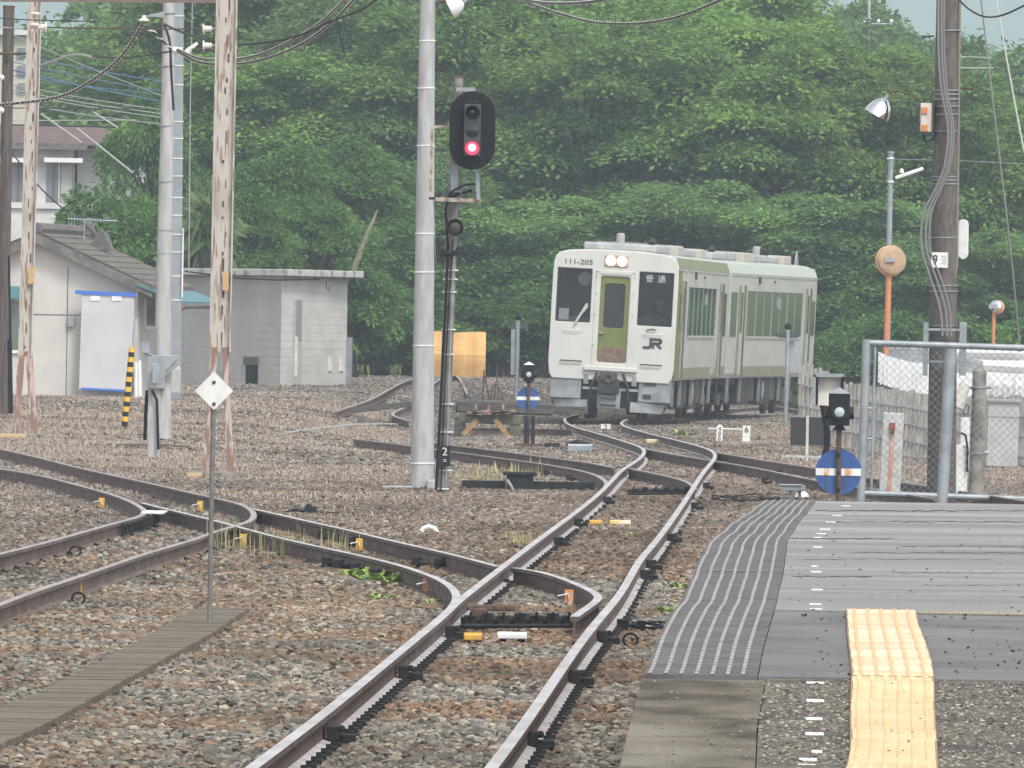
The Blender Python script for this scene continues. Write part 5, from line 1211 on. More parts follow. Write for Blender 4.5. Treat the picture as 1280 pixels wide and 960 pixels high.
LB(T, yaw).b(px_u(84), px_u(92.5), -.1, 0, zz(408), zz(396)).build('meter_box', galv, t0, bevel=.01)
LB(T, yaw).b(ue, ue + .03, 1.0, 2.4, zz(405), zz(372)).build('side_window', glass('dark_pane', (.04, .06, .08), 1), t0)
LB(T, yaw).b(ue, ue + .05, .9, 1.0, zz(405), zz(370)).b(ue, ue + .05, 2.4, 2.5, zz(405), zz(370)).b(ue, ue + .05, .9, 2.5, zz(410), zz(405)).b(ue, ue + .05, 3.2, 3.4, zz(420), zz(375)).build('window_frame', white, t0)
MB().prism([T(ue, -.35, zz(352)), T(ue + 1.0, -.35, zz(374)), T(ue + 1.0, -.35, zz(376)), T(ue, -.35, zz(355))], T(0, 6.4, 0) - T(0, 0, 0)).build('side_awning', teal, t0)
MB().tube([T(ue + 1.0, -.3, zz(380)), T(ue + 1.0, 6, zz(378))], .06, 8).tube([T(ue + 1, .2, zz(381)), T(ue + .75, .4, zz(388)), T(ue + .45, .5, zz(390)), T(ue + .45, .5, zz(440))], .045, 8).build('gutter', fascia, t0)
# antenna
c = P(105, 300, d + 3); t1 = thing('tv_antenna', c, 'television antenna with many short elements on the hut roof', 'antenna'); d3 = d + 3
MB().tube([c, P(105.5, 276, d3)], .014, 6).build('mast', galv, t1); MB().tube([P(84, 273.5, d3), P(148, 276.5, d3)], .015, 6).build('boom', galv, t1)
mb = MB()
for i in range(17): x = 86 + i * 3.6; q = P(x, 273.6 + (x - 84) * .047, d3); mb.tube([q + Vector((0, 0, -.055 if i > 2 else -.15)), q + Vector((0, 0, .055 if i > 2 else .12))], .007, 5)
mb.build('element', galv, t1)
# white panel leaning on the hut
t0 = thing('leaning_board', P(135, 488, d - .5), 'white board with blue edges standing against the hut wall', 'panel'); dd = d - .45; f2 = dd / F
MB().box(P(133.5, 427, dd), (66 * f2, .06, 122 * f2), Matrix.Rotation(ROLL, 3, 'Y')).build('sheet', mat('white_sheet', (.49, .49, .50), (.44, .44, .455), 1.5, .6), t0, bevel=.005)
bl = mat('blue_tape', (.06, .16, .52)); MB().box(P(133, 367, dd - .01), (78 * f2, .09, 5 * f2), Matrix.Rotation(ROLL * 2, 3, 'Y')).build('top_strip', bl, t0); MB().box(P(130, 487, dd - .01), (57 * f2, .08, 2.6 * f2), Matrix.Rotation(ROLL * 2, 3, 'Y')).build('bottom_strip', bl, t0)
for x in (119, 146): MB().box(P(x, 373, dd - .045), (12 * f2, .01, 6 * f2)).build('paper_tab', white, t0)
tag(MB().tube([P(170, 500, dd), P(170, 452, dd), P(174, 450, dd), P(175, 500, dd)], .045, 8).build('white_pipe', white, smooth=True), 'short bent white pipe beside the white board', 'pipe')
# block shed
d = 296; f_ = d / F; base = P(351, 486, d); yaw1 = R(-8)
blockm = mat('grey_block_wall', (.41, .40, .375), (.33, .325, .305), 1.2, .9, bump=.2, stretch=(1, 1, .4), lo=.35, hi=.65)
block_lit = mat('lit_block_wall', (.58, .57, .54), (.47, .46, .435), 1.2, .9, bump=.2, lo=.35, hi=.65)  # end wall copy of the blockwork, light from the right put into its colour
t0 = thing('block_shed', base, 'flat roofed grey concrete block shed behind the rusty mast', 'shed'); H = P(351, 345, d).z - base.z
c0 = Vector((base.x, base.y, base.z)); lft = P(150, 480, d + 4.5); lft.z = base.z; rgt = P(432, 474, d + 4.5); rgt.z = base.z
def wallp(a, b_, m, name, thick=.02):
    v = (b_ - a); n = Vector((-v.y, v.x, 0)).normalized()
    if n.y < 0: n = -n
    MB().prism([a + Vector((0, 0, -.5)), b_ + Vector((0, 0, -.5)), b_ + Vector((0, 0, H)), a + Vector((0, 0, H))], n * thick).build(name, m, t0)
    # block joints
    mb = MB(); L_ = v.length; u = v.normalized(); k = 0; z = .0
    while z < H - .1:
        p, q = a + Vector((0, 0, z)) - n * .003, b_ + Vector((0, 0, z)) - n * .003
        mb.add([p, q, q + Vector((0, 0, .012)), p + Vector((0, 0, .012))], [(0, 1, 2, 3)])
        x = (.2 if k % 2 else .4)
        while x < L_: p = a + u * x + Vector((0, 0, z)) - n * .0035; mb.add([p, p + u * .012, p + u * .012 + Vector((0, 0, .2)), p + Vector((0, 0, .2))], [(0, 1, 2, 3)]); x += .4
        z += .2; k += 1
    mb.build('mortar_joint', mat('mortar', (.33, .325, .31)) if name != 'end_wall' else mat('mortar_lit', (.48, .47, .445)), t0)  # end wall joints lightened along with its painted light
wallp(lft, c0, blockm, 'long_wall'); wallp(c0, rgt, block_lit, 'end_wall')
vb = lft + rgt - c0
wallp(lft, vb, blockm, 'rear_wall'); wallp(rgt, vb, blockm, 'rear_wall')
o1, o2, o3, o4 = [c0 + (p - c0) + Vector((0, 0, H)) for p in (c0, rgt, vb, lft)]
cc = (o1 + o3) / 2; ov = 1.0
rp = [cc + (p - cc) * 1 + (p - cc).normalized() * .42 for p in (o1, o2, o3, o4)]
MB().prism(rp, (0, 0, .17)).build('roof_slab', mat('roof_slab', (.45, .45, .42), (.12, .12, .11), 3.5, .9, lo=.5, hi=.7), t0, bevel=.02)
e = (rgt - c0); eu = e.normalized(); en = Vector((e.y, -e.x, 0)).normalized()
if en.y > 0: en = -en
def onend(s0, s1, z0, z1, th, m, name):
    a, b_ = c0 + eu * s0 + Vector((0, 0, z0)), c0 + eu * s1 + Vector((0, 0, z0)); MB().prism([a, b_, b_ + Vector((0, 0, z1 - z0)), a + Vector((0, 0, z1 - z0))], en * th).build(name, m, t0)
EL_ = e.length
onend(EL_ * .17, EL_ * .30, .0, 2.25, .03, mat('door_grey', (.42, .41, .39)), 'door'); onend(EL_ * .19, EL_ * .22, .3, 1.3, .05, white, 'door_handle'); onend(EL_ * .2, EL_ * .28, 1.2, 2.2, .04, mat('door_dark', (.25, .25, .24)), 'door_panel')
for k in (.72, .90): onend(EL_ * k, EL_ * (k + .05), .45, .8, .03, white, 'vent')
onend(EL_ * 1.0, EL_ * 1.03, .2, 1.3, .12, galv, 'meter_case')
l = (lft - c0); lu = l.normalized(); ln_ = Vector((l.y, -l.x, 0)).normalized()
if ln_.y > 0: ln_ = -ln_
def onlong(s0, s1, z0, z1, th, m, name):
    a, b_ = c0 + lu * s0 + Vector((0, 0, z0)), c0 + lu * s1 + Vector((0, 0, z0)); MB().prism([a, b_, b_ + Vector((0, 0, z1 - z0)), a + Vector((0, 0, z1 - z0))], ln_ * th).build(name, m, t0)
onlong(.86, 1.32, -.1, .72, .01, blackm, 'opening'); onlong(.84, 1.36, .58, .78, .06, mat('dark_lintel', (.09, .09, .085)), 'lintel'); onlong(2.0, 2.12, .1, .5, .06, old_conc, 'pipe_stub')
MB().tube([P(231, 339, d - .6), P(300, 348, d - .6), P(345, 350, d - .6), P(400, 349, d)], .02, 5).tube([P(408, 352, d), P(408, 362, d), P(411, 364, d), P(412, 356, d)], .012, 5).build('wall_cable', blackm, t0)
# house on the hill
d = 345; f_ = d / F; base = P(90, 330, d); T = tf(base, 0)
hw = mat('white_house_wall', (.62, .62, .60), (.54, .54, .52), 2, .8); hr = mat('maroon_roof', (.16, .11, .10), (.12, .08, .075), 6, .8)
t0 = thing('hill_house', P(90, 350, d), 'white two storey house with maroon roof partly hidden by trees', 'house')
def hb(x0, x1, y0, y1, v0, v1, name, m, bev=0):
    a, c = P(x0, y1, d), P(x1, y0, d); MB().box(((a.x + c.x) / 2, d + (v0 + v1) / 2, (a.z + c.z) / 2), (c.x - a.x, v1 - v0, c.z - a.z)).build(name, m, t0, bevel=bev)
hb(-60, 92, 186, 380, 0, 5, 'wall', hw); hb(92, 178, 186, 380, 1.2, 6, 'wall', hw)
MB().prism([P(-70, 182, d - .6), P(110, 182, d - .6), P(178, 178, d + .6), P(120, 160, d + 2.5), P(-70, 157, d + 2.5)], (0, .01, .05)).build('roof', hr, t0)
MB().prism([P(95, 182, d), P(190, 186, d), P(190, 180, d), P(95, 174, d)], (0, 6, 0)).build('eaves', hr, t0)
hb(-70, 110, 180, 185, -.6, -.4, 'fascia', fascia)
for x0, x1 in ((58, 92), (14, 32), (-40, -10)):
    hb(x0, x1, 203, 254, -.05, 0.05, 'window', glass('house_pane', (.16, .18, .2), 1)); hb(x0 - 2, x1 + 12, 198, 203, -.5, .0, 'canopy', whitemark); hb(x0 + 8, x0 + 11, 203, 254, -.09, -.05, 'curtain_edge', fascia); hb(x0 + 15, x0 + 17, 203, 254, -.1, -.06, 'window_frame', white); hb(x0 + 18, x1 - 2, 204, 253, -.08, -.06, 'curtain', mat('curtain', (.38, .37, .34)))
hb(130, 132, 190, 300, 1.1, 1.2, 'downpipe', galv); hb(-60, 92, 254, 259, -.1, 0, 'sill', hw)
# pale building behind, far left
d = 420; t0 = thing('apartment_block', P(15, 120, d), 'pale yellow building far behind the wooden pole', 'building')
hb(-30, 38, 42, 200, 0, 6, 'wall', mat('pale_yellow_wall', (.52, .49, .40))); hb(-30, 40, 38, 43, -.3, 6.3, 'roof', hw)
for k in range(3): hb(22, 32, 60 + k * 22, 72 + k * 22, -.1, 0, 'window', glass('house_pane', (.16, .18, .2), 1))

# ================================================================== TRAIN
body_w = mat('train_white', (.56, .565, .53), (.49, .495, .455), 1.4, .45, lo=.35, hi=.7); side_w = mat('train_side_pale_green', (.41, .43, .39), (.34, .36, .325), 1.3, .5, lo=.35, hi=.7, stretch=(1, .3, 1))
t_green = mat('train_green', (.12, .155, .03), (.155, .185, .055), 2.2, .5); t_green2 = mat('train_dull_green', (.21, .225, .135), (.18, .18, .12), 3, .6)
roof_w = mat('train_roof_grey', (.42, .43, .42), (.30, .31, .30), 2.5, .6); skirt = mat('skirt_grey', (.29, .30, .31), (.19, .20, .21), 3, .6); under = mat('underframe', (.03, .03, .032), (.055, .05, .045), 5, .8)
win = glass('train_side_glass', (.085, .105, .095), 1); wing = glass('train_front_glass', (.03, .035, .04), .3); dark_in = mat('cab_dark', (.035, .035, .038)); cab_in = mat('cab_grey', (.12, .125, .12))
PROFILE = [(1.40, 1.0), (1.45, 1.12), (1.46, 1.6), (1.46, 3.35), (1.455, 3.62), (1.37, 3.84), (1.15, 3.91), (.6, 3.95), (0, 3.96)]
def full(pr): return pr + [(-x, z) for x, z in reversed(pr) if x > 0]
def plate(t0, name, polys, th, y, m, bev=0):
    vs, fs = curve_mesh(name, polys, th, bev); return MB().add([(v.x, y + v.z, v.y) for v in vs], fs).build(name, m, t0, local=True)
def lb(t0, name, x0, x1, y0, y1, z0, z1, m, bev=0): return MB().box(((x0 + x1) / 2, (y0 + y1) / 2, (z0 + z1) / 2), (x1 - x0, y1 - y0, z1 - z0)).build(name, m, t0, local=True, bevel=bev)
CANT = R(2.3)
def car(label, loc, yaw, front):
    t0 = thing('rail_car', loc, label, 'train car', 'cars of the two car diesel train'); t0.rotation_euler = (0, CANT, -yaw)
    Lc = 19.6; fp = full(PROFILE)
    mb = MB(); n = len(fp); ysn = [.05, .3, Lc - .3, Lc]; scl = [.985, 1, 1, .985]
    for y, s_ in zip(ysn, scl): mb.v += [(x * s_, y, 1.0 + (z - 1.0) * s_) for x, z in fp]
    for j in range(3):
        for i in range(n): mb.f.append((j * n + i, j * n + (i + 1) % n, (j + 1) * n + (i + 1) % n, (j + 1) * n + i)); mb.m.append(0)
    if not front: mb.f.append(tuple(range(n))); mb.m.append(0)
    mb.f.append(tuple(3 * n + i for i in range(n))); mb.m.append(0)
    mb.build('body', [side_w], t0, local=True)
    for k in (1, -1):
        # side windows with pillars
        wins = [(4.1, 14.2)] if front else [(3.8, 16.0)]
        for a, b_ in wins:
            wo = lb(t0, 'side_window', min(k * 1.462, k * 1.475), max(k * 1.462, k * 1.475), a, b_, 2.05, 3.2, win)
            nm = 6 if front else 7
            for i in range(nm + 1):
                y = a + (b_ - a) * i / nm; MB().box((k * 1.479, y, 2.62), (.01, .10 if i in (0, nm) else .22 if i % 2 else .10, 1.19)).build('window_pillar', mat('pillar_grey_green', (.20, .24, .20)), wo, local=True)
            for z in (2.03, 3.22): MB().box((k * 1.48, (a + b_) / 2, z), (.025, b_ - a + .1, .05)).build('window_frame', side_w, wo, local=True)
        doors = [(1.5, 2.4), (15.9, 16.9)] if front else [(1.9, 3.0), (16.9, 17.9)]
        for a, b_ in doors:
            do = lb(t0, 'door', min(k * 1.462, k * 1.47), max(k * 1.462, k * 1.47), a, b_, 1.08, 3.3, side_w)
            MB().box((k * 1.475, (a + b_) / 2, 2.65), (.012, .5, 1.0)).build('door_glass', win, do, local=True)
            for y in (a, b_): MB().box((k * 1.485, y, 2.2), (.05, .09, 2.25)).build('door_edge', mat('door_edge_dark', (.10, .11, .08)) if y == b_ else t_green2, do, local=True)
        if front:
            lb(t0, 'green_end_panel', min(k * 1.455, k * 1.464), max(k * 1.455, k * 1.464), .31, 1.35, 1.05, 3.6, t_green); lb(t0, 'cab_door', min(k * 1.466, k * 1.475), max(k * 1.466, k * 1.475), .55, 1.1, 1.1, 3.2, t_green); lb(t0, 'cab_window', min(k * 1.476, k * 1.485), max(k * 1.476, k * 1.485), .62, 1.03, 2.2, 3.0, win)
            MB().tube([(k * 1.5, 1.2, 1.2), (k * 1.52, 1.2, 2.4)], .02, 6).build('handrail', galv, t0, local=True)
            lb(t0, 'cab_side_window', min(k * 1.462, k * 1.475), max(k * 1.462, k * 1.475), 17.3, 18.6, 2.05, 3.1, win)
        else:
            lb(t0, 'end_window', min(k * 1.462, k * 1.475), max(k * 1.462, k * 1.475), .3, 1.5, 2.05, 3.15, win); lb(t0, 'cab_window', min(k * 1.462, k * 1.475), max(k * 1.462, k * 1.475), 18.4, 19.1, 2.1, 3.0, win)
        for a, b_ in ([(3.4, 13.4), (15.2, 19.3)] if front else [(3.4, 13.0)]):
            lb(t0, 'green_panel', min(k * 1.44, k * 1.468), max(k * 1.44, k * 1.468), a, b_, 1.04, 1.30, t_green2)
        # cant rail stripe on the roof chamfer
        MB().prism([(k * 1.465, .3 if front else .2, 3.62), (k * 1.378, .3 if front else .2, 3.85), (k * 1.36, .3 if front else .2, 3.83), (k * 1.44, .3 if front else .2, 3.61)], (0, Lc - .5, 0)).build('roof_stripe', t_green if front else mat('pale_green_stripe', (.42, .48, .41)), t0, local=True)
        lb(t0, 'lamp', min(k * 1.46, k * 1.50), max(k * 1.46, k * 1.50), 6.0, 6.25, 3.38, 3.55, under); lb(t0, 'small_fitting', min(k * 1.46, k * 1.49), max(k * 1.46, k * 1.49), 9.4, 9.55, 3.42, 3.48, under)
        if front: lb(t0, 'destination_box', min(k * 1.46, k * 1.50), max(k * 1.46, k * 1.50), 10.3, 10.6, 2.8, 3.05, skirt)
        else: lb(t0, 'destination_box', min(k * 1.46, k * 1.50), max(k * 1.46, k * 1.50), 10.3, 10.9, 2.75, 3.05, skirt)
        lb(t0, 'rain_gutter', min(k * 1.44, k * 1.475), max(k * 1.44, k * 1.475), .3, Lc - .3, 3.56, 3.60, roof_w)
    # roof equipment
    for y0, y1, w_, h_ in ((.9, 4.0, .85, .17), (4.4, 9.2, .8, .20), (9.8, 13.0, .85, .18), (13.6, 18.5, .8, .16)):
        h_ -= .05; lb(t0, 'roof_unit', -w_, w_, y0, y1, 3.93, 4.0 + h_, roof_w, .05)
        lb(t0, 'unit_grille', -w_ * .6, w_ * .6, y0 + .3, y1 - .3, 4.0 + h_, 4.02 + h_, skirt)
    lb(t0, 'roof_vent', .55, 1.0, 6.4, 8.4, 3.9, 4.16, mat('vent_beige', (.42, .40, .35)), .04); lb(t0, 'roof_vent', .5, .95, 15.8, 17.5, 3.9, 4.15, mat('vent_beige', (.42, .40, .35)), .04)
    for x, y in (((-.02, 1.2),) if front else ((.3, 15),)): MB().lathe((x, y, 4.0), [(.10, 0), (.10, .30), (.08, .36), (.05, .36)], (0, 0, 1), 12).build('exhaust_stack', mat('stack_grey', (.33, .33, .34)), t0, local=True)
    MB().lathe((.62, 2.6, 3.95), [(.08, 0), (.08, .2), (.12, .24), (.03, .34)], (0, 0, 1), 10).build('whistle', under, t0, local=True)
    if not front: MB().prism([(.9, 18.6, 3.9), (.9, 19.3, 3.9), (.9, 18.9, 4.3)], (.05, 0, 0)).build('antenna_fin', skirt, t0, local=True)
    # underframe
    lb(t0, 'underframe', -1.2, 1.2, .6, Lc - .3, .82, 1.0, under); lb(t0, 'shade_filler', -.9, .9, 4.3, 15.2, .3, .82, under)  # the long centre box is a dark filler added to darken the underside
    for i, (y0, y1, x0, z0) in enumerate(((4.4, 6.2, 1.34, .32), (6.5, 7.6, 1.3, .4), (7.9, 10.4, 1.36, .30), (10.8, 12.1, 1.32, .42), (12.4, 14.0, 1.3, .35))):
        for k in (-1, 1): lb(t0, 'equipment_box', min(k * x0, k * .5), max(k * x0, k * .5), y0, y1, z0, .98, mat('equip_grey', (.10, .10, .098), (.06, .06, .058), 4, .8) if i % 2 else under, .02)
    for k in (-1, 1):
        MB().lathe((k * 1.25, 9, .68), [(.26, 0), (.26, .1), (.2, .12)], (k, 0, 0), 18).build('air_tank', galv, t0, local=True, smooth=True)
        for y in (.9, 3.6, 7.75, 12.25, 14.6): MB().tube([(k * 1.38, y, 1.0), (k * 1.38, y, .4)], .05, 6).build('hanger_pipe', mat('pipe_pale', (.17, .17, .165)), t0, local=True)
        for y in (1.2, 17.8): MB().box((k * 1.36, y, .35), (.12, .5, .03)).tube([(k * 1.38, y - .2, .35), (k * 1.38, y - .2, 1)], .02, 5).tube([(k * 1.38, y + .2, .35), (k * 1.38, y + .2, 1)], .02, 5).build('step', under, t0, local=True)
    for yc in (2.75, 16.9):
        MB().box((-.95, yc, .5), (.16, 2.6, .2)).box((.95, yc, .5), (.16, 2.6, .2)).box((0, yc, .5), (2.0, .5, .2)).build('bogie', under, t0, local=True, bevel=.03)
        for dy in (-1.0, 1.0):
            for k in (-1, 1):
                MB().lathe((k * .56, yc + dy, .41), [(.43, -.02), (.41, .0), (.405, .1), (.2, .12), (.1, .14)], (k, 0, 0), 24).build('wheel', rust_d, t0, local=True, smooth=True)
                MB().box((k * 1.05, yc + dy, .45), (.12, .34, .3)).build('axle_box', mat('axle_grey', (.16, .16, .155)), t0, local=True, bevel=.02)
            MB().tube([(-.56, yc + dy, .41), (.56, yc + dy, .41)], .07, 10).build('axle', under, t0, local=True)
    # coupler
    for y in ((-.35, Lc) if front else (Lc - .02,)):
        MB().box((0, y + .25, .80), (.34, .5, .30)).box((0, y + .02, .80), (.5, .14, .36)).build('coupler', under, t0, local=True, bevel=.03)
    if not front or front: 
        lb(t0, 'gangway_bellows', -.55, .55, Lc, Lc + .3, 1.1, 3.3, under) if front else lb(t0, 'gangway_bellows', -.55, .55, -.3, 0, 1.1, 3.3, under)
    if not front: return t0
    # ---------------- cab front
    w1 = rrect(-1.37, 2.22, -.53, 3.50, .04); w2 = rrect(.53, 2.22, 1.37, 3.50, .04); dr = rrect(-.36, 1.32, .36, 3.36, .08)
    outer = [(x * .985, 1.0 + (z - 1.0) * .985) for x, z in full([(1.36, .94), (1.43, 1.05), (1.46, 1.3), (1.46, 3.4), (1.45, 3.66), (1.41, 3.80), (1.30, 3.88), (1.05, 3.93), (.6, 3.96), (0, 3.97)])]
    fr = plate(t0, 'cab_front', [outer, w1, w2, dr], .05, .03, body_w, .02)
    for k in (-1, 1):
        MB().prism([(k * 1.432, .04, 1.12), (k * 1.466, .34, 1.12), (k * 1.466, .34, 3.6), (k * 1.432, .04, 3.58)], (k * .004, -.004, 0)).build('green_corner', t_green, t0, local=True)
        x0, x1 = (.53, 1.37) if k > 0 else (-1.37, -.53)
        pn = lb(t0, 'windscreen', x0 - .01, x1 + .01, .035, .05, 2.21, 3.51, wing)
        for a, b_, c_, e_ in ((x0 - .03, x1 + .03, 3.49, 3.53), (x0 - .03, x1 + .03, 2.19, 2.23), (x0 - .03, x0 + .01, 2.19, 3.53), (x1 - .01, x1 + .03, 2.19, 3.53)): lb(pn, 'window_seal', a, b_, -.012, .03, c_, e_, under)
        for z, w_ in ((1.34, .48), (2.05, .42)): MB().tube([(k * .93 - w_ / 2, 0, z), (k * .93 - w_ / 2, -.07, z), (k * .93 + w_ / 2, -.07, z), (k * .93 + w_ / 2, 0, z)], .016 if z < 2 else .01, 6).build('grab_rail', under if z < 2 else white, t0, local=True)
        for z in (1.7, 2.4, 2.9, 3.3): lb(t0, 'hinge', k * .44 - .015, k * .44 + .015, -.03, 0, z, z + .05, skirt)
        # door surround rib
        lb(t0, 'door_surround', min(k * .36, k * .46), max(k * .36, k * .46), -.03, .02, 1.2, 3.46, body_w, .01)
    lb(t0, 'door_surround', -.46, .46, -.03, .02, 3.38, 3.47, body_w, .01); lb(t0, 'threshold', -.62, .62, -.10, .02, 1.14, 1.24, body_w, .015)
    dp = plate(t0, 'end_door', [rrect(-.35, 1.33, .35, 3.35, .07), rrect(-.24, 2.15, .24, 3.18, .07)], .03, .045, t_green)
    lb(dp, 'door_window', -.25, .25, .05, .06, 2.14, 3.19, glass('door_glass', (.03, .035, .035), .75)); MB().box((-.27, -.0, 2.02), (.10, .06, .03)).build('door_handle', galv, dp, local=True)
    MB().prism([(-.33, .015, 1.34), (.33, .015, 1.34), (.33, .015, 1.62), (.22, .015, 1.7), (-.22, .015, 1.7), (-.33, .015, 1.6)], (0, .012, 0)).build('rust_patch', mat('door_rust', (.22, .14, .09), (.13, .10, .08), 8), dp, local=True)
    # head lamps
    lb(t0, 'lamp_bezel', -.27, .27, -.05, .02, 3.57, 3.83, mat('bezel', (.45, .25, .2)), .02)
    hl = mat('headlight_glow', (1, .9, .8), None, emis=(1, .74, .50), es=3.0)
    for x in (-.13, .13): MB().lathe((x, -.052, 3.70), [(.115, 0), (.11, .012), (.05, .02), (.01, .022)], (0, -1, 0), 18).build('headlight', hl, t0, local=True, smooth=True)
    for x in (-.8, .85): lb(t0, 'tail_lamp', x - .1, x + .1, .0, .005, 3.66, 3.74, body_w)
    put_text('number_lettering', '111-205', .165, (-.88, -.022, 3.63), mat('lettering_dark', (.06, .06, .06)), t0, local=True, sx=1.25)
    # JR mark built from strokes
    k = .31; ox, oz = .74, 1.74; jr = MB(); th_ = .058
    def stroke(pts):
        for i in range(len(pts) - 1):
            p, q = Vector((ox + pts[i][0] * k, 0, oz + pts[i][1] * k)), Vector((ox + pts[i + 1][0] * k, 0, oz + pts[i + 1][1] * k)); v = q - p; e_ = v.normalized() * th_ * .35
            v = v + 2 * e_; r_ = frm(v); jr.box((p + q) / 2 + Vector((0, -.022, 0)), (v.length, .012, th_), r_)
    stroke([(0, .0), (.35, .0), (.45, .05), (.5, .15), (.5, .62)]); stroke([(.85 - .15, .0), (.70, .35)]); stroke([(.5, .62), (1.15, .62), (1.25, .55), (1.25, .42), (1.15, .33), (.75, .33)]); stroke([(.9, .33), (1.25, 0)])
    jr.build('railway_emblem', mat('lettering_dark', (.06, .06, .06)), t0, local=True)
    lb(t0, 'destination_screen', .62, 1.28, .07, .09, 3.24, 3.45, dark_in); dl = MB()
    def ds(o_, pts):
        for a_, b_ in zip(pts[:-1], pts[1:]):
            p, q = Vector((o_ + a_[0] * .17, .055, 3.265 + a_[1] * .16)), Vector((o_ + b_[0] * .17, .055, 3.265 + b_[1] * .16)); v = q - p; dl.box((p + q) / 2, (v.length + .008, .006, .013), frm(v))
    for p_ in ([(.3, 1), (.38, .88)], [(.7, 1), (.62, .88)], [(.08, .86), (.92, .86)], [(.38, .86), (.38, .58)], [(.62, .86), (.62, .58)], [(.15, .78), (.22, .62)], [(.85, .78), (.78, .62)], [(0, .56), (1, .56)], [(.22, .46), (.78, .46), (.78, 0), (.22, 0), (.22, .46)], [(.22, .23), (.78, .23)]): ds(.70, p_)
    for p_ in ([(.05, .92), (.18, .8)], [(0, .6), (.18, .6), (.18, .15)], [(0, 0), (.18, .12), (.3, .03), (1, 0)], [(.38, .95), (.9, .95), (.68, .8)], [(.45, .86), (.66, .78)], [(.38, .12), (.38, .72), (.92, .72), (.92, .14)], [(.38, .52), (.92, .52)], [(.38, .33), (.92, .33)], [(.65, .72), (.65, .14)]): ds(.98, p_)
    dl.build('destination_lettering', mat('sign_pale', (.7, .72, .66), None, emis=(.8, .85, .75), es=.5), t0, local=True)
    wp_ = MB().tube([(-.9, -.05, 2.16), (-.84, -.08, 2.3), (-.6, -.08, 2.62)], .018, 6).tube([(-.86, -.06, 2.24), (-.62, -.09, 2.68)], .03, 6); wp_.build('wiper', mat('wiper_grey', (.5, .5, .5)), t0, local=True)
    MB().tube([(.78, -.05, 2.13), (.9, -.07, 2.17), (1.0, -.05, 2.15)], .016, 6).build('wiper', under, t0, local=True)
    # cab interior
    lb(t0, 'cab_bulkhead', -1.36, 1.36, 1.7, 1.74, 1.1, 3.8, cab_in); lb(t0, 'cab_floor', -1.36, 1.36, .1, 1.7, 1.2, 1.25, dark_in); lb(t0, 'desk', .5, 1.36, .25, .6, 1.3, 2.42, dark_in, .03); lb(t0, 'desk', -1.36, -.5, .25, .5, 1.3, 2.36, cab_in, .03)
    lb(t0, 'notice_paper', -1.28, -1.05, .1, .11, 2.28, 2.55, white); MB().lathe((-.72, .3, 3.25), [(.17, 0), (.16, .03), (.02, .05)], (0, -1, 0), 16).build('round_fan', mat('fan_pale', (.5, .52, .5)), t0, local=True)
    for k2 in (-1, 1): lb(t0, 'sun_screen', k2 * .5 - .01, k2 * .5 + .01, .1, 1.7, 1.25, 3.7, dark_in)
    MB().lathe((-.86, .4, 2.42), [(.16, -.03), (.17, 0), (.1, .03)], (0, -.8, .5), 14).build('control_wheel', dark_in, t0, local=True)
    # lower front
    for k2 in (-1, 1):
        x0, x1 = (.66, 1.4) if k2 > 0 else (-1.38, -.66)
        lb(t0, 'skirt_box', x0, x1, .02, .6, .46, 1.02, skirt, .03)
        if k2 > 0:
            for z in (.55, .86): lb(t0, 'skirt_opening', .78, .97 if z < .7 else 1.08, -.0, .03, z, z + .10, under)
        MB().prism([(k2 * .5, -.05, .22), (k2 * 1.22, .12, .22), (k2 * 1.32, .12, .44), (k2 * .5, .0, .46)], (0, .03, 0)).build('snow_plough', skirt, t0, local=True)
        lb(t0, 'jumper_socket', k2 * .56 - .06, k2 * .56 + .06, -.02, .15, .82, 1.05, skirt, .01)
    lb(t0, 'front_frame', -1.3, 1.3, .25, .5, .3, 1.0, under); lb(t0, 'cross_bar', -.62, .66, -.06, 0, .70, .76, galv)
    lb(t0, 'hose_panel', -.27, .27, -.14, -.06, .26, .72, skirt, .03)
    for z in (.40, .56): MB().tube([(-.18, -.17, z), (.18, -.17, z)], .055, 10).build('air_pipe', galv, t0, local=True, smooth=True)
    MB().box((-.02, -.3, .98), (.4, .2, .28)).lathe((0, -.4, .98), [(.14, 0), (.12, .04), (.05, .04), (.04, 0)], (0, -1, 0), 14).build('coupler_head', mat('coupler_brown', (.10, .085, .075), (.05, .045, .04), 8), t0, local=True, bevel=.02)
    MB().tube([(.3, -.05, 1.1), (.42, -.12, .8), (.45, -.05, .5)], .03, 6).tube([(-.3, -.05, 1.1), (-.42, -.12, .8), (-.45, -.05, .5)], .03, 6).tube([(-.15, -.1, 1.1), (-.3, -.3, .95)], .02, 6).build('hose', under, t0, local=True)
    return t0
c1 = car('front diesel rail car with cream cab end, green door and lit headlights', (2.25, 276, RH - .04), R(4.5), True)
c2 = car('second diesel rail car with pale sides, coupled behind the front one', (3.84, 296.3, RH - .04), R(7.8), False)
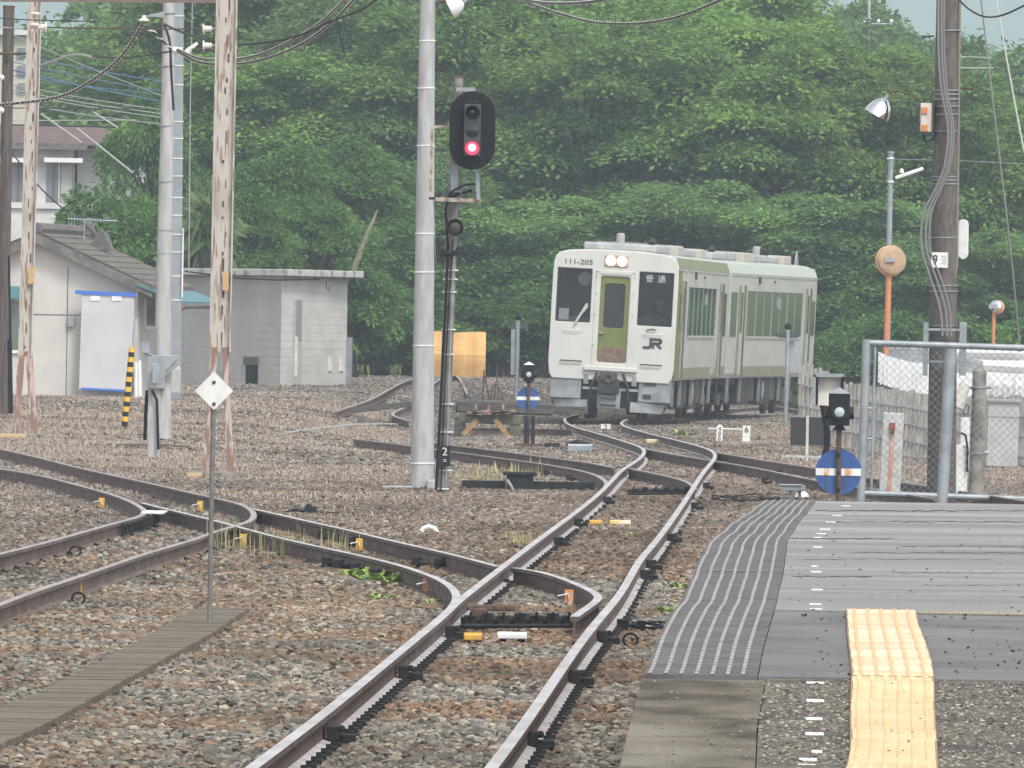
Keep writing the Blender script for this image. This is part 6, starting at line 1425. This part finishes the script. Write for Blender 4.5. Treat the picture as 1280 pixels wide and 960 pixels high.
# driver behind the right windscreen
def driver():
    t0 = thing('person', (0, 0, 0), 'driver in a dark uniform and cap seated behind the right windscreen', 'person', None)
    J = [((0, .1, 0), .17), ((0, .08, .3), .18), ((0, .06, .52), .17), ((0, .03, .62), .07), ((0, .0, .72), .075), ((0, -.01, .82), .10), ((0, 0, .92), .085),
         ((.19, .04, .52), .07), ((.24, -.1, .30), .055), ((.14, -.36, .28), .04), ((.12, -.44, .28), .035),
         ((-.19, .04, .52), .07), ((-.24, -.1, .30), .055), ((-.14, -.36, .28), .04), ((-.12, -.44, .28), .035),
         ((.1, -.35, -.02), .085), ((.1, -.38, -.4), .06), ((-.1, -.35, -.02), .085), ((-.1, -.38, -.4), .06)]
    E = [(0, 1), (1, 2), (2, 3), (3, 4), (4, 5), (5, 6), (2, 7), (7, 8), (8, 9), (9, 10), (2, 11), (11, 12), (12, 13), (13, 14), (0, 15), (15, 16), (0, 17), (17, 18)]
    me = bpy.data.meshes.new('body'); me.from_pydata([j[0] for j in J], E, []); o = bpy.data.objects.new('body', me); COL.objects.link(o)
    md = o.modifiers.new('skin', 'SKIN'); o.modifiers.new('sub', 'SUBSURF').levels = 2; o.modifiers['sub'].render_levels = 2
    for i, j in enumerate(J): me.skin_vertices[0].data[i].radius = (j[1], j[1])
    me.skin_vertices[0].data[0].use_root = True
    dg_ = bpy.context.evaluated_depsgraph_get(); dg_.update(); m2 = bpy.data.meshes.new_from_object(o.evaluated_get(dg_)); o.modifiers.clear(); o.data = m2
    skin_m = mat('skin', (.45, .28, .2)); uni = mat('uniform_navy', (.03, .035, .06)); m2.materials.clear(); m2.materials.append(uni); m2.materials.append(skin_m)
    for p in m2.polygons: p.material_index = 1 if p.center.z > .64 or (p.center.y < -.4 and p.center.z > .2) else 0; p.use_smooth = True
    o.parent = t0
    MB().lathe((0, .0, .93), [(.105, -.04), (.11, 0), (.13, .05), (.11, .075), (.02, .08)], (0, 0, 1), 16).box((0, -.12, .91), (.16, .08, .012)).build('cap', uni, t0, local=True, smooth=True)
    MB().prism([(-.015, -.10, .80), (.015, -.10, .80), (0, -.10, .84)], (0, -.03, 0)).build('nose', skin_m, t0, local=True)
    for k in (-1, 1): MB().lathe((k * .035, -.10, .845), [(.012, 0), (.008, .006), (.001, .008)], (0, -1, 0), 8).build('eye', blackm, t0, local=True)
    MB().box((0, -.1, .775), (.045, .012, .008)).build('mouth', mat('lips', (.3, .12, .1)), t0, local=True)
    return t0
dv = driver(); M1 = Matrix.Translation((2.25, 276, RH - .04)) @ Euler((0, CANT, -R(4.5))).to_matrix().to_4x4()
dv.location = M1 @ Vector((.98, 1.05, 1.95)); dv.rotation_euler = (0, CANT, -R(4.5) + .15)
lb(c1, 'driver_seat', .72, 1.24, .95, 1.5, 1.25, 1.86, dark_in, .03); lb(c1, 'seat_back', .76, 1.2, 1.35, 1.48, 1.8, 2.5, dark_in, .03)

# ================================================================== VEGETATION
leafA = foliage('leaf_green', (.135, .25, .060), (.20, .33, .07), (.28, .40, .085))
leafB = foliage('leaf_deep', (.115, .22, .070), (.16, .28, .075), (.21, .335, .085))
leafC = foliage('leaf_bush', (.075, .175, .04), (.125, .245, .05), (.19, .31, .06))
bark = mat('bark', (.09, .07, .055), (.05, .04, .035), 6, .9, bump=.5)
def leaves_mesh(name, centers, radii, n_per, size, m, seed, flat=.5, droop=.6, cc=None):
    rg = np.random.default_rng(seed); C = np.asarray(centers, float); r = np.asarray(radii, float)
    idx = np.repeat(np.arange(len(C)), n_per); n = len(idx)
    u = rg.normal(size=(n, 3)); u /= np.linalg.norm(u, axis=1)[:, None]; u[:, 2] = np.where(u[:, 2] < -.3, -u[:, 2] * .5, u[:, 2])
    rr_ = (.45 + .6 * rg.random(n)) * r[idx]
    off = u * rr_[:, None]; off[:, 2] *= flat; off[:, 2] -= droop * (off[:, 0] ** 2 + off[:, 1] ** 2) / np.maximum(r[idx], .1) * .6
    p = C[idx] + off
    # spray direction: outward and down
    ctr = np.zeros(3) if cc is None else np.asarray(cc)
    o_ = (p - ctr); o_[:, 2] *= .2; o_ /= (np.linalg.norm(o_, axis=1)[:, None] + 1e-6)
    d = .55 * o_ + .75 * u * np.array([1, 1, .3]) + rg.normal(size=(n, 3)) * .45; d[:, 2] -= .25; d /= np.linalg.norm(d, axis=1)[:, None]
    up = rg.normal(size=(n, 3)) * .3 + .9 * u; up[:, 2] += .55; s = np.cross(d, up); s /= np.linalg.norm(s, axis=1)[:, None]
    L_ = size * (.6 + .9 * rg.random(n))[:, None]; W_ = L_ * (.20 + .12 * rg.random(n))[:, None]
    v = np.stack([p, p + d * L_ * .5 + s * W_, p + d * L_ + np.array([0, 0, -.12]) * L_, p + d * L_ * .5 - s * W_], 1).reshape(-1, 3)
    me = bpy.data.meshes.new(name); me.vertices.add(4 * n); me.vertices.foreach_set('co', v.astype(np.float32).ravel())
    me.loops.add(4 * n); me.loops.foreach_set('vertex_index', np.arange(4 * n, dtype=np.int32)); me.polygons.add(n)
    me.polygons.foreach_set('loop_start', np.arange(0, 4 * n, 4, dtype=np.int32)); me.polygons.foreach_set('loop_total', np.full(n, 4, np.int32)); me.update(calc_edges=True)
    me.materials.append(m); return me
def tree_proto(seed, H, Rr, m, n_cl=85, n_per=260, size=.26, low=.25, flat=.45):
    rg = np.random.default_rng(seed); cz = H * .58; Rz = H * .46; cs_, rs_ = [], []
    lobes = [(rg.normal() * Rr * .35, rg.normal() * Rr * .35, rg.uniform(-.3, .45) * Rz) for _ in range(5)]
    for i in range(n_cl):
        a = rg.random() * 6.283; e = rg.uniform(-.75, 1); ce = math.sqrt(max(0, 1 - e * e)); f_ = rg.uniform(.6, 1.05); lx, ly, lz = lobes[i % 5]
        x = lx * .6 + math.cos(a) * ce * Rr * f_ * .85; y = ly * .6 + math.sin(a) * ce * Rr * f_ * .85; z = cz + lz * .35 + e * Rz * f_ * .9
        cs_.append((x, y, z)); rs_.append(rg.uniform(.65, 1.5) * Rr / 3.3)
    for i in range(n_cl // 4): cs_.append((rg.normal() * Rr * .42, rg.normal() * Rr * .42, cz + rg.uniform(-.95, .7) * Rz)); rs_.append(Rr * .34)
    crown = leaves_mesh('crown', cs_, rs_, n_per, size, m, seed + 50, flat, .55, (0, 0, cz))
    tb = MB(); top = Vector((rg.normal() * .2, rg.normal() * .2, H * .8)); tb.tube([(0, 0, -1), (.05, .05, H * .3), top * .75, top], [.24, .18, .1, .03], 8)
    for i in range(0, n_cl, 4):
        c = Vector(cs_[i]); z0 = min(c.z * .75, H * .7); b0 = Vector((0, 0, z0)) + Vector((top.x, top.y, 0)) * (z0 / (H * .8)); mid = b0.lerp(c, .55) + Vector((0, 0, .3)); tb.tube([b0, mid, c], [.09, .05, .015], 5)
    return crown, tb
TREES = {}
def plant(kind, name, pos, s, rz, label, cat, group, sz=1.0, m=None):
    if kind not in TREES:
        seed, H, Rr, mm, ncl, npr, size, low, flat = KINDS[kind]; cr_, tb = tree_proto(seed, H, Rr, mm, ncl, npr, size, low, flat)
        tmp = thing(name, (0, 0, 0), label, cat, group); o = tb.build('trunk', bark, tmp, local=True, smooth=True); cme = cr_
        TREES[kind] = (o.data, cme); bpy.data.objects.remove(o); bpy.data.objects.remove(tmp)
    tm, cm = TREES[kind]; t0 = thing(name, pos, label, cat, group); t0.rotation_euler = (0, 0, rz); t0.scale = (s, s, s * sz)
    for nm, me_ in (('trunk', tm), ('crown', cm)): o = bpy.data.objects.new(nm, me_); COL.objects.link(o); o.parent = t0
    return t0
KINDS = {'A': (1, 13, 3.9, leafA, 90, 900, .18, .2, .55), 'B': (2, 12, 4.2, leafA, 95, 860, .19, .2, .5), 'C': (3, 11, 3.6, leafB, 84, 800, .18, .2, .6),
         'D': (4, 7, 2.6, leafC, 70, 420, .16, .1, .4), 'E': (5, 2.6, 1.5, leafC, 42, 380, .13, 0, .5), 'F': (6, 9, 4.5, leafB, 70, 420, .28, .2, .6)}
def at_px(px, ytop, d, H):
    """tree whose crown top shows at (px,ytop) at distance d -> base on terrain and scale"""
    tp = P(px, ytop, d); zg = float(terr(tp.x, d)); return Vector((tp.x, d, zg)), (tp.z - zg) / H
# front rank of the wood behind the train: (px, top row, distance, kind, width factor, label)
front = [
 (352, 60, 372, 'A', 1.05, 'tall feathery green tree directly above the block shed roof'),
 (452, -20, 378, 'C', 1.0, 'dark tree behind the bare broken trunk'),
 (395, 190, 352, 'D', 1.0, 'lower light green tree behind the left half of the shed'),
 (560, 20, 372, 'B', .95, 'green tree right behind the red signal board'),
 (648, -30, 380, 'A', 1.0, 'tall tree between the signal and the train'),
 (735, 30, 370, 'B', 1.0, 'bright layered tree above the cab of the train'),
 (840, -10, 374, 'A', 1.05, 'tall layered tree above the middle of the train'),
 (925, 60, 366, 'B', .95, 'spreading yellow green tree above the rear car'),
 (1010, 30, 372, 'A', .95, 'tall tree behind the bell shaped lamp'),
 (1085, 70, 368, 'B', .9, 'rounded tree behind the slim blue grey street lamp'),
 (1165, 130, 372, 'A', .85, 'tree directly behind the large dark concrete pole'),
 (1240, 150, 366, 'B', .8, 'tree between the dark pole and the right edge'),
 (1320, 120, 372, 'A', .9, 'tree cut by the right edge of the view'),
 (690, 250, 356, 'C', .8, 'darker lower tree rising left of the train roof'),
 (500, 190, 358, 'C', .75, 'darker low tree behind the thick concrete pole'),
 (1050, 250, 356, 'C', .8, 'dark low tree right of the rear car end'),
 (1200, 290, 352, 'C', .65, 'dark low tree behind the orange mirrors'),
 (900, 230, 358, 'C', .85, 'dark low tree just behind the train roof'),
]
for i, (px_, yt, d_, k_, wf, lab) in enumerate(front):
    H_ = KINDS[k_][1]; pos, s = at_px(px_, yt, d_, H_ * 1.0); s2 = max(s, .35)
    t0 = plant(k_, 'broadleaf_tree', pos, 1, i * 1.7, lab, 'tree', 'trees of the wood behind the railway'); t0.scale = (wf * 1.12, wf * 1.12, s2)
# second rank
rg = random.Random(11)
for i in range(16):
    px_ = 300 + i * 66; yt = -60 if px_ < 930 else 50 + (px_ - 930) * .3; k_ = 'ABC'[i % 3]; d_ = 392 + (i % 3) * 7
    pos, s = at_px(px_, yt, d_, KINDS[k_][1]); t0 = plant(k_, 'broadleaf_tree', pos, 1, i * 2.3 + 1, 'rear tree of the wood, only glimpsed between the front trees', 'tree', 'rear trees of the wood'); t0.scale = (1.15, 1.15, s)
# undergrowth bushes
bl_ = [(430, 385, 345, 1.3), (478, 365, 342, 1.5), (515, 395, 345, 1.2), (560, 405, 352, 1.1), (622, 380, 345, 1.3), (665, 370, 347, 1.4), (600, 330, 352, 1.4), (1040, 420, 345, 1.1), (1085, 405, 346, 1.2), (1140, 395, 345, 1.3), (1190, 400, 345, 1.2), (1250, 405, 347, 1.3), (1300, 400, 347, 1.3), (700, 330, 352, 1.6), (1065, 375, 352, 1.4), (545, 350, 356, 1.6), (1030, 350, 356, 1.5), (1125, 340, 356, 1.6), (1235, 350, 356, 1.6)]
names_ = ['behind the right end of the shed', 'beside the thick concrete pole', 'right behind the concrete pole foot', 'behind the orange tarpaulin', 'between tarpaulin and train', 'left of the train cab', 'above the orange tarpaulin', 'just right of the rear car', 'left of the orange mirror pole', 'right of the orange mirror', 'behind the big dark pole', 'behind the small mirror', 'at the right edge', 'close to the train roof corner', 'low dark behind the rear car', 'dense between concrete pole and signal post', 'tall right above the rear car end', 'tall behind the large mirror', 'tall behind the small mirror']
for i, (px_, yt, d_, wf) in enumerate(bl_):
    pos, s = at_px(px_, yt, d_, 2.6); t0 = plant('E', 'bush', pos, 1, i * 1.3, 'leafy green bush ' + names_[i], 'bush', 'bushes below the wood'); t0.scale = (wf, wf, max(s, .6))
# left side: garden trees and bushes
for px_, yt, d_, k_, wf, lab in [
 (186, 128, 335, 'D', .5, 'small feathery tree overlapping the white hill house'), (222, 215, 322, 'D', .5, 'small tree right behind the blue grey pole'),
 (150, 245, 318, 'E', 1.5, 'round bush above the hut roof antenna'), (195, 270, 314, 'E', 1.3, 'bush between the hut roof and the paired poles'), (110, 262, 320, 'E', .8, 'sparse bush above the hut ridge'),
 (300, 250, 326, 'D', .6, 'yellowish small tree behind the shed roof'), (345, 205, 335, 'D', .8, 'light green tree behind the right rusty mast'), (255, 290, 318, 'E', 1.0, 'bush behind the left part of the shed'), (405, 262, 330, 'D', .7, 'light green tree over the right end of the shed roof'), (440, 330, 326, 'E', .9, 'bush beside the shed end wall')]:
    H_ = KINDS[k_][1]; pos, s = at_px(px_, yt, d_, H_); t0 = plant(k_, 'garden_tree' if k_ == 'D' else 'bush', pos, 1, px_ * .7, lab, 'tree' if k_ == 'D' else 'bush', None); t0.scale = (wf, wf, s)
for i, (px_, yt, d_) in enumerate([(-10, 70, 470), (50, 45, 480), (125, 14, 470), (185, 16, 476), (235, 12, 470), (275, 38, 460), (30, 110, 440), (100, 90, 440), (160, 80, 430), (230, 120, 420), (270, 110, 410), (1080, 22, 520), (1130, 30, 540), (1030, 12, 500), (1190, 75, 470), (1235, 62, 480), (1290, 58, 470), (1150, 68, 500), (985, 5, 480)]):
    pos, s = at_px(px_, yt, d_, 9); t0 = plant('F', 'hill_tree', pos, 1, i * 2.1, ('hazy round tree on the slope at upper left' if px_ < 600 else 'hazy distant tree at upper right'), 'tree', 'hazy trees on the far slope'); t0.scale = (1.0, 1.0, s)
# spiky plant behind the shed
q = P(258, 330, 312); t0 = thing('spiky_palm', q, 'spiky fan leaved plant between the grey poles and the right rusty mast', 'plant'); mb = MB(); rg = random.Random(2)
cz_ = P(258, 262, 312)
for i in range(260):
    a = rg.uniform(0, 6.28); e = rg.uniform(-.9, 1.3); l = rg.uniform(.5, 1.25); dv_ = Vector((math.cos(a) * math.cos(e), math.sin(a) * math.cos(e), math.sin(e))); s3 = dv_.cross(Vector((0, 0, 1))).normalized() * .01
    p0 = cz_ + Vector((rg.uniform(-.2, .2), rg.uniform(-.2, .2), rg.uniform(-.9, .3))); p1 = p0 + dv_ * l * .6; p2 = p0 + dv_ * l + Vector((0, 0, -.3 * l)); mb.add([p0 - s3 * .5, p0 + s3 * .5, p1 + s3, p2, p1 - s3], [(0, 1, 2, 3, 4)])
mb.build('fronds', mat('palm_green', (.09, .16, .05), (.15, .21, .07), 2, .7, island=.3), t0); MB().tube([q - Vector((0, 0, 1)), cz_], .12, 8).build('stem', bark, t0)

# far hills (hazed)
def hill(name, Y0, pts, m, label):
    mb = MB(); n = 160; x0, x1 = pts[0][0], pts[-1][0]; rows = 7
    for j in range(rows):
        for i in range(n + 1):
            x = x0 + (x1 - x0) * i / n; z = float(np.interp(x, [p[0] for p in pts], [p[1] for p in pts])); z *= (math.sin(j / (rows - 1) * math.pi / 2)); 
            mb.v.append((x, Y0 + j * 90 + 25 * mn.noise(Vector((x * .02, j, 0))), z + (4 * mn.noise(Vector((x * .05, j * 1.3, 3))) + 1.6 * mn.noise(Vector((x * .3, j, 8)))) * (j > 0) - (20 if j == 0 else 0)))
    for j in range(rows - 1):
        for i in range(n): a = j * (n + 1) + i; mb.f.append((a, a + 1, a + n + 2, a + n + 1)); mb.m.append(0)
    o = mb.build(name, m, smooth=True); tag(o, label, kind='structure')
hill('hills', 4000, [(-1900, 150), (-500, 190), (-150, 205), (0, 190), (160, 200), (650, 230), (1900, 180)], mat('hill_forest', (.035, .07, .03), (.06, .10, .045), .05, .95), 'forested hills fading into haze')

# ================================================================== WIRES
wire_m = mat('wire_dark', (.03, .03, .032)); wire_l = mat('wire_pale', (.38, .38, .37)); wire_b = mat('wire_blue', (.09, .19, .32)); twist_m = mat('twist_pale', (.5, .48, .44))
def wire(pts, d0, d1, w_, m, label, n=6, name='overhead_wire', grp=None):
    k = len(pts); q = [P(a, b_, d0 + (d1 - d0) * i / (k - 1)) for i, (a, b_) in enumerate(pts)]
    return tag(MB().tube(spline(q, n) if k > 2 else q, rad(w_, (d0 + d1) / 2), 6).build(name, m), label, 'wire', grp)
def twisted(pts, d0, d1, w_, label):
    k = len(pts); q = spline([P(a, b_, d0 + (d1 - d0) * i / (k - 1)) for i, (a, b_) in enumerate(pts)], 14)
    t0 = thing('wrapped_cable', q[0], label, 'cable'); dd = (d0 + d1) / 2; MB().tube(q, rad(w_, dd), 6).build('core', wire_m, t0)
    # pale helical wrap
    tot = 0; out_ = []; step = rad(w_, dd) * .9
    for i in range(len(q) - 1):
        a, b_ = q[i], q[i + 1]; L_ = (b_ - a).length; m_ = max(1, int(L_ / step))
        tt = (b_ - a).normalized(); n1 = tt.cross(Vector((0, 1, 0))).normalized(); n2 = Vector((0, 1, 0))
        for j in range(m_): an = tot * 2 * math.pi / (rad(w_, dd) * 9); out_.append(a + (b_ - a) * (j / m_) + (n1 * math.cos(an) + n2 * math.sin(an)) * rad(w_, dd) * 1.0); tot += L_ / m_
    MB().tube(out_, rad(w_ * .8, dd), 4).build('wrap', twist_m, t0); return t0
dA = 190
twisted([(181, 32), (196, 44), (214, 62)], dA, dA, 3.2, 'wrapped cable from the small hanging lamp down to the white connector')
twisted([(218, 62), (250, 78), (292, 80), (330, 74), (375, 56), (412, 30), (440, 2), (452, -12)], dA, 175, 3.0, 'sagging wrapped cable passing the right rusty mast to the top edge')
twisted([(218, 60), (250, 73), (292, 74), (330, 66), (372, 46), (405, 24), (430, 0), (440, -12)], dA, 175, 2.4, 'upper twin of the sagging wrapped cable beside the right rusty mast')
wire([(480, -8), (452, 12), (415, 26), (380, 42), (340, 52), (297, 56), (262, 52)], 175, 180, 2.6, wire_m, 'dark cable sagging from the top edge to the right rusty mast')
twisted([(179, 30), (150, 72), (112, 102), (70, 122), (0, 131), (-20, 132)], dA, 200, 3.2, 'wrapped cable sagging from the hanging lamp to the left edge')
wire([(262, 52), (222, 38), (205, 30)], 180, dA, 3, wire_m, 'short thick cable from the right rusty mast to the paired poles')
wire([(205, 30), (212, 52), (214, 90), (217, 138)], dA, dA, 3.2, wire_m, 'dark cable dropping down the round concrete pole', name='drop_cable')
wire([(258, 36.5), (150, 36), (52, 34)], 178, 205, 2.0, rust_d, 'straight rod wire between the insulators of the two rusty masts')
wire([(216, 64), (160, 72), (116, 71)], dA, 198, 2.4, wire_m, 'dark cable with hooks from the connector to the left')
wire([(118, 72), (95, 68), (72, 74), (50, 82)], 198, 204, 3.2, wire_l, 'pale arched pipe from the left rusty mast', name='arched_pipe')
wire([(-10, 22), (40, 25), (120, 27)], 204, 200, 1.6, wire_m, 'thin dark wire crossing the left rusty mast near the top')
wire([(-10, 34), (30, 35)], 204, 204, 1.6, wire_l, 'pale wire between the wooden pole and the left rusty mast')
twisted([(620, -8), (650, -1), (690, 4), (740, 2), (790, -8)], 172, 160, 3, 'pale wrapped cable touching the top edge right of the signal')
twisted([(655, 2), (700, 17), (745, 28), (800, 29), (850, 20), (900, 0), (915, -10)], 172, 160, 3, 'sagging dark wrapped cable along the top edge right of the signal')
wire([(1195, -4), (1212, 12), (1232, 21), (1256, 18), (1290, 2)], 153, 150, 2.4, wire_m, 'dark cable sagging right of the large dark pole')
wire([(1224, -20), (1245, 160), (1264, 320), (1275, 440)], 153, 156, 2.2, wire_l, 'long pale guy wire slanting down to the right of the dark pole', 3)
wire([(1242, -20), (1265, 110), (1290, 240)], 153, 150, 2.2, wire_l, 'second pale guy wire leaving at the right edge', 3)
wire([(1115, 199), (1200, 201), (1300, 206)], 255, 240, 1.1, wire_l, 'thin pale wire running right from the slim street lamp', 3)
wire([(1201, 71), (1240, 72)], 300, 300, 1.4, wire_l, 'thin pale antenna bar right of the dark pole, upper one'); wire([(1201, 85), (1242, 85)], 300, 300, 1.8, wire_l, 'thin pale antenna bar right of the dark pole, lower one')
for i, (a, b_, w_) in enumerate((((10, 66), (208, 103), 1.6), ((10, 76), (208, 115), 1.4), ((10, 86), (208, 128), 1.8), ((10, 93), (208, 119), 1.2))):
    wire([a, ((a[0] + b_[0]) / 2, (a[1] + b_[1]) / 2 + 2), b_], 300, 320, w_, wire_b, 'blue covered overhead wire in the group above the hill house', 4, grp='blue overhead wires')
for i, (a, b_) in enumerate((((12, 105), (208, 138)), ((12, 115), (208, 148)), ((12, 128), (208, 156)), ((12, 42), (208, 122)), ((12, 112), (208, 143)))):
    wire([a, ((a[0] + b_[0]) / 2, (a[1] + b_[1]) / 2 + 2), b_], 300, 320, 1.4, wire_l, 'thin pale overhead wire in the group above the hill house', 4, grp='pale overhead wires')
wire([(14, 135), (170, 136)], 300, 300, 1.6, wire_m, 'straight dark wire above the maroon roof'); wire([(14, 156), (150, 159)], 300, 300, 2, wire_m, 'lower straight dark wire at the maroon roof edge'); wire([(14, 151), (170, 150)], 300, 300, 1.2, wire_l, 'pale straight wire just above the maroon roof')
for a, b_, l_ in (((51, 142), (102, 178), 'left'), ((116, 140), (148, 160), 'upper'), ((96, 160), (166, 216), 'right')): wire([a, b_], 300, 300, 2.6, wire_l, 'slanting pale strut crossing the maroon roof, %s one' % l_, name='strut')
wire([(14, 190), (48, 232), (80, 262), (110, 285), (135, 316)], 262, 262, 2.2, wire_m, 'dark cable slanting down onto the hut roof')
# hanging lamp by the poles, connectors, insulators
t0 = thing('hanging_lamp', P(180, 27, dA), 'small flat lamp hung from a triangular bracket left of the paired poles', 'lamp'); f_ = dA / F
MB().lathe(P(180, 26, dA), [(7 * f_, 0), (6.5 * f_, 1.2 * f_), (3 * f_, 3 * f_), (2.5 * f_, 6 * f_), (1 * f_, 7 * f_)], (0, 0, 1), 16).build('shade', white, t0, smooth=True)
MB().prism([P(180, 20, dA), P(206, 14, dA), P(206, 22, dA)], (0, .03, 0)).build('bracket', galv, t0)
t0 = thing('cable_connector', P(222, 64, dA), 'white cable connector with fins between the paired poles and right rusty mast', 'connector')
MB().lathe(P(216, 63, dA - .2), [(4.5 * f_, 0), (4.8 * f_, 4 * f_), (3.8 * f_, 9 * f_), (4.8 * f_, 12 * f_)], (1, 0, .0), 12).build('body', cream, t0, smooth=True)
MB().prism([P(231, 62, dA), P(246, 52, dA), P(248, 55, dA), P(238, 64, dA), P(236, 72, dA), P(232, 70, dA)], (0, .05, 0)).build('fin', white, t0)
MB().tube([P(240, 62, dA), P(258, 56, 180)], rad(2, dA), 6).build('link', rust_d, t0)
def insul(px_, py, d, sgn, label):
    f_ = d / F; t0 = thing('insulator', P(px_, py, d), label, 'insulator', 'white porcelain insulators')
    MB().lathe(P(px_, py, d), [(2.5 * f_, -3 * f_), (6.5 * f_, -2.4 * f_), (6.5 * f_, -.6 * f_), (3.6 * f_, 0), (4 * f_, 4 * f_), (3.2 * f_, 5 * f_), (4 * f_, 8 * f_), (2 * f_, 9 * f_)], (sgn, 0, .02), 14).build('porcelain', cream, t0, smooth=True)
    MB().tube([P(px_ + sgn * 8, py, d), P(px_ + sgn * 18, py, d)], 1.5 * f_, 6).build('pin', rb, t0)
insul(256, 36, 177, 1, 'white insulator at the upper arm of the right rusty mast'); insul(256, 57, 177, 1, 'white insulator at the lower arm of the right rusty mast'); insul(56, 34, 203, -1, 'white insulator at the side of the left rusty mast')
for y in (17, 31): 
    f_ = 203 / F; t0 = thing('insulator', P(43, y, 203), 'flat insulator on the face of the left rusty mast, %s one' % ('upper' if y < 20 else 'lower'), 'insulator', 'white porcelain insulators'); MB().lathe(P(43.5, y, 202.8), [(7.5 * f_, -1.2 * f_), (8 * f_, 0), (4 * f_, 2 * f_)], (0, 0, 1), 14).build('porcelain', cream, t0, smooth=True)
# distant pole in the trees at top right
d = 480; t0 = thing('distant_pole', P(1085, 40, d), 'distant wooden pole with cross arm and insulators among hazy trees', 'utility pole')
MB().tube([P(1085, 200, d), P(1086.5, -6, d)], rad(4, d), 8).build('shaft', concrete, t0); MB().tube([P(1079, 24, d - .2), P(1091, 24, d - .2)], rad(3.4, d), 6).tube([P(1090, 30, d - .2), P(1115, 30.5, d - .2)], rad(3, d), 6).build('cross_arm', galv, t0)
for x in (1081, 1098, 1114): MB().lathe(P(x, 28, d - .2), [(2 * d / F, 0), (2.4 * d / F, 2 * d / F), (1.2 * d / F, 4.4 * d / F)], (0, 0, 1), 8).build('insulator', cream, t0, smooth=True)

# ================================================================== HAZE
hz_m = bpy.data.materials.new('haze_air'); hz_m.use_nodes = True; t = hz_m.node_tree; t.nodes.remove(t.nodes['Principled BSDF'])
pv = t.nodes.new('ShaderNodeVolumePrincipled'); pv.inputs['Color'].default_value = (.76, .89, 1, 1); pv.inputs['Density'].default_value = HAZE; pv.inputs['Anisotropy'].default_value = .2
t.links.new(pv.outputs[0], t.nodes['Material Output'].inputs['Volume'])
o = MB().box((0, 2500, 118), (4400, 5200, 260)).build('haze', hz_m); tag(o, 'pale damp haze over the yard', kind='stuff')
